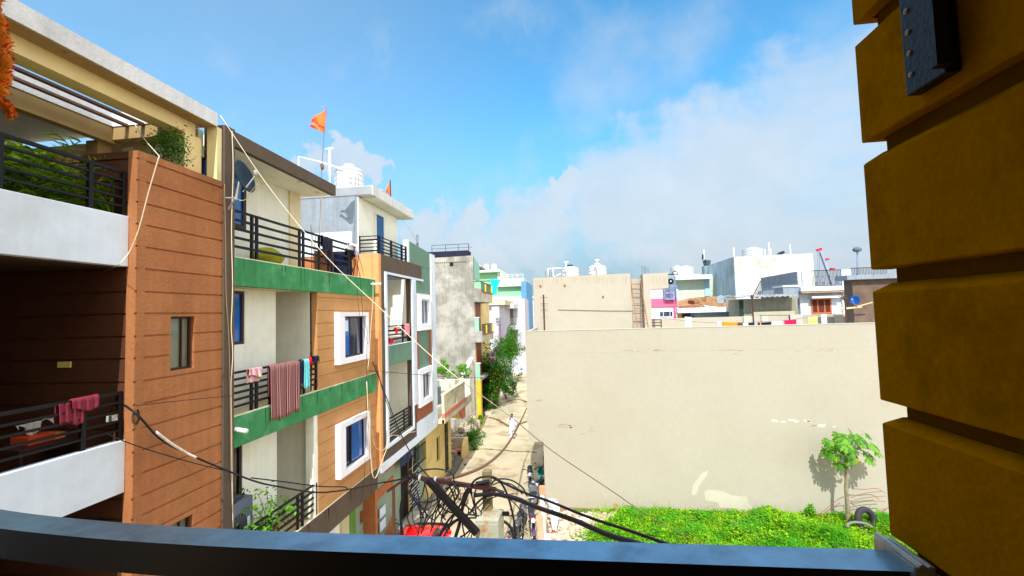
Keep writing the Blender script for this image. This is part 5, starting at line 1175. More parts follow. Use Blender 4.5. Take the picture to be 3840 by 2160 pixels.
# cables : each one runs in its own depth around the pole
def cable(pts, r, label, mat=BWIRE, Y=None, group='black cables tangled around the electric pole', k=7, name='cable'):
    P = []
    for q in pts:
        y = q[2] if len(q) > 2 else Y
        P.append(at(q[0], q[1], Y=y))
    m = MB(); m.tube(smoothpts(P, k), r, 7); return tag(m.build(name, mat, smooth=True), label, 'cable', group)
def Z2(*pts, y=YA-.1): return [(a/4.025+1440, b/4.025+1700, y) for a, b in pts]
G = 'black cables tangled around the electric pole'
C = [
 (Z2((0, 440), (230, 395), (400, 330), (500, 290)), .02, 'thick cable arriving from the left at the end of the cross arm'),
 (Z2((500, 300), (600, 255), (760, 235), (930, 255), (1030, 310), (1055, 400), (1040, 470), (930, 540)), .018, 'big cable loop rising above the left half of the cross arm'),
 (Z2((480, 320), (400, 380), (350, 470), (360, 560), (430, 640), (560, 730), (680, 735), (820, 680), (940, 570), (1040, 430)), .02, 'widest cable ring hanging left of the brace'),
 (Z2((470, 310), (350, 420), (310, 540), (270, 700), (245, 850), (250, 1000), (260, 1230)), .024, 'leftmost cable dropping straight down in front of the green wall'),
 (Z2((460, 340), (330, 470), (290, 640), (270, 800), (265, 1000), (290, 1240)), .018, 'second cable dropping beside the leftmost one'),
 (Z2((520, 720), (560, 800), (620, 880), (640, 960), (590, 1080), (560, 1130)), .02, 'cable curling down from the wide ring to the red car'),
 (Z2((500, 560), (540, 740), (600, 860), (680, 960), (760, 1010)), .014, 'thin cable crossing down to the rim of the red car'),
 (Z2((820, 560), (800, 640), (820, 740), (900, 840), (1000, 890), (1060, 890)), .018, 'cable swinging from the brace to the lower knot'),
 (Z2((870, 640), (800, 790), (750, 900), (720, 1010), (720, 1100)), .018, 'cable falling in front of the middle of the red car'),
 (Z2((860, 660), (820, 800), (780, 930), (760, 1050), (700, 1180)), .016, 'cable falling just right of its twin over the red car'),
 (Z2((720, 600), (720, 740), (670, 880), (655, 1000)), .008, 'hair thin cable hanging above the red car'),
 (Z2((1120, 510), (1130, 600), (1070, 720), (1000, 850), (900, 940), (870, 1000)), .014, 'cable swinging from the middle of the arm to the left'),
 (Z2((1290, 480), (1240, 600), (1160, 760), (1080, 880), (980, 1000), (900, 1120), (840, 1240)), .026, 'thick cable from the arm clamp slanting down left'),
 (Z2((1300, 500), (1230, 680), (1190, 800), (1160, 960), (1140, 1060), (1080, 1260)), .04, 'thick cable bundle falling straight from the arm clamp'),
 (Z2((1320, 510), (1330, 650), (1350, 760), (1385, 860), (1400, 950)), .014, 'thin cable from the clamp to the side of the pole'),
 (Z2((1390, 540), (1360, 640), (1370, 760), (1385, 900), (1390, 960)), .018, 'cable falling close to the left side of the pole'),
 (Z2((1320, 470), (1380, 400), (1470, 360), (1600, 350), (1700, 380), (1790, 480), (1860, 620), (1910, 780), (1950, 950), (1975, 1120), (1990, 1290)), .024, 'thick cable arching over the pole and down to the right'),
 (Z2((1620, 470), (1680, 400), (1800, 385), (1930, 410), (2050, 480), (2120, 560), (2160, 650)), .018, 'cable leaving the pole top towards the motorcycles'),
 (Z2((1640, 480), (1740, 440), (1900, 460), (2000, 520), (2090, 620)), .014, 'thinner cable under the one towards the motorcycles'),
 (Z2((1300, 900), (1380, 780), (1500, 670), (1640, 625), (1800, 620), (1950, 650), (2100, 700)), .024, 'cable climbing past the pole front to the right'),
 (Z2((1460, 960), (1480, 840), (1560, 720), (1700, 650), (1800, 655), (1930, 720), (2030, 820), (2080, 930)), .012, 'thin cable hooping right of the pole'),
 (Z2((1160, 960), (1240, 925), (1340, 930), (1440, 950)), .022, 'short cable tying the lower knot to the pole'),
 (Z2((1200, 990), (1300, 975), (1430, 975)), .02, 'second short cable tying the lower knot to the pole'),
 (Z2((1130, 990), (1000, 1060), (900, 1160), (850, 1240)), .028, 'cable fanning out lowest over the red car'),
 (Z2((1200, 960), (1080, 1030), (980, 1120), (900, 1250)), .022, 'cable fanning out over the right half of the red car'),
 (Z2((1180, 1000), (1190, 1120), (1220, 1260)), .018, 'cable dropping from the lower knot'),
 (Z2((1350, 1150), (1280, 1180), (1200, 1240), (1150, 1260)), .02, 'cable slanting from the junction box to the left'),
 (Z2((1340, 1180), (1310, 1280)), .014, 'short cable beside the junction box'),
 (Z2((1320, 1160), (1250, 1280)), .012, 'thinner short cable beside the junction box'),
 (Z2((1160, 540), (1090, 660), (1040, 740)), .01, 'thin cable from the arm towards the brace'),
 (Z2((1290, 560), (1360, 770)), .008, 'hair thin cable under the arm clamp'),
 (Z2((780, 440), (900, 580), (1000, 680)), .012, 'light edged cable lying along the brace'),
 (Z2((560, 900), (700, 820), (850, 700), (1000, 620)), .012, 'cable passing behind the brace towards the arm'),
 (Z2((1600, 520), (1520, 700), (1400, 830), (1280, 900)), .014, 'cable slanting from the pole to the lower knot'),
]
for pts, r, lb in C: cable(pts, r, lb, group=G)
rr = random.Random(77)
for i in range(16):
    x0 = rr.uniform(380, 1300); y0 = 330+(x0-450)*.14+rr.uniform(0, 60); x3 = x0+rr.uniform(-260, 200); y3 = rr.uniform(950, 1260); b = rr.uniform(-160, 160)
    cable(Z2((x0, y0), (x0+b, y0+(y3-y0)*.35), (x3+b*.8, y0+(y3-y0)*.7), (x3, y3), y=YA-rr.uniform(-.05, .3)), rr.uniform(.009, .02), 'thin black strand in the densest part of the cable tangle', group=G)
# twists on the arm
m = MB(); 
for k in range(5):
    p = at(1690+8*k, 1812+1.4*k, Y=YA); m.lathe((p.x, YA, p.z), [(.05, -.02), (.065, 0), (.05, .02)], 10, axis='x')
m.build('cable_twist', BWIRE, pole)
# heavy service cables to the right over the plot
GS = 'service cables running from the pole towards the right'
def scable(pts, r, lb, mat=BWIRE): cable(pts, r, lb, mat, group=GS)
scable([(1770+8, 1858, 10.5), (1850, 1853, 10.4), (1935, 1872, 10.0), (2020, 1905, 9.4), (2150, 1950, 8.6), (2280, 2006, 7.8), (2380, 2036, 7.2), (2500, 2075, 6.6)], .045, 'thickest black service cable sagging over the rubble')
scable([(1845, 1790, 10.6), (1960, 1845, 9.8), (2060, 1880, 9.2), (2200, 1937, 8.4), (2360, 1990, 7.6), (2500, 2040, 7.0), (2600, 2080, 6.6)], .026, 'upper black service cable sagging over the creepers')
scable([(2040, 1878, 10.5), (2075, 1915, 10.3), (2110, 1945, 10.2)], .008, 'short thin cable end dangling by the white gate post')
# twisted bundle and drop wires towards the left houses
cable([(1955, 1575, 24), (1920, 1640, 19), (1880, 1695, 15.5), (1820, 1745, 13), (1750, 1776, 11.8), (1690, 1792, 11), (1600, 1802, 10.6)], .04, 'twisted brown cable bundle descending the street to the cross arm', M('twisted_brown_cable', (108, 80, 66), var=.5, scale=14), group='cables along the street', k=9)
cable([(1975, 1530, 26), (1955, 1575, 24), (1940, 1602, 22)], .03, 'far end of the twisted bundle against the cream building', M('twisted_brown_cable', (108, 80, 66)), group='cables along the street')
# pale long rope-like wire from the roof frame to the lower right
a = at(826, 432, X=-6.3); b = at(2690, 2050, Y=5.2)
P = [(826, 432, a.y), (1000, 690, 7.6), (1210, 948, 7.2), (1430, 1160, 6.8), (1660, 1372, 6.4), (1915, 1562, 6.0)]
cable(P, .0058, 'long pale wire running from the concrete roof frame down over the street', WIRE, group='wires hung between the houses')
cable([(1915, 1562, 6.0), (2070, 1690, 5.7), (2300, 1845, 5.3), (2450, 1948, 5.1), (2650, 2052, 4.9)], .005, 'thin tan wire running from the street down over the creepers', M('tan_wire', (160, 130, 96)), group='wires hung between the houses')
cable([(597, 585, 5.9), (560, 710, 5.9), (520, 860, 5.9), (485, 945, 5.9), (450, 990, 5.75)], .008, 'pale wire hanging over the top of the brown tower', WIRE, group='wires hung between the houses')
cable([(450, 990, 5.75), (380, 1022, 6.2), (200, 1068, 6.2), (0, 1110, 6.2)], .004, 'faint thin wire receding into the shaded balcony of the tower house', M('tan_wire', (160, 130, 96)), group='wires hung between the houses')
cable([(597, 585, 5.95), (540, 520, 6.6), (505, 465, 7.2)], .006, 'thin pale wire rising from the tower top into the pergola', WIRE, group='wires hung between the houses')
cable([(468, 1520, 6.0), (520, 1560, 6.0), (600, 1645, 6.4), (700, 1700, 6.9), (860, 1768, 7.6), (960, 1806, 8.0), (1040, 1824, 8.4), (1180, 1846, 9), (1290, 1838, 9.6), (1440, 1808, 10.3)], .016, 'black cable looping from the brown tower to the pole', group='wires hung between the houses')
t_ = at(590, 1640, Y=6.35); cable([(585, 1620, 6.3), (640, 1662, 6.55), (700, 1699, 6.85), (735, 1716, 7.0)], .022, 'white wrapped stretch of the cable in front of the brown tower', M('white_wrap', (224, 214, 206), var=.3, scale=20), group='wires hung between the houses')
cable([(400, 1625, 5.6), (480, 1660, 6.0), (600, 1700, 6.4), (760, 1745, 7.2), (870, 1770, 7.6)], .008, 'thin dark wire crossing the lower brown tower', group='wires hung between the houses')
cable([(940, 1792, 8.0), (1060, 1806, 8.4), (1200, 1824, 9), (1290, 1826, 9.4), (1304, 1838, 9.5)], .012, 'thinner black cable just above the looping one', group='wires hung between the houses')
cable([(510, 1521, 6.1), (700, 1500, 6.1), (868, 1484, 7)], .005, 'hair thin dark wire across the brown tower', group='wires hung between the houses')
# drop wires down the fronts
def vwire(pts, X, r, lb, mat=WIRE, k=5, g='wires running down the house fronts'):
    P = [at(x, y, X=X) for x, y in pts]; m = MB(); m.tube(smoothpts(P, k), r, 5); tag(m.build('drop_wire', mat, smooth=True), lb, 'wire', g)
vwire([(870, 492), (874, 640), (868, 860), (872, 1050), (870, 1150), (867, 1230), (873, 1330), (866, 1440), (868, 1600), (870, 1800), (874, 1980)], -6.42, .009, 'pale wire running full height down the mauve corner pier')
vwire([(842, 690), (846, 900), (848, 1100), (858, 1260), (862, 1420), (864, 1560), (866, 1800)], -6.42, .006, 'thin tan wire on the face of the mauve corner pier', M('tan_wire', (160, 130, 96)))
vwire([(1350, 1030), (1362, 1190), (1376, 1240), (1374, 1340), (1378, 1520), (1384, 1640), (1390, 1800), (1393, 1850)], -6.24, .006, 'dark wire falling across the upper white framed window', BWIRE)
vwire([(1399, 1055), (1398, 1130), (1390, 1240), (1384, 1340), (1376, 1420), (1380, 1560), (1388, 1660), (1392, 1760), (1400, 1785)], -6.24, .009, 'pale wire beside the edge of the tan cladding')
vwire([(1385, 1500), (1392, 1600), (1405, 1670), (1425, 1688), (1444, 1682), (1460, 1640), (1480, 1632), (1510, 1636), (1530, 1624), (1560, 1618)], -6.2, .01, 'cream wire looping under the mauve frame')
vwire([(1375, 1430), (1384, 1620), (1395, 1760), (1400, 1790), (1412, 1785), (1432, 1730), (1455, 1670)], -6.18, .012, 'thick cream wire bight hanging below the mauve frame')
vwire([(1353, 1030), (1340, 1080), (1352, 1200), (1380, 1290)], -6.22, .005, 'thin dark wire slanting over the green band', BWIRE)
vwire([(1379, 1350), (1372, 1600), (1366, 1800), (1355, 1880), (1346, 1900)], -6.22, .005, 'thin dark wire hanging below the lower white framed window', BWIRE)
cable([(1360, 1260, 15.2), (1430, 1440, 14.0), (1500, 1620, 13), (1560, 1730, 12), (1615, 1795, 10.9)], .016, 'grey black cable slanting across the mauve frame to the pole', group='wires hung between the houses')
cable([(1400, 1330, 15.0), (1440, 1480, 14), (1500, 1640, 13)], .01, 'thinner cable beside the slanting grey black one', group='wires hung between the houses')
cable([(1385, 1390, 14.2), (1560, 1404, 17.5), (1690, 1414, 24), (1900, 1418, 37)], .01, 'thin dark wire stretched level along the street', group='wires hung between the houses')
vwire([(1544, 1690), (1548, 1720), (1546, 1760), (1548, 1800), (1543, 1830)], -6.6, .014, 'cream cable dangling in front of the slatted shutter')
# dish on the corner pier
d_ = dish(905, 665, 7.7, .31, M('dark_dish_black', (30, 34, 38), rough=.35, var=.15), 'dark satellite dish clamped to the mauve corner pier', (1, .12, .28))
m = MB(); a = at(905, 690, Y=7.75); m.tube([a, at(880, 748, Y=7.8), at(858, 784, Y=7.95)], .018, 7); m.tube([at(840, 742, Y=7.95), at(882, 742, Y=7.8)], .014, 6); m.build('wall_mount', M('grey_metal', (168, 170, 172)), d_)
cable([(882, 742, 7.8), (905, 752, 7.7), (925, 745, 7.6), (938, 722, 7.5), (945, 715, 7.4), (965, 690, 7.2)], .006, 'white wire curling under the dark satellite dish', WIRE, group='wires hung between the houses')
# ================================================================ cloths, roof clutter on the left houses
def stripes(name, c1, c2, scale, axis='Y'):
    m = bpy.data.materials.new(name); m.use_nodes = True; t = m.node_tree; n = t.nodes; l = t.links; b = n['Principled BSDF']; b.inputs['Roughness'].default_value = .95
    tcn = n.new('ShaderNodeTexCoord'); w = n.new('ShaderNodeTexWave'); w.wave_type = 'BANDS'; w.bands_direction = axis; w.inputs['Scale'].default_value = scale; w.inputs['Distortion'].default_value = .5; w.inputs['Detail'].default_value = 2
    l.new(tcn.outputs['Object'], w.inputs[0]); r = n.new('ShaderNodeMapRange'); l.new(w.outputs['Fac'], r.inputs[0]); r.inputs[1].default_value = .64; r.inputs[2].default_value = .76
    q = n.new('ShaderNodeMixRGB'); l.new(r.outputs[0], q.inputs[0]); q.inputs[1].default_value = (*lin(c1), 1); q.inputs[2].default_value = (*lin(c2), 1); l.new(q.outputs[0], b.inputs['Base Color']); MATS[name] = m; return m
def hang(a, b, drop, mat, label, cat, over=.25, folds=4, amp=.02, nrm=(1, 0, 0), group=None, seed=1, hem=.04, nu=30, nv=20):
    m = MB(); cloth(m, a, b, drop, folds=folds, amp=amp, nrm=nrm, over=over, seed=seed, hem=hem, nu=nu, nv=nv)
    return tag(m.build('hanging_'+cat.replace(' ', '_'), mat, smooth=True, solid=.008, recalc=False), label, cat, group)
GC = 'cloths hung over the balcony railings'
hang((-6.47, 9.22, 7.67), (-6.47, 10.32, 7.67), 1.22, stripes('striped_blanket', (84, 20, 44), (196, 146, 138), 6.3), 'large maroon and cream striped blanket over the middle balcony railing', 'blanket', over=.7, folds=3, amp=.02, group=GC, hem=.02)
hang((-6.48, 8.58, 7.66), (-6.48, 9.02, 7.65), .34, M('dusty_pink_cloth', (214, 158, 170), var=.15, alt=(224, 200, 176), altscale=5), 'crumpled pink scarf left of the striped blanket', 'scarf', over=.3, folds=2.5, amp=.035, group=GC, seed=3, hem=.2)
hang((-6.45, 10.46, 7.66), (-6.45, 10.68, 7.66), .68, M('light_cyan_cloth', (118, 214, 222), var=.12), 'narrow cyan towel right of the striped blanket', 'towel', over=.2, folds=2, amp=.025, group=GC, seed=4)
hang((-6.5, 10.38, 7.65), (-6.5, 10.5, 7.65), .55, M('navy_cloth', (38, 42, 76), var=.2), 'dark navy cloth between the striped blanket and the cyan towel', 'cloth', over=.3, group=GC, seed=5)
hang((-6.47, 10.72, 7.67), (-6.47, 10.84, 7.67), .16, M('bright_red_cloth', (220, 20, 50), var=.15), 'small bright red cloth beside the cyan towel', 'cloth', over=.1, group=GC, seed=6)
hang((-6.46, 10.86, 7.68), (-6.46, 11.14, 7.68), .17, M('ink_cloth', (24, 26, 48), var=.3), 'bunched inky cloth at the right end of the same railing', 'cloth', over=.15, folds=3, amp=.04, group=GC, seed=7)
a_ = at(1498, 1692, X=-6.75); b_ = at(1553, 1655, X=-6.75)
hang((-6.75, a_.y, a_.z), (-6.75, b_.y, a_.z), .62, M('faded_navy_denim', (44, 62, 88), var=.2), 'dark denim jeans hanging in the dark doorway under the mauve frame', 'jeans', over=.05, folds=3, amp=.04, seed=33)
hang((-6.49, 11.40, 10.83), (-6.49, 11.86, 10.83), .5, M('charcoal_trousers', (30, 32, 52), var=.2), 'charcoal trousers over the roof railing under the orange flag', 'trousers', over=.3, folds=3, amp=.03, group='cloths on the roof railing', seed=8, hem=.2)
hang((-6.47, 12.85, 10.84), (-6.47, 13.45, 10.86), .28, M('white_purple_cloth', (226, 226, 236), var=.1, alt=(90, 60, 110), altscale=3), 'white cloth with a purple corner at the end of the roof railing', 'cloth', over=.2, folds=3, amp=.05, group='cloths on the roof railing', seed=9, hem=.3)
hang((-6.62, 13.0, 10.7), (-6.62, 13.55, 10.72), .45, M('black_cloth', (16, 14, 18), var=.3), 'black cloth beneath the white one on the roof railing', 'cloth', over=.2, folds=3, amp=.05, group='cloths on the roof railing', seed=10, hem=.2)
hang((-6.40, 17.15, 8.32), (-6.40, 17.65, 8.32), .42, M('rose_pink_cloth', (236, 140, 160), var=.15), 'rose pink cloth over the upper railing of the mauve framed house', 'cloth', over=.1, group='cloths on the mauve framed house', seed=11)
hang((-6.42, 16.25, 8.2), (-6.42, 16.45, 8.2), .2, M('bright_red_cloth', (220, 20, 50)), 'small red cloth on the upper railing of the mauve framed house', 'cloth', over=.1, group='cloths on the mauve framed house', seed=12)
m = MB(); m.lathe((-6.6, 15.95, 7.64), [(.02, 0), (.22, .02), (.24, .12), (.1, .22)], 12); tag(m.build('red_basket', M('bright_red_cloth', (220, 20, 50))), 'red bundle lying behind the upper railing of the mauve framed house', 'bundle')
for s, (y0, y1, dr) in enumerate(((5.42, 5.78, .17), (5.30, 5.62, .32))):
    hang((-6.66+.05*s*-1, y0, 7.63-.02*s), (-6.66-.05*s, y1, 7.64-.02*s), dr, M('wine_pink_towel', (128, 40, 58), var=.3, scale=9), ('wine pink towel on the lower railing of the brown tower house', 'second wine pink towel showing below the first')[s], 'towel', over=.2, folds=3, amp=.012, group='towels on the tower house', seed=13+s)
# things stacked in the shaded balcony
for i, (px, py, w, h, c, lb, cat) in enumerate(((125, 1648, .34, .12, (196, 70, 30), 'orange red crate in the shaded lower balcony', 'crate'), (192, 1632, .16, .09, (206, 120, 50), 'small orange box beside the crate', 'box'))):
    p = at(px, py, X=-7.6); B(p.x-.15, p.x+.15, p.y-w/2, p.y+w/2, p.z-.05, p.z-.05+h)
    t = B(p.x-.15, p.x+.15, p.y-w/2, p.y+w/2, p.z-.05, p.z-.05+h).build(cat, M('box_%d' % i, c, var=.2), bevel=.01); tag(t, lb, cat)
p = at(125, 1648, X=-7.6); pz = p.z-.055
tb = thing('low_table', 'dark low table holding the crate in the shaded balcony', 'table', (p.x, p.y+.15, 6.3))
MB().box(p.x-.25, p.x+.25, p.y-.35, p.y+.62, pz-.04, pz).build('table_top', DKFRAME, tb)
m = MB()
for sx in (-.2, .2):
    for sy in (-.3, .57): MB().box(p.x+sx-.02, p.x+sx+.02, p.y+sy-.02, p.y+sy+.02, 6.3, pz-.04).build('leg', DKFRAME, tb)
p = at(125, 1600, X=-7.6); m = MB(); cloth(m, (p.x, p.y-.22, p.z+.06), (p.x, p.y+.25, p.z+.07), .12, nrm=(1, 0, 0), amp=.03, over=0, hem=.1); tag(m.build('pale_cloth', M('dull_white_cloth', (190, 190, 180)), solid=.01, smooth=True), 'pale crumpled cloth above the crate in the shaded balcony', 'cloth')
p = at(425, 1568, Y=6.1); m = MB(); stone(m, (p.x, 6.08, p.z), .08, random.Random(4)); tag(m.build('plastic_bag', M('milky_plastic', (196, 206, 200), rough=.3)), 'milky plastic bag hanging near the end of the lower railing', 'bag')
p = at(498, 1560, X=-6.49)
m = MB()
for k in range(4): m.tube([(-6.48+.01*k, p.y-.02+.055*math.cos(a*.524)*(1-.06*k)+.05, p.z+.10*math.sin(a*.524)*(1+.05*k)-.02) for a in range(13)], .006, 5, cap=False)
tag(m.build('cable_coil', M('brown_coil', (96, 74, 52)), smooth=True), 'coil of thin brown cable tied to the corner of the brown tower', 'cable coil')
# roof of the green banded house: sack, drum, box
SACK = M('yellow_sack', (170, 168, 44), var=.25, scale=4, bump=.6, dirt=(70, 90, 40), dirtamt=.7, dscale=2)
m = MB()
def lump(m, c, r, seed, n=14, k=9, amp=.15):
    rn = random.Random(seed); ph = [rn.random()*6 for _ in range(6)]
    def f(u, v):
        th = u*2*math.pi; la = (v-.5)*math.pi
        q = 1+amp*(math.sin(3*th+ph[0]+2*la)+.6*math.sin(5*th+ph[1]-3*la)+.5*math.sin(7*la+ph[2]+2*th))
        return Vector(c)+Vector((r[0]*math.cos(la)*math.cos(th)*q, r[1]*math.cos(la)*math.sin(th)*q, r[2]*math.sin(la)*(1+amp*math.sin(4*th+ph[3]))))
    m.grid(f, n, k)
lump(m, (-7.0, 9.98, 10.10), (.25, .46, .2), 1, 28, 14, .09)
tag(m.build('yellow_sack', SACK, smooth=True, weld=True), 'lumpy yellow sack with dark patches behind the roof railing', 'sack')
m = MB(); m.lathe((-6.95, 13.35, 9.88), [(.26, 0), (.3, .05), (.3, .68), (.26, .75)], 20); tag(m.build('blue_drum', M('deep_blue_drum', (24, 44, 96), rough=.4)), 'deep blue drum at the far end of the roof railing', 'drum')
tag(B(-7.4, -7.0, 12.6, 12.98, 9.88, 10.6).build('carton', M('brown_carton', (150, 92, 56), var=.2)), 'brown carton beside the deep blue drum', 'carton')
m = MB()
rn = random.Random(8)
for k in range(9): y = 13.2+rn.random()*.8; m.tube([(-6.62, y, 9.9), (-6.58+rn.uniform(-.1, .1), y+rn.uniform(-.4, .4), 10.25+rn.random()*.25)], .012, 4)
tag(m.build('stick_bundle', M('dark_sticks', (44, 34, 38), var=.3)), 'bundle of dark sticks at the end of the roof railing', 'sticks')
m = MB(); m.tube([(-6.5, 13.55, 10.6), (-6.52, 14.0, 9.95)], .015, 5); tag(m.build('bamboo_stick', M('bamboo', (206, 184, 140))), 'pale stick leaning over the end of the green band', 'stick')
# flag pole with two orange flags
FP = thing('flag_pole', 'tall thin grey and white flag pole on the roof carrying a torn orange flag', 'flag pole', (-6.95, 12.3, 9.9))
a = at(1222, 402, Y=12.6); b = at(1206, 640, Y=12.4); c = at(1194, 1010, Y=12.3)
m = MB(); m.tube([c, at(1206, 700, Y=12.38)], .022, 8); m.build('lower_pole', PIPE, FP); m = MB(); m.tube([at(1205, 720, Y=12.37), b, a], .013, 8); m.build('upper_pole', M('steel_grey_pole', (110, 112, 118), rough=.4, metal=.5), FP)
m = MB(); p = at(1208, 625, Y=12.4); lump(m, p, (.05, .05, .09), 3, 10, 6, .3); m.build('knot', M('rag_brown', (110, 84, 76)), FP)
OFL = M('orange_flag_cloth', (255, 112, 52), var=.08, rough=.9)
def flagmesh(tri, Y, name, par, mat, wav=.05, n=10):
    m = MB(); A, Bq, Cq = [at(x, y, Y=Y) for x, y in tri]
    def f(u, v): p = A.lerp(Bq, v).lerp(Cq, u); p = (A.lerp(Bq, v))*(1-u)+Cq*u; return p+Vector((0, wav*math.sin(u*7+v*3), 0))
    m.grid(f, n, n); return m.build(name, mat, par, smooth=True, solid=.004, recalc=False)
fl = thing('orange_flag', 'torn double tailed orange flag at the top of the tall roof pole', 'flag', at(1222, 500, Y=12.6))
flagmesh(((1223, 404), (1217, 480), (1163, 455)), 12.6, 'upper_tail', fl, OFL); flagmesh(((1219, 440), (1215, 497), (1190, 472)), 12.62, 'flag_body', fl, OFL); flagmesh(((1216, 470), (1214, 498), (1157, 470)), 12.58, 'lower_tail', fl, OFL, .08)
f2 = thing('small_orange_flag', 'small triangular orange flag beyond the cabin roof', 'flag', at(1461, 730, Y=24)); flagmesh(((1461, 677), (1464, 732), (1446, 722)), 24, 'flag_cloth', f2, OFL)
m = MB(); m.tube([at(1463, 676, Y=24), at(1467, 800, Y=24)], .03, 6); m.build('stick', DKFRAME, f2)
# roof pipes and tanks by the cabin
t = thing('pipe_frame', 'thin white pipe frame standing over the cabin roof towards the tank', 'pipe', (-10, 16, 12.3))
m = MB(); m.tube([at(1118, 640, Y=16)-Vector((0, 0, .8)), at(1120, 587, Y=16), at(1200, 607, Y=16), at(1285, 634, Y=16)], .03, 8); m.build('pipe', PIPE, t, smooth=False)
ventp = ventpipe(1237, 553, 700, 15.6, 'tall white vent pipe between the flag pole and the cabin tank', r=.035)
q = at(1310, 700, Y=16.6); tank(q.x, 16.6, 13.08, .55, 1.36, 'large white ribbed tank on the cabin roof near the orange flag', ribs=6)
q = at(1385, 700, Y=17.8); tank(q.x-.1, 17.8, 13.08, .72, .78, 'low white tank right of the large ribbed one on the cabin roof', ribs=2)
m = MB()
for px in (1312, 1317, 1333, 1343): p = at(px, 662, Y=14.9); m.tube([(p.x, 14.9, 13.05), (p.x, 14.9, p.z)], .008, 5)
tag(m.build('rebar_stubs', RUST), 'thin reinforcing rods sticking up from the cabin roof edge', 'rods')
m = MB(); a = at(1290, 895, Y=14.2); m.tube([(a.x, 14.2, 10.0), a], .03, 8); tag(m.build('short_pipe', PIPE), 'short white pipe standing against the cabin side wall', 'pipe')
for px, py, hh in ((1172, 860, 0), (1180, 900, 0), (1168, 845, 0)): pass
m = MB()
for px, py in ((1166, 842), (1172, 870), (1183, 880), (1178, 905)): p = at(px, py, Y=12.6); m.tube([(p.x, 12.6, 9.9), (p.x+.02, 12.6, 10.3), p], .009, 5)
tag(m.build('bare_twigs', M('twig_brown', (84, 66, 52))), 'thin bare twigs standing behind the roof railing', 'twigs')
m = MB(); m.tube([at(1510, 826, Y=20), at(1540, 865, Y=20), at(1568, 912, Y=20)], .015, 5); m.tube([at(1565, 880, Y=20), at(1566, 940, Y=20)], .05, 6); m.tube([at(1565, 912, Y=20), at(1500, 922, Y=20)], .01, 4); tag(m.build('wire_mast', CONC), 'small grey mast with slack wires beyond the sage green parapet', 'mast')
# AC unit on the lower balcony floor
ac = thing('air_conditioner', 'grey outdoor air conditioner unit with a round fan behind the mauve corner pier', 'air conditioner', (-6.8, 8.75, 4.0))
ACM = M('blue_grey_casing', (100, 110, 128), rough=.5, var=.06, bump=0)
B(-7.0, -6.66, 8.3, 9.0, 4.1, 5.03).build('casing', ACM, ac, bevel=.015)
m = MB(); 
for k in range(6): m.tube([(-6.655, 8.57+(.04+.04*k)*math.cos(a*.35), 4.55+(.04+.04*k)*math.sin(a*.35)) for a in range(19)], .006, 4, cap=False)
for k in range(16): a = k*math.pi/8; m.tube([(-6.652, 8.57, 4.55), (-6.652, 8.57+.25*math.cos(a+.3), 4.55+.25*math.sin(a+.3))], .004, 4)
m.build('fan_grille', BLACKM, ac)
B(-6.659, -6.652, 8.82, 8.9, 4.45, 4.65).build('rating_sticker', WHITE, ac)
m = MB(); m.tube(smoothpts([(-6.7, 8.5, 5.03), (-6.72, 8.6, 5.08), (-6.75, 8.75, 5.06), (-6.8, 8.9, 5.03)], 4), .01, 5); m.build('hose', BLACKM, ac)
# ================================================================ plants
LG = leafmat('bright_leaf', (84, 150, 16), (120, 190, 40)); LD = leafmat('deep_leaf', (34, 92, 14), (74, 136, 26)); LM = leafmat('mid_leaf', (58, 116, 22), (96, 156, 40)); LY_ = leafmat('yellow_leaf', (206, 196, 40), (160, 170, 40))
LDK = leafmat('shade_palm_leaf', (52, 104, 20), (150, 180, 40), trans=.45); BARK = M('pale_bark', (150, 136, 110), var=.25, bump=.5, scale=6, dirt=(96, 84, 66), dirtamt=.6, dscale=5)
POT = M('terracotta', (160, 84, 56), var=.15)
rn = random.Random(42)
def plantthing(name, label, cat, loc, group=None): return thing(name, label, cat, loc, group)
# potted shrub on the green banded house
pp = plantthing('potted_shrub', 'leafy bright green potted shrub on the lowest visible balcony, right of the air conditioner', 'potted plant', (-6.75, 9.6, 3.7))
MB().lathe((-6.75, 9.6, 3.7), [(.14, 0), (.2, .3), (.22, .32), (.2, .33)], 16).build('pot', POT, pp)
m = MB(); fo = MB()
tips = [(945, 1905), (965, 1850), (1000, 1835), (1035, 1870), (1070, 1880), (1090, 1905), (1010, 1905), (975, 1935), (1040, 1935), (1060, 1915), (990, 1960), (955, 1970), (1045, 1960), (1020, 1880), (1010, 1975), (930, 1985), (985, 1985)]
for i, (px, py) in enumerate(tips):
    p = at(px, py, X=-6.6+rn.uniform(-.25, .22)); m.tube(smoothpts([(-6.75, 9.6, 4.0), Vector((-6.72, 9.6, 4.1)).lerp(p, .5)+Vector((0, 0, .05)), p], 4), .007, 4)
    for _ in range(11 if py < 1900 else 20):
        q = p+Vector((rn.gauss(0, .06), rn.gauss(0, .09), rn.gauss(0, .06))); leaf(fo, q, rn.uniform(.07, .12), rn, .3)
m.build('stems', M('green_stem', (90, 100, 40)), pp); fo.build('foliage', LG, pp, recalc=False)
m = MB()
for _ in range(60): leaf(m, at(910+rn.gauss(0, 7), 1850+rn.uniform(-20, 35), X=-6.85), .05, rn)
tag(m.build('creeper_sprig', LD, recalc=False), 'sparse creeper sprig hanging above the air conditioner', 'creeper')
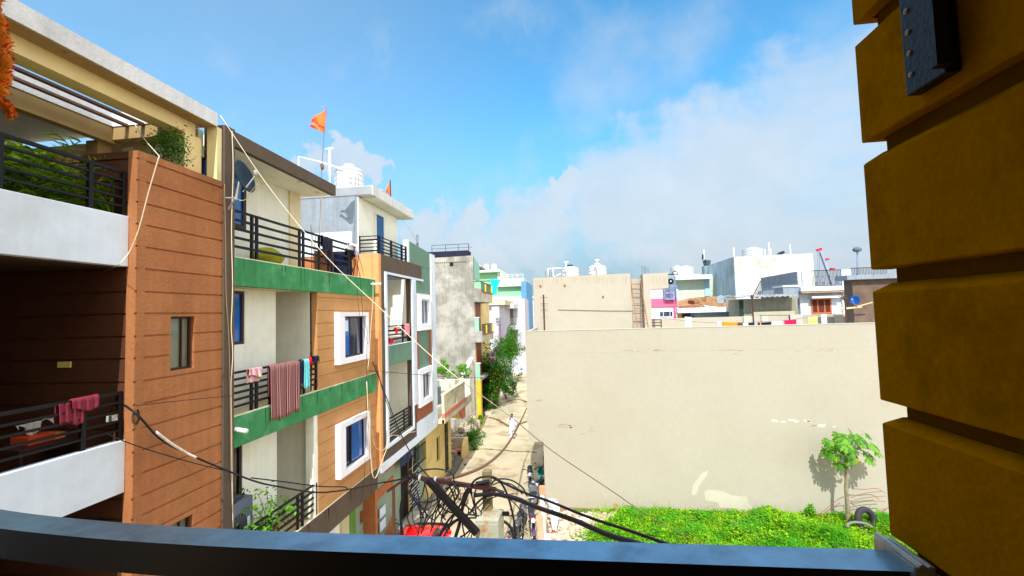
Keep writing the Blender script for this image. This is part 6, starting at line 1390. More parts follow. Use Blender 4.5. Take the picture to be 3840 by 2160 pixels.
# terrace palms
def palm(x, y, z, n, ln, label, mat=LDK, seed=1, pot=True, spread=1.0, g='palms on the upper terrace'):
    r2 = random.Random(seed); t = thing('potted_palm', label, 'palm', (x, y, z), g)
    if pot: MB().lathe((x, y, z), [(.13, 0), (.19, .28), (.21, .3), (.19, .31)], 14).build('pot', POT, t)
    m = MB(); s = MB()
    for i in range(n):
        a = 2*math.pi*i/n+r2.uniform(-.3, .3); el = r2.uniform(.5, 1.35); L_ = ln*r2.uniform(.7, 1.1)
        pts = []; p = Vector((x, y, z+.3)); d = Vector((math.cos(a)*math.cos(el), math.sin(a)*math.cos(el), math.sin(el)))
        for k in range(9):
            pts.append(p.copy()); p = p+d*L_/8; p.x = min(p.x, -6.8); p.y = min(p.y, 6.08) if p.z < 11.35 and y < 6.1 else p.y; d = (d+Vector((math.cos(a)*.1*spread, math.sin(a)*.1*spread, -.17))).normalized()
        s.tube(pts, .006, 4)
        for k in range(2, 9):
            for side in (-1, 1):
                dd = (pts[k]-pts[k-1]).normalized(); sd_ = dd.cross(Vector((0, 0, 1))).normalized()*side
                for h in range(2):
                    q = pts[k-1].lerp(pts[k], h*.5); tip = q+(sd_*.8+dd*.7+Vector((0, 0, r2.uniform(-.35, .05))))*L_*.2*(1-.06*k)
                    w = dd*.02
                    if tip.x > -6.74 or (tip.y > 6.1 and tip.z < 11.32): continue
                    m.add([q-w, q+w, tip], [(0, 1, 2)])
    s.build('fronds_stem', mat, t, recalc=False); m.build('fronds', mat, t, recalc=False); return t
zt_ = 9.66
m = leaves(2600, (-7.75, 5.3, 10.62), (.75, .85, .55), .14, random.Random(5), .3); tag(m.build('terrace_shrub', LDK, recalc=False), 'dense dark potted greenery filling the upper terrace behind the railing', 'shrub')
palm(-7.15, 5.2, zt_+.1, 26, 1.7, 'dark palm at the left of the upper terrace railing', seed=1); palm(-7.3, 5.75, zt_+.1, 30, 1.9, 'tall palm in the middle of the upper terrace with its fan against the sky gap', seed=2)
palm(-7.1, 6.02, zt_+.1, 24, 1.5, 'palm pressed against the end of the upper terrace railing', seed=3); palm(-7.9, 5.6, zt_+.1, 26, 2.0, 'rear palm deepest on the upper terrace', seed=4)
palm(-7.5, 6.9, 10.3, 20, 1.2, 'dry yellowing palm behind the top of the brown tower', mat=leafmat('dry_frond', (150, 130, 60), (110, 130, 40)), seed=5); palm(-8.3, 6.5, 10.2, 20, 1.5, 'palm half hidden beneath the pergola beam', seed=6)
palm(-7.05, 7.05, 10.75, 16, .62, 'bright feathery palm peeking over the tower top beside the column', mat=LM, seed=7)
m = MB(); c = at(640, 545, Y=7.15)
for _ in range(900):
    q = c+Vector((rn.gauss(0, .17), rn.gauss(0, .12), rn.gauss(0, .16))); q.z -= abs(rn.gauss(0, .12)) if rn.random() < .4 else 0
    leaf(m, q, .05, rn)
tag(m.build('hanging_fern', LD, recalc=False), 'dark hanging fern in front of the column of the roof frame', 'fern')
# shrubs and trees along the street
def bush(px, py, Y, rad, n, size, mat, label, name='shrub', cat='shrub', group='shrubs along the left side of the street', trunk=True, flowers=0, shell=.35):
    c = at(px, py, Y=Y); t = thing(name, label, cat, (c.x, c.y, max(0, c.z-rad[2])), group)
    m = MB(); r2 = random.Random(int(px+py)); cl = []
    for _ in range(max(5, n//90)):
        d = Vector((r2.gauss(0, .5), r2.gauss(0, .5), r2.gauss(0, .5))); cl.append((c+Vector((d.x*rad[0], d.y*rad[1], d.z*rad[2])), r2.uniform(.25, .5)))
    for _ in range(n):
        cc, s = cl[r2.randrange(len(cl))]; d = Vector((r2.gauss(0, 1), r2.gauss(0, 1), r2.gauss(0, 1))).normalized()*(.5+.5*r2.random())
        leaf(m, cc+Vector((d.x*rad[0], d.y*rad[1], d.z*rad[2]))*s, size*r2.uniform(.6, 1.3), r2)
    m.build('crown', mat, t, recalc=False)
    if trunk:
        m = MB(); base = Vector((c.x, c.y, 0 if c.z-rad[2]*1.6 < 1.0 else c.z-rad[2]*1.2))
        for k in range(4):
            e = c+Vector((r2.uniform(-.5, .5)*rad[0], r2.uniform(-.5, .5)*rad[1], r2.uniform(-.2, .4)*rad[2])); mid = base.lerp(e, .5)+Vector((r2.uniform(-.1, .1), 0, 0))
            m.tube([base, mid, e], [.05*rad[2]+.02, .035*rad[2]+.01, .012], 6)
        m.build('trunk', BARK, t)
    if flowers:
        m = MB()
        for _ in range(flowers):
            cc, s = cl[r2.randrange(len(cl))]; d = Vector((r2.gauss(0, 1), -abs(r2.gauss(0, 1)), r2.gauss(0, 1))).normalized()
            q = cc+Vector((d.x*rad[0], d.y*rad[1], d.z*rad[2]))*s*1.02
            for _ in range(3): leaf(m, q+Vector((r2.gauss(0, .05),)*3), size*.9, r2)
        m.build('blossoms', leafmat('coral_blossom', (230, 80, 50), (240, 120, 80)), t, recalc=False)
    return t
bush(1858, 1408, 42.5, (1.35, 1.6, 2.1), 9000, .17, LD, 'big dark green flowering tree with coral blossoms overhanging the street', 'flowering_tree', 'tree', None, flowers=34)
bush(1840, 1490, 42, (.7, .9, 1.1), 1500, .16, LM, 'lower bright skirt of leaves under the flowering tree', group=None, trunk=True)
bush(1898, 1455, 47, (.9, 1.0, .9), 1500, .16, LD, 'dark shrub between the flowering tree and the far scooters', group=None)
bush(1912, 1300, 55, (1.25, 1.2, 1.7), 6500, .17, LM, 'rounder bright tree beyond the flowering tree', 'street_tree', 'tree', None)
bush(1800, 1580, 36.4, (.32, .3, .8), 700, .13, LG, 'bright weed tuft at the foot of the yellow pier')
bush(1775, 1640, 31.5, (.75, 1.0, .75), 1600, .12, LM, 'straggling green shrub on the rubble heap by the street', shell=.2)
bush(1765, 1688, 29.2, (.35, .4, .55), 600, .11, LM, 'low green shrub against the curved porch cheek')
bush(1740, 1470, 36, (.7, .4, .9), 900, .13, LG, 'bright creeper clinging to the broken whitewashed wall', trunk=False)
bush(1662, 1385, 29, (.55, .4, .55), 900, .12, LG, 'bright weeds on the rear parapet of the yellow house, left clump', trunk=True)
bush(1722, 1400, 29.5, (.8, .4, .4), 900, .12, LG, 'wide low weeds on the rear parapet of the yellow house, right clump', trunk=True)
bush(1845, 1330, 40.3, (.5, .5, .45), 400, .12, M('dusty_plum_leaf', (110, 70, 96)), 'dusty plum coloured climber under the lower yellow balcony', trunk=False)
bush(1760, 955+45, 37.6, (.35, .3, .2), 240, .09, LD, 'small green plants on the upper corner of the mottled wall', trunk=False) if False else None
# ---------------------------------------------------------------- the plot: creepers, rubble, gate posts
def hgt(x, y):
    f = 1 if y < 17.8 else max(.26, 1-(y-17.8)/2.5); hm = sum(h_*math.exp(-((x-a_)/w_)**2-((y-19.7)/.9)**2) for a_, w_, h_ in ((1.7, .7, .42), (3.9, .9, .3), (7.4, .8, .42), (11.6, .7, .3))); return hm+f*(.18+.22*math.sin(x*.9+1)*math.cos(y*1.3)+.16*math.sin(x*2.3+y)+.1*math.sin(x*4.1-y*2))
m = MB(); ms = MB()
nx, ny = 90, 34
def gx(u, v):
    x = -.2+12.8*u; y = 14.5+6.35*v; e = min(1, (x-(.9-1.6*(1-v)+.5*math.sin(v*9)))/1.1); h = hgt(x, y)*max(0, e); 
    if y > 20.4: h *= .4
    return Vector((x, y, .02+max(0, h)))
m.grid(gx, nx, ny); 
soil = tag(m.build('mound', M('green_brown_soil', (86, 110, 40), var=.3, bump=.5), smooth=True, recalc=False), kind='structure')
m = MB()
def edge(x, y): return x-(.95-1.5*(1-(y-14.5)/6.35)+.5*math.sin((y-14.5)*1.4))
for _ in range(48000):
    x = rn.uniform(-.3, 12.5); y = 15.2+5.6*rn.random()**.8; e = edge(x, y)
    if e < rn.uniform(-.2, .7): continue
    cl = .5+.5*math.sin(x*3.1+y*1.7)*math.sin(x*1.3-y*2.9)
    z = .02+max(0, hgt(x, y)*min(1, e/1.1))*(1 if y < 20.4 else .45)+rn.random()**2*.34*(.3+cl)*(1 if y < 19 else .45)
    q = Vector((x, y, z)); s = rn.uniform(.045, .105)*(1.25 if cl > .7 else 1); a = rn.random()*6.28; tl = rn.uniform(-.5, .5); d = Vector((math.cos(a), math.sin(a), tl)).normalized(); r_ = Vector((-math.sin(a), math.cos(a), rn.uniform(-.4, .4))).normalized()
    m.add([q, q+d*s*.4+r_*s*.45, q+d*s, q+d*s*.4-r_*s*.45], [(0, 1, 2, 3)])
for _ in range(5000):
    x = rn.uniform(.6, 12.3); y = rn.uniform(16, 20.7); z = .02+max(0, hgt(x, y))*(1 if y < 20.4 else .45)
    q = Vector((x, y, z)); h = rn.uniform(.15, .42)*(.5 if y > 19 and rn.random() < .9 else 1); b_ = Vector((rn.gauss(0, .12), rn.gauss(0, .12), h)); w = Vector((.012, 0, 0)); m.add([q-w, q+w, q+b_], [(0, 1, 2)])
tag(m.build('creeper_ground_cover', leafmat('vivid_creeper', (40, 104, 2), (166, 222, 16), trans=.3, patchy=(62, 156, 14)), recalc=False), 'vivid green creepers and grass covering the plot below the cream wall', 'ground cover', kind='stuff')
m = MB(); 
for _ in range(1500):
    x = rn.uniform(-1.2, 1.9); y = rn.uniform(15.2, 20.3)
    if edge(x, y) > .7: continue
    stone(m, (x, y, .03+.05*rn.random()), rn.uniform(.02, .11)*(1 if rn.random() < .85 else 1.6), rn)
tag(m.build('rubble', M('pale_rubble', (206, 190, 168), var=.45, scale=5, bump=.3, dirt=(150, 92, 70), dirtamt=.6, dscale=3)), 'pale stone and plaster rubble strewn at the street side of the plot', 'rubble', kind='stuff')
for i, (px, py, s, c, lb) in enumerate(((2086, 1960, .16, (120, 170, 214), 'light blue plastic bag on the rubble'), (2200, 1946, .12, (240, 240, 244), 'white plastic sheet on the rubble next to the creepers'), (2045, 2015, .2, (236, 234, 230), 'white sack at the foot of the white gate post'), (2075, 1998, .08, (206, 90, 90), 'small red wrapper on the rubble'))):
    p = at(px, py, Z=.1); m = MB(); lump(m, p, (s*(3 if i == 1 else 1), s, s*.6), i+20, 12, 8, .2); tag(m.build('litter', M('litter_%d' % i, c, var=.1, rough=.5), smooth=True, weld=True), lb, 'litter', 'litter on the plot')
gp = thing('white_gate_post', 'tall thin white gate post with a salmon pink top at the corner of the plot', 'post', (-1.35, 17.9, 0))
top = at(2043, 1824, Y=17.9); B(-1.42, -1.26, 17.82, 17.98, .02, top.z-.28).build('shaft', WHITE, gp); B(-1.44, -1.24, 17.80, 18.0, top.z-.279, top.z).build('cap', M('salmon_paint', (240, 150, 116)), gp)
b2 = at(2026, 1935, Y=17.6); gp2 = thing('pink_stub_post', 'short weathered pink brick post left of the white gate post', 'post', (b2.x, 17.6, 0))
B(b2.x-.1, b2.x+.1, 17.5, 17.7, .02, b2.z).build('shaft', M('weathered_pink', (226, 160, 130), var=.25, dirt=(196, 186, 170), dirtamt=.8, dscale=3), gp2)
B(b2.x-.06, b2.x+.04, 17.52, 17.68, b2.z+.001, b2.z+.35).build('upper_part', M('weathered_pink', (226, 160, 130)), gp2)
m = MB(); m.prism([at(2055, 1870, Y=18.6), at(2082, 1872, Y=18.6), at(2100, 1900, Y=18.4), at(2086, 1990, Y=18.2), at(2072, 1985, Y=18.2), at(2062, 1930, Y=18.4)], (0, .04, 0)); tag(m.build('white_board', WHITE), 'bent white board leaning beside the white gate post', 'board')
tag(B(-.75, -.15, 19.2, 19.24, .3, .95).build('white_notice', WHITE), 'blank white notice plate low in front of the cream wall', 'board') if False else None
p = at(2308, 1915, Y=20.5); m = MB(); m.tube([(p.x, 20.5, 0), (p.x+.02, 20.5, .42)], [.09, .08], 9); tag(m.build('tree_stump', M('stump_tan', (176, 130, 96), var=.2)), 'small tan tree stump rising from the creepers near the wall', 'stump')
m = MB()
for _ in range(120):
    x = rn.uniform(.8, 12); y = rn.uniform(18.5, 20.85); z = .02+max(0, hgt(x, y))*.5; h = rn.uniform(.15, .45); p = Vector((x, y, z)); m.tube([p, p+Vector((rn.gauss(0, .06), rn.gauss(0, .04), h*.6)), p+Vector((rn.gauss(0, .16), rn.gauss(0, .08), h))], .006, 3)
tag(m.build('dry_stalks', M('dry_straw', (150, 140, 80))), 'thin dry grass stalks standing up against the foot of the cream wall', 'grass', kind='stuff')
# papaya tree
pa = thing('papaya_tree', 'slender papaya tree with a crown of lobed drooping leaves against the cream wall', 'tree', (10.4, 20.0, 0))
base = Vector((10.42, 20.05, 0)); topp = at(3172, 1690, Y=20.05)
m = MB(); pts = [base.lerp(topp, k/10)+Vector((.02*math.sin(k), 0, 0)) for k in range(11)]; m.tube(pts, [.085-.035*k/10+.004*(k % 2) for k in range(11)], 12)
m.build('trunk', BARK, pa, smooth=True)
def papleaf(m, c, d, nrm, s, rn):
    """seven lobed leaf : each lobe a notched blade"""
    d = d.normalized(); u = nrm.normalized(); r_ = d.cross(u).normalized(); u = r_.cross(d)
    for k in range(-3, 4):
        a = k*.52; ld = (d*math.cos(a)+r_*math.sin(a)); ls = s*(1-.1*abs(k)); pr = ld.cross(u).normalized()
        P = [c]
        for t, w in ((.3, .07), (.5, .17), (.62, .1), (.75, .2), (.88, .06), (1, 0)): P.append(c+ld*ls*t+pr*ls*w-u*ls*t*t*.35)
        Q = [c+ld*ls*t-pr*ls*w-u*ls*t*t*.35 for t, w in ((.88, .06), (.75, .2), (.62, .1), (.5, .17), (.3, .07))]
        n0 = len(P); poly = P+Q; mid = [c+ld*ls*t-u*ls*t*t*.35+u*.012 for t in (.3, .5, .62, .75, .88)]
        m.add([c]+P[1:6]+mid+Q[::-1]+[P[6]], [(0, 1, 6), (1, 2, 7, 6), (2, 3, 8, 7), (3, 4, 9, 8), (4, 5, 10, 9), (5, 16, 10), (0, 6, 11), (6, 7, 12, 11), (7, 8, 13, 12), (8, 9, 14, 13), (9, 10, 15, 14), (10, 16, 15)])
pet = MB(); lv = MB(); ly = MB()
tg = [(3110, 1650, -.2), (3165, 1640, -.5), (3205, 1630, -.3), (3245, 1625, .2), (3265, 1665, -.4), (3280, 1690, 0), (3130, 1700, -.3), (3100, 1690, .2), (3180, 1680, -.6), (3250, 1715, -.2), (3235, 1690, .3), (3140, 1660, .4), (3215, 1665, .3), (3185, 1720, -.5), (3150, 1735, -.2), (3120, 1672, .3), (3190, 1618, .3), (3150, 1625, 0), (3225, 1645, -.5), (3255, 1700, .3), (3205, 1700, .4), (3170, 1665, -.8)]
for px, py, dy in tg:
    e = at(px, py, Y=20.05+dy*.6); h = topp+Vector((0, 0, -.05)); o = e-h; mid = h+o*.5+Vector((0, 0, .14)); pet.tube(smoothpts([h, mid, e], 4), .012, 5)
    dd = Vector((o.x, o.y-.15, -.45)).normalized(); papleaf(lv, e, dd, Vector((o.x*.25, o.y*.25-.45, 1)), rn.uniform(.32, .46), rn)
for px, py in ((3135, 1722), (3210, 1725), (3140, 1710)):
    e = at(px, py, Y=19.9); h = topp; pet.tube([h, e], .01, 5); papleaf(ly, e, Vector(((e-h).x, -.1, -.9)), Vector((0, -1, .3)), .2, rn)
pet.build('petioles', leafmat('petiole_green', (140, 170, 60), (150, 180, 70)), pa); lv.build('crown', leafmat('papaya_leaf', (52, 112, 14), (112, 172, 34), trans=.25), pa, recalc=False); ly.build('yellow_leaves', LY_, pa, recalc=False)
m = MB()
for k in range(5): p = topp+Vector((.09*math.cos(k*1.3), .09*math.sin(k*1.3), -.12-.05*(k % 2))); m.lathe(p, [(.01, -.06), (.045, -.03), (.05, 0), (.02, .05)], 8)
m.build('fruit', M('green_fruit', (110, 130, 40)), pa, smooth=True)
m = MB(); leaf(m, at(3190, 1860, Y=20.0), .2, rn)
# sapling and tyre and wires on the wall
bush(3032, 1905, 20.3, (.28, .25, .38), 420, .11, LG, 'small leafy sapling left of the papaya tree', 'sapling', 'sapling', None)
ty = thing('tyre', 'old black tyre standing on edge among the creepers by the papaya tree', 'tyre', (11.0, 19.6, 0))
c = at(3247, 1950, Y=19.6); m = MB(); R0, r0 = .36, .105
for i in range(1): pass
n1_, n2_ = 40, 14; ax = Vector((.35, -1, .25)).normalized(); e1 = ax.cross(Vector((0, 0, 1))).normalized(); e2 = e1.cross(ax)
vs = []
for i in range(n1_):
    a = 2*math.pi*i/n1_; ra = e1*math.cos(a)+e2*math.sin(a)
    for j in range(n2_):
        b_ = 2*math.pi*j/n2_; sq = .8 if abs(math.sin(b_)) > .7 else 1; vs.append(c+ra*(R0+r0*1.1*math.cos(b_))+ax*r0*1.05*math.sin(b_))
m.add(vs, [(i*n2_+j, ((i+1) % n1_)*n2_+j, ((i+1) % n1_)*n2_+(j+1) % n2_, i*n2_+(j+1) % n2_) for i in range(n1_) for j in range(n2_)])
m.build('rubber', M('tyre_rubber', (52, 48, 54), rough=.7, var=.2, bump=.3, scale=8), ty, smooth=True)
c2 = at(3225, 1978, Z=.25); m = MB(); m.tube([(c2.x+.42*math.cos(a*.2), c2.y+.2*math.sin(a*.2), c2.z+.1*math.sin(a*.2)) for a in range(0, 17)], .05, 7); tag(m.build('inner_tube', M('dusty_rubber', (120, 122, 116), rough=.8), smooth=True), 'dusty grey inner tube lying in the creepers under the tyre', 'inner tube')
WR = M('rusty_wire', (150, 100, 84), rough=.8)
for i, pts in enumerate((((3045, 1945), (3090, 1915), (3148, 1870), (3190, 1858)), ((3052, 1950), (3110, 1912), (3150, 1885)), ((3190, 1866), (3240, 1850), (3310, 1842)), ((3190, 1880), (3250, 1866), (3320, 1860)), ((3195, 1892), (3250, 1880), (3320, 1880)), ((3180, 1870), (3215, 1905), (3240, 1920)), ((3195, 1832), (3240, 1835), (3288, 1832), (3320, 1850)), ((3180, 1942), (3230, 1935), (3320, 1905)), ((3100, 1957), (3150, 1952), (3175, 1945)), ((3290, 1925), (3320, 1910), (3340, 1895)))):
    P = [at(x, y, Y=20.4+.04*i) for x, y in pts]; m = MB(); m.tube(smoothpts(P, 5), .012, 5)
    tag(m.build('loose_wire', WR, smooth=True), ('long rusty wire rising from the sapling to the papaya trunk', 'second rusty wire rising just under it', 'uppermost arching wire but one right of the papaya trunk', 'middle wire running right of the papaya trunk', 'lower middle wire running right of the papaya trunk', 'short wire slanting from the papaya trunk to the tyre', 'topmost thin wire bending down at the right of the papaya trunk', 'wire passing behind the tyre', 'short thick wire at the foot of the papaya trunk', 'faint wire right of the tyre')[i], 'wire', 'loose wires around the papaya tree')
# ================================================================ vehicles and people
TYRE = M('tyre_black', (24, 24, 26), rough=.8, var=.2, bump=0); CHROME = M('chrome', (196, 200, 206), rough=.22, metal=.9, var=.1, bump=0); ENG = M('engine_grey', (96, 98, 100), rough=.45, metal=.5, var=.3, bump=0)
SEATM = M('seat_vinyl', (40, 40, 44), rough=.6, var=.15, bump=.05); LAMP = M('headlamp_glass', (226, 230, 236), rough=.15, bump=0)
def ring(m, c, R_, r_, n1=24, n2=8):
    vs = []
    for i in range(n1):
        a = 2*math.pi*i/n1
        for j in range(n2): b_ = 2*math.pi*j/n2; vs.append((c[0]+r_*math.sin(b_), c[1]+(R_+r_*math.cos(b_))*math.cos(a), c[2]+(R_+r_*math.cos(b_))*math.sin(a)))
    m.add(vs, [(i*n2+j, ((i+1) % n1)*n2+j, ((i+1) % n1)*n2+(j+1) % n2, i*n2+(j+1) % n2) for i in range(n1) for j in range(n2)])
def loft(m, secs, n=14):
    """body lofted through elliptical sections (y, z, half width, half height) along the length"""
    vs = []
    for (y, z, w, h) in secs:
        for k in range(n): a = 2*math.pi*k/n; vs.append((w*math.copysign(abs(math.cos(a))**.8, math.cos(a)), y, z+h*math.copysign(abs(math.sin(a))**.8, math.sin(a))))
    K = len(secs); m.add(vs, [(i*n+k, i*n+(k+1) % n, (i+1)*n+(k+1) % n, (i+1)*n+k) for i in range(K-1) for k in range(n)]+[tuple(reversed(range(n))), tuple(range((K-1)*n, K*n))])
def motorcycle(paint, label, accent=None):
    t = thing('motorcycle', label, 'motorcycle')
    for y in (-.64, .64):
        m = MB(); ring(m, (0, y, .3), .255, .045); w = m.build('wheel', TYRE, t, smooth=True)
        m = MB(); ring(m, (0, y, .3), .2, .012, 20, 5)
        for k in range(6): a = k*math.pi/6; m.tube([(0, y-.2*math.cos(a), .3-.2*math.sin(a)), (0, y+.2*math.cos(a), .3+.2*math.sin(a))], .007, 4)
        m.tube([(-.06, y, .3), (.06, y, .3)], .03, 8); m.build('rim', CHROME, w)
    m = MB(); loft(m, [(-.42, .8, .05, .05), (-.34, .84, .12, .1), (-.12, .86, .145, .115), (.06, .8, .09, .07)]); m.build('fuel_tank', paint, t, smooth=True)
    m = MB(); loft(m, [(.0, .8, .07, .03), (.12, .8, .11, .05), (.4, .82, .125, .05), (.66, .87, .11, .04), (.74, .88, .05, .02)]); m.build('seat', SEATM, t, smooth=True)
    m = MB(); loft(m, [(.3, .7, .09, .07), (.6, .74, .09, .06), (.85, .82, .05, .035)]); m.build('tail_cowl', accent or paint, t, smooth=True)
    m = MB(); m.box(-.11, .11, -.2, .14, .3, .52); m.tube([(0, -.08, .5), (0, -.14, .72)], .09, 10); m.build('engine', ENG, t, bevel=.02)
    m = MB(); m.tube([(0, -.42, .86), (0, -.3, .45), (0, .1, .3), (0, .4, .5), (0, .2, .74), (0, -.3, .78)], .022, 6); m.tube([(-.09, .3, .5), (-.1, .64, .3)], .018, 6); m.tube([(.09, .3, .5), (.1, .64, .3)], .018, 6); m.build('frame', BLACKM, t)
    for s in (-1, 1): MB().tube([(s*.075, -.64, .3), (s*.075, -.44, .95)], .02, 7).build('fork', CHROME, t)
    m = MB(); m.tube([(-.34, -.26, 1.02), (-.2, -.36, 1.05), (-.06, -.44, .98), (.06, -.44, .98), (.2, -.36, 1.05), (.34, -.26, 1.02)], .014, 6)
    for s in (-1, 1): m.tube([(s*.34, -.26, 1.02), (s*.24, -.33, 1.045)], .022, 7)
    m.build('handlebar', BLACKM, t)
    for s in (-1, 1): m = MB(); m.tube([(s*.24, -.36, 1.05), (s*.28, -.38, 1.2)], .006, 4); m.lathe((s*.29, -.38, 1.22), [(.0, -.02), (.05, -.015), (.05, .0), (0, .01)], 10, axis='y'); m.build('mirror', CHROME, t)
    m = MB(); m.lathe((0, -.56, .88), [(.09, 0), (.1, .03), (.08, .12), (.03, .16)], 14, axis='y'); h = m.build('headlight', accent or paint, t, smooth=True); m = MB(); m.lathe((0, -.575, .88), [(.03, -.005), (.08, .0), (.085, .015)], 14, axis='y'); m.build('lens', LAMP, h)
    m = MB(); m.grid(lambda u, v: Vector(((u-.5)*.13, -.64-.32*math.cos((v*1.5+.5)), .3+.33*math.sin((v*1.5+.5)))), 4, 8); m.build('mudguard', paint, t, solid=.01, smooth=True)
    m = MB(); m.tube(smoothpts([(.1, -.15, .35), (.14, .1, .25), (.16, .5, .28), (.16, .85, .38)], 4), .035, 8); m.build('exhaust', CHROME, t, smooth=True)
    m = MB(); m.lathe((0, .86, .76), [(.05, 0), (.05, .02), (.02, .03)], 10, axis='y'); m.build('tail_light', M('tail_red', (200, 20, 24), rough=.3), t); MB().box(-.1, .1, .9, .91, .52, .64).build('number_plate', WHITE, t)
    return t
def scooter(paint, label, seatm=SEATM):
    t = thing('scooter', label, 'scooter')
    for y in (-.58, .5): m = MB(); ring(m, (0, y, .24), .18, .055); w = m.build('wheel', TYRE, t, smooth=True); m = MB(); m.lathe((-.03, y, .24), [(.14, 0), (.14, .06)], 14, axis='x'); m.build('rim', CHROME, w)
    m = MB(); loft(m, [(.02, .5, .06, .12), (.15, .55, .15, .17), (.45, .6, .19, .16), (.75, .66, .12, .09), (.88, .68, .05, .03)]); m.build('rear_body', paint, t, smooth=True)
    m = MB(); loft(m, [(-.02, .76, .08, .03), (.12, .77, .13, .05), (.45, .78, .16, .055), (.72, .8, .11, .04), (.78, .8, .05, .02)]); m.build('seat', seatm, t, smooth=True)
    MB().box(-.16, .16, -.42, .08, .26, .32).build('footboard', SEATM, t, bevel=.02)
    m = MB(); m.grid(lambda u, v: Vector(((u-.5)*.42*(1-.35*abs(v-.4)), -.42-.1*v+.12*(abs(u-.5)*2)**2, .3+.62*v)), 8, 8); m.build('front_shield', paint, t, smooth=True, solid=.02)
    m = MB(); loft(m, [(-.62, .98, .05, .05), (-.55, 1.0, .12, .08), (-.42, 1.0, .1, .06)]); m.build('handlebar_cowl', paint, t, smooth=True)
    m = MB(); m.tube([(-.33, -.42, 1.03), (-.1, -.47, 1.03), (.1, -.47, 1.03), (.33, -.42, 1.03)], .018, 6); m.build('handlebar', BLACKM, t)
    for s in (-1, 1): m = MB(); m.tube([(s*.2, -.46, 1.05), (s*.24, -.48, 1.2)], .006, 4); m.lathe((s*.25, -.48, 1.23), [(0, -.02), (.05, -.015), (.05, 0), (0, .01)], 10, axis='y'); m.build('mirror', CHROME, t)
    m = MB(); m.lathe((0, -.63, .98), [(.03, -.01), (.06, 0), (.065, .02)], 12, axis='y'); m.build('headlight', LAMP, t)
    m = MB(); m.grid(lambda u, v: Vector(((u-.5)*.14, -.58-.27*math.cos(v*1.7+.3), .24+.27*math.sin(v*1.7+.3))), 4, 8); m.build('mudguard', paint, t, solid=.01, smooth=True)
    m = MB(); m.tube([(-.2, .62, .88), (-.12, .86, .86), (.12, .86, .86), (.2, .62, .88)], .014, 6); m.build('grab_rail', CHROME, t)
    return t
def put(t, x, y, rz, z=.02): t.location = (x, y, z); t.rotation_euler = (0, 0, rz); return t
BLKP = M('black_gloss', (18, 18, 24), rough=.2, spec=.6, bump=0, coat=.5); SILV = M('silver_paint', (128, 134, 144), rough=.25, metal=.5, bump=0); PURP = M('plum_gloss', (70, 40, 70), rough=.2, bump=0, coat=.5); REDP = M('red_gloss', (190, 16, 30), rough=.2, bump=0, coat=.5)
MG = 'motorcycles parked along the cream building'
b1 = put(motorcycle(BLKP, 'black motorcycle farthest up the row, seat towards the far end of the street'), -2.3, 23.0, R(6)); b1['group'] = MG
b2 = put(scooter(SILV, 'silver grey scooter second in the row, beside the teal covered one'), -1.95, 20.6, R(182)); b2['group'] = MG
b3 = put(motorcycle(M('dark_grey_gloss', (62, 64, 70), rough=.25, bump=0, coat=.4), 'grey motorcycle third in the row, nearest the street'), -2.22, 18.7, R(176)); b3['group'] = MG
b4 = put(motorcycle(PURP, 'plum motorcycle with a red side at the near end of the row', accent=REDP), -1.78, 18.1, R(10)); b4['group'] = MG
b5 = dup(b1, (-1.72, 21.7, .02), R(-12), 'black motorcycle leaning close to the plot side, behind the silver scooter', MG)
b6 = dup(b3, (-2.3, 17.2, .02), R(170), 'grey motorcycle closest to the handrail, only partly visible', MG)
# covered / teal scooter and bicycles in the shade strip
tl = put(scooter(M('teal_paint', (30, 150, 140), rough=.3, bump=0), 'teal scooter half in the shade of the cream building'), -1.62, 22.6, R(200)); tl['group'] = MG
def bicycle(paint, label):
    t = thing('bicycle', label, 'bicycle')
    for y in (-.52, .52): m = MB(); ring(m, (0, y, .34), .32, .015, 24, 5); m.build('wheel', TYRE, t)
    m = MB(); m.tube([(0, .52, .34), (0, .1, .32), (0, -.38, .78), (0, .16, .82), (0, .1, .32)], .016, 6); m.tube([(0, .52, .34), (0, .16, .8)], .012, 6); m.tube([(0, -.52, .34), (0, -.36, .95)], .014, 6); m.build('frame', paint, t)
    m = MB(); loft(m, [(.08, .9, .03, .02), (.2, .91, .07, .03), (.3, .91, .08, .03)]); m.build('saddle', SEATM, t); m = MB(); m.tube([(-.26, -.28, 1.0), (0, -.36, .97), (.26, -.28, 1.0)], .012, 6); m.build('handlebar', CHROME, t); return t
put(bicycle(M('dull_red', (150, 30, 40)), 'dull red bicycle leaning in the shade strip beside the cream building'), -1.7, 25.6, R(12)); put(bicycle(BLKP, 'black bicycle in the shade strip, beyond the dull red one'), -1.75, 27.6, R(-8))
put(scooter(M('grey_scooter_paint', (120, 124, 128), rough=.35, bump=0), 'grey scooter with a worn seat parked by the sage green ground floor', seatm=M('worn_seat', (96, 94, 86), rough=.7)), -6.22, 17.0, R(-16))
put(scooter(WHITE, 'white scooter far up the street beside the flowering tree'), -7.3, 64, R(-14)); put(motorcycle(BLKP, 'black motorcycle far up the street against the left houses'), -8.35, 62, R(20))
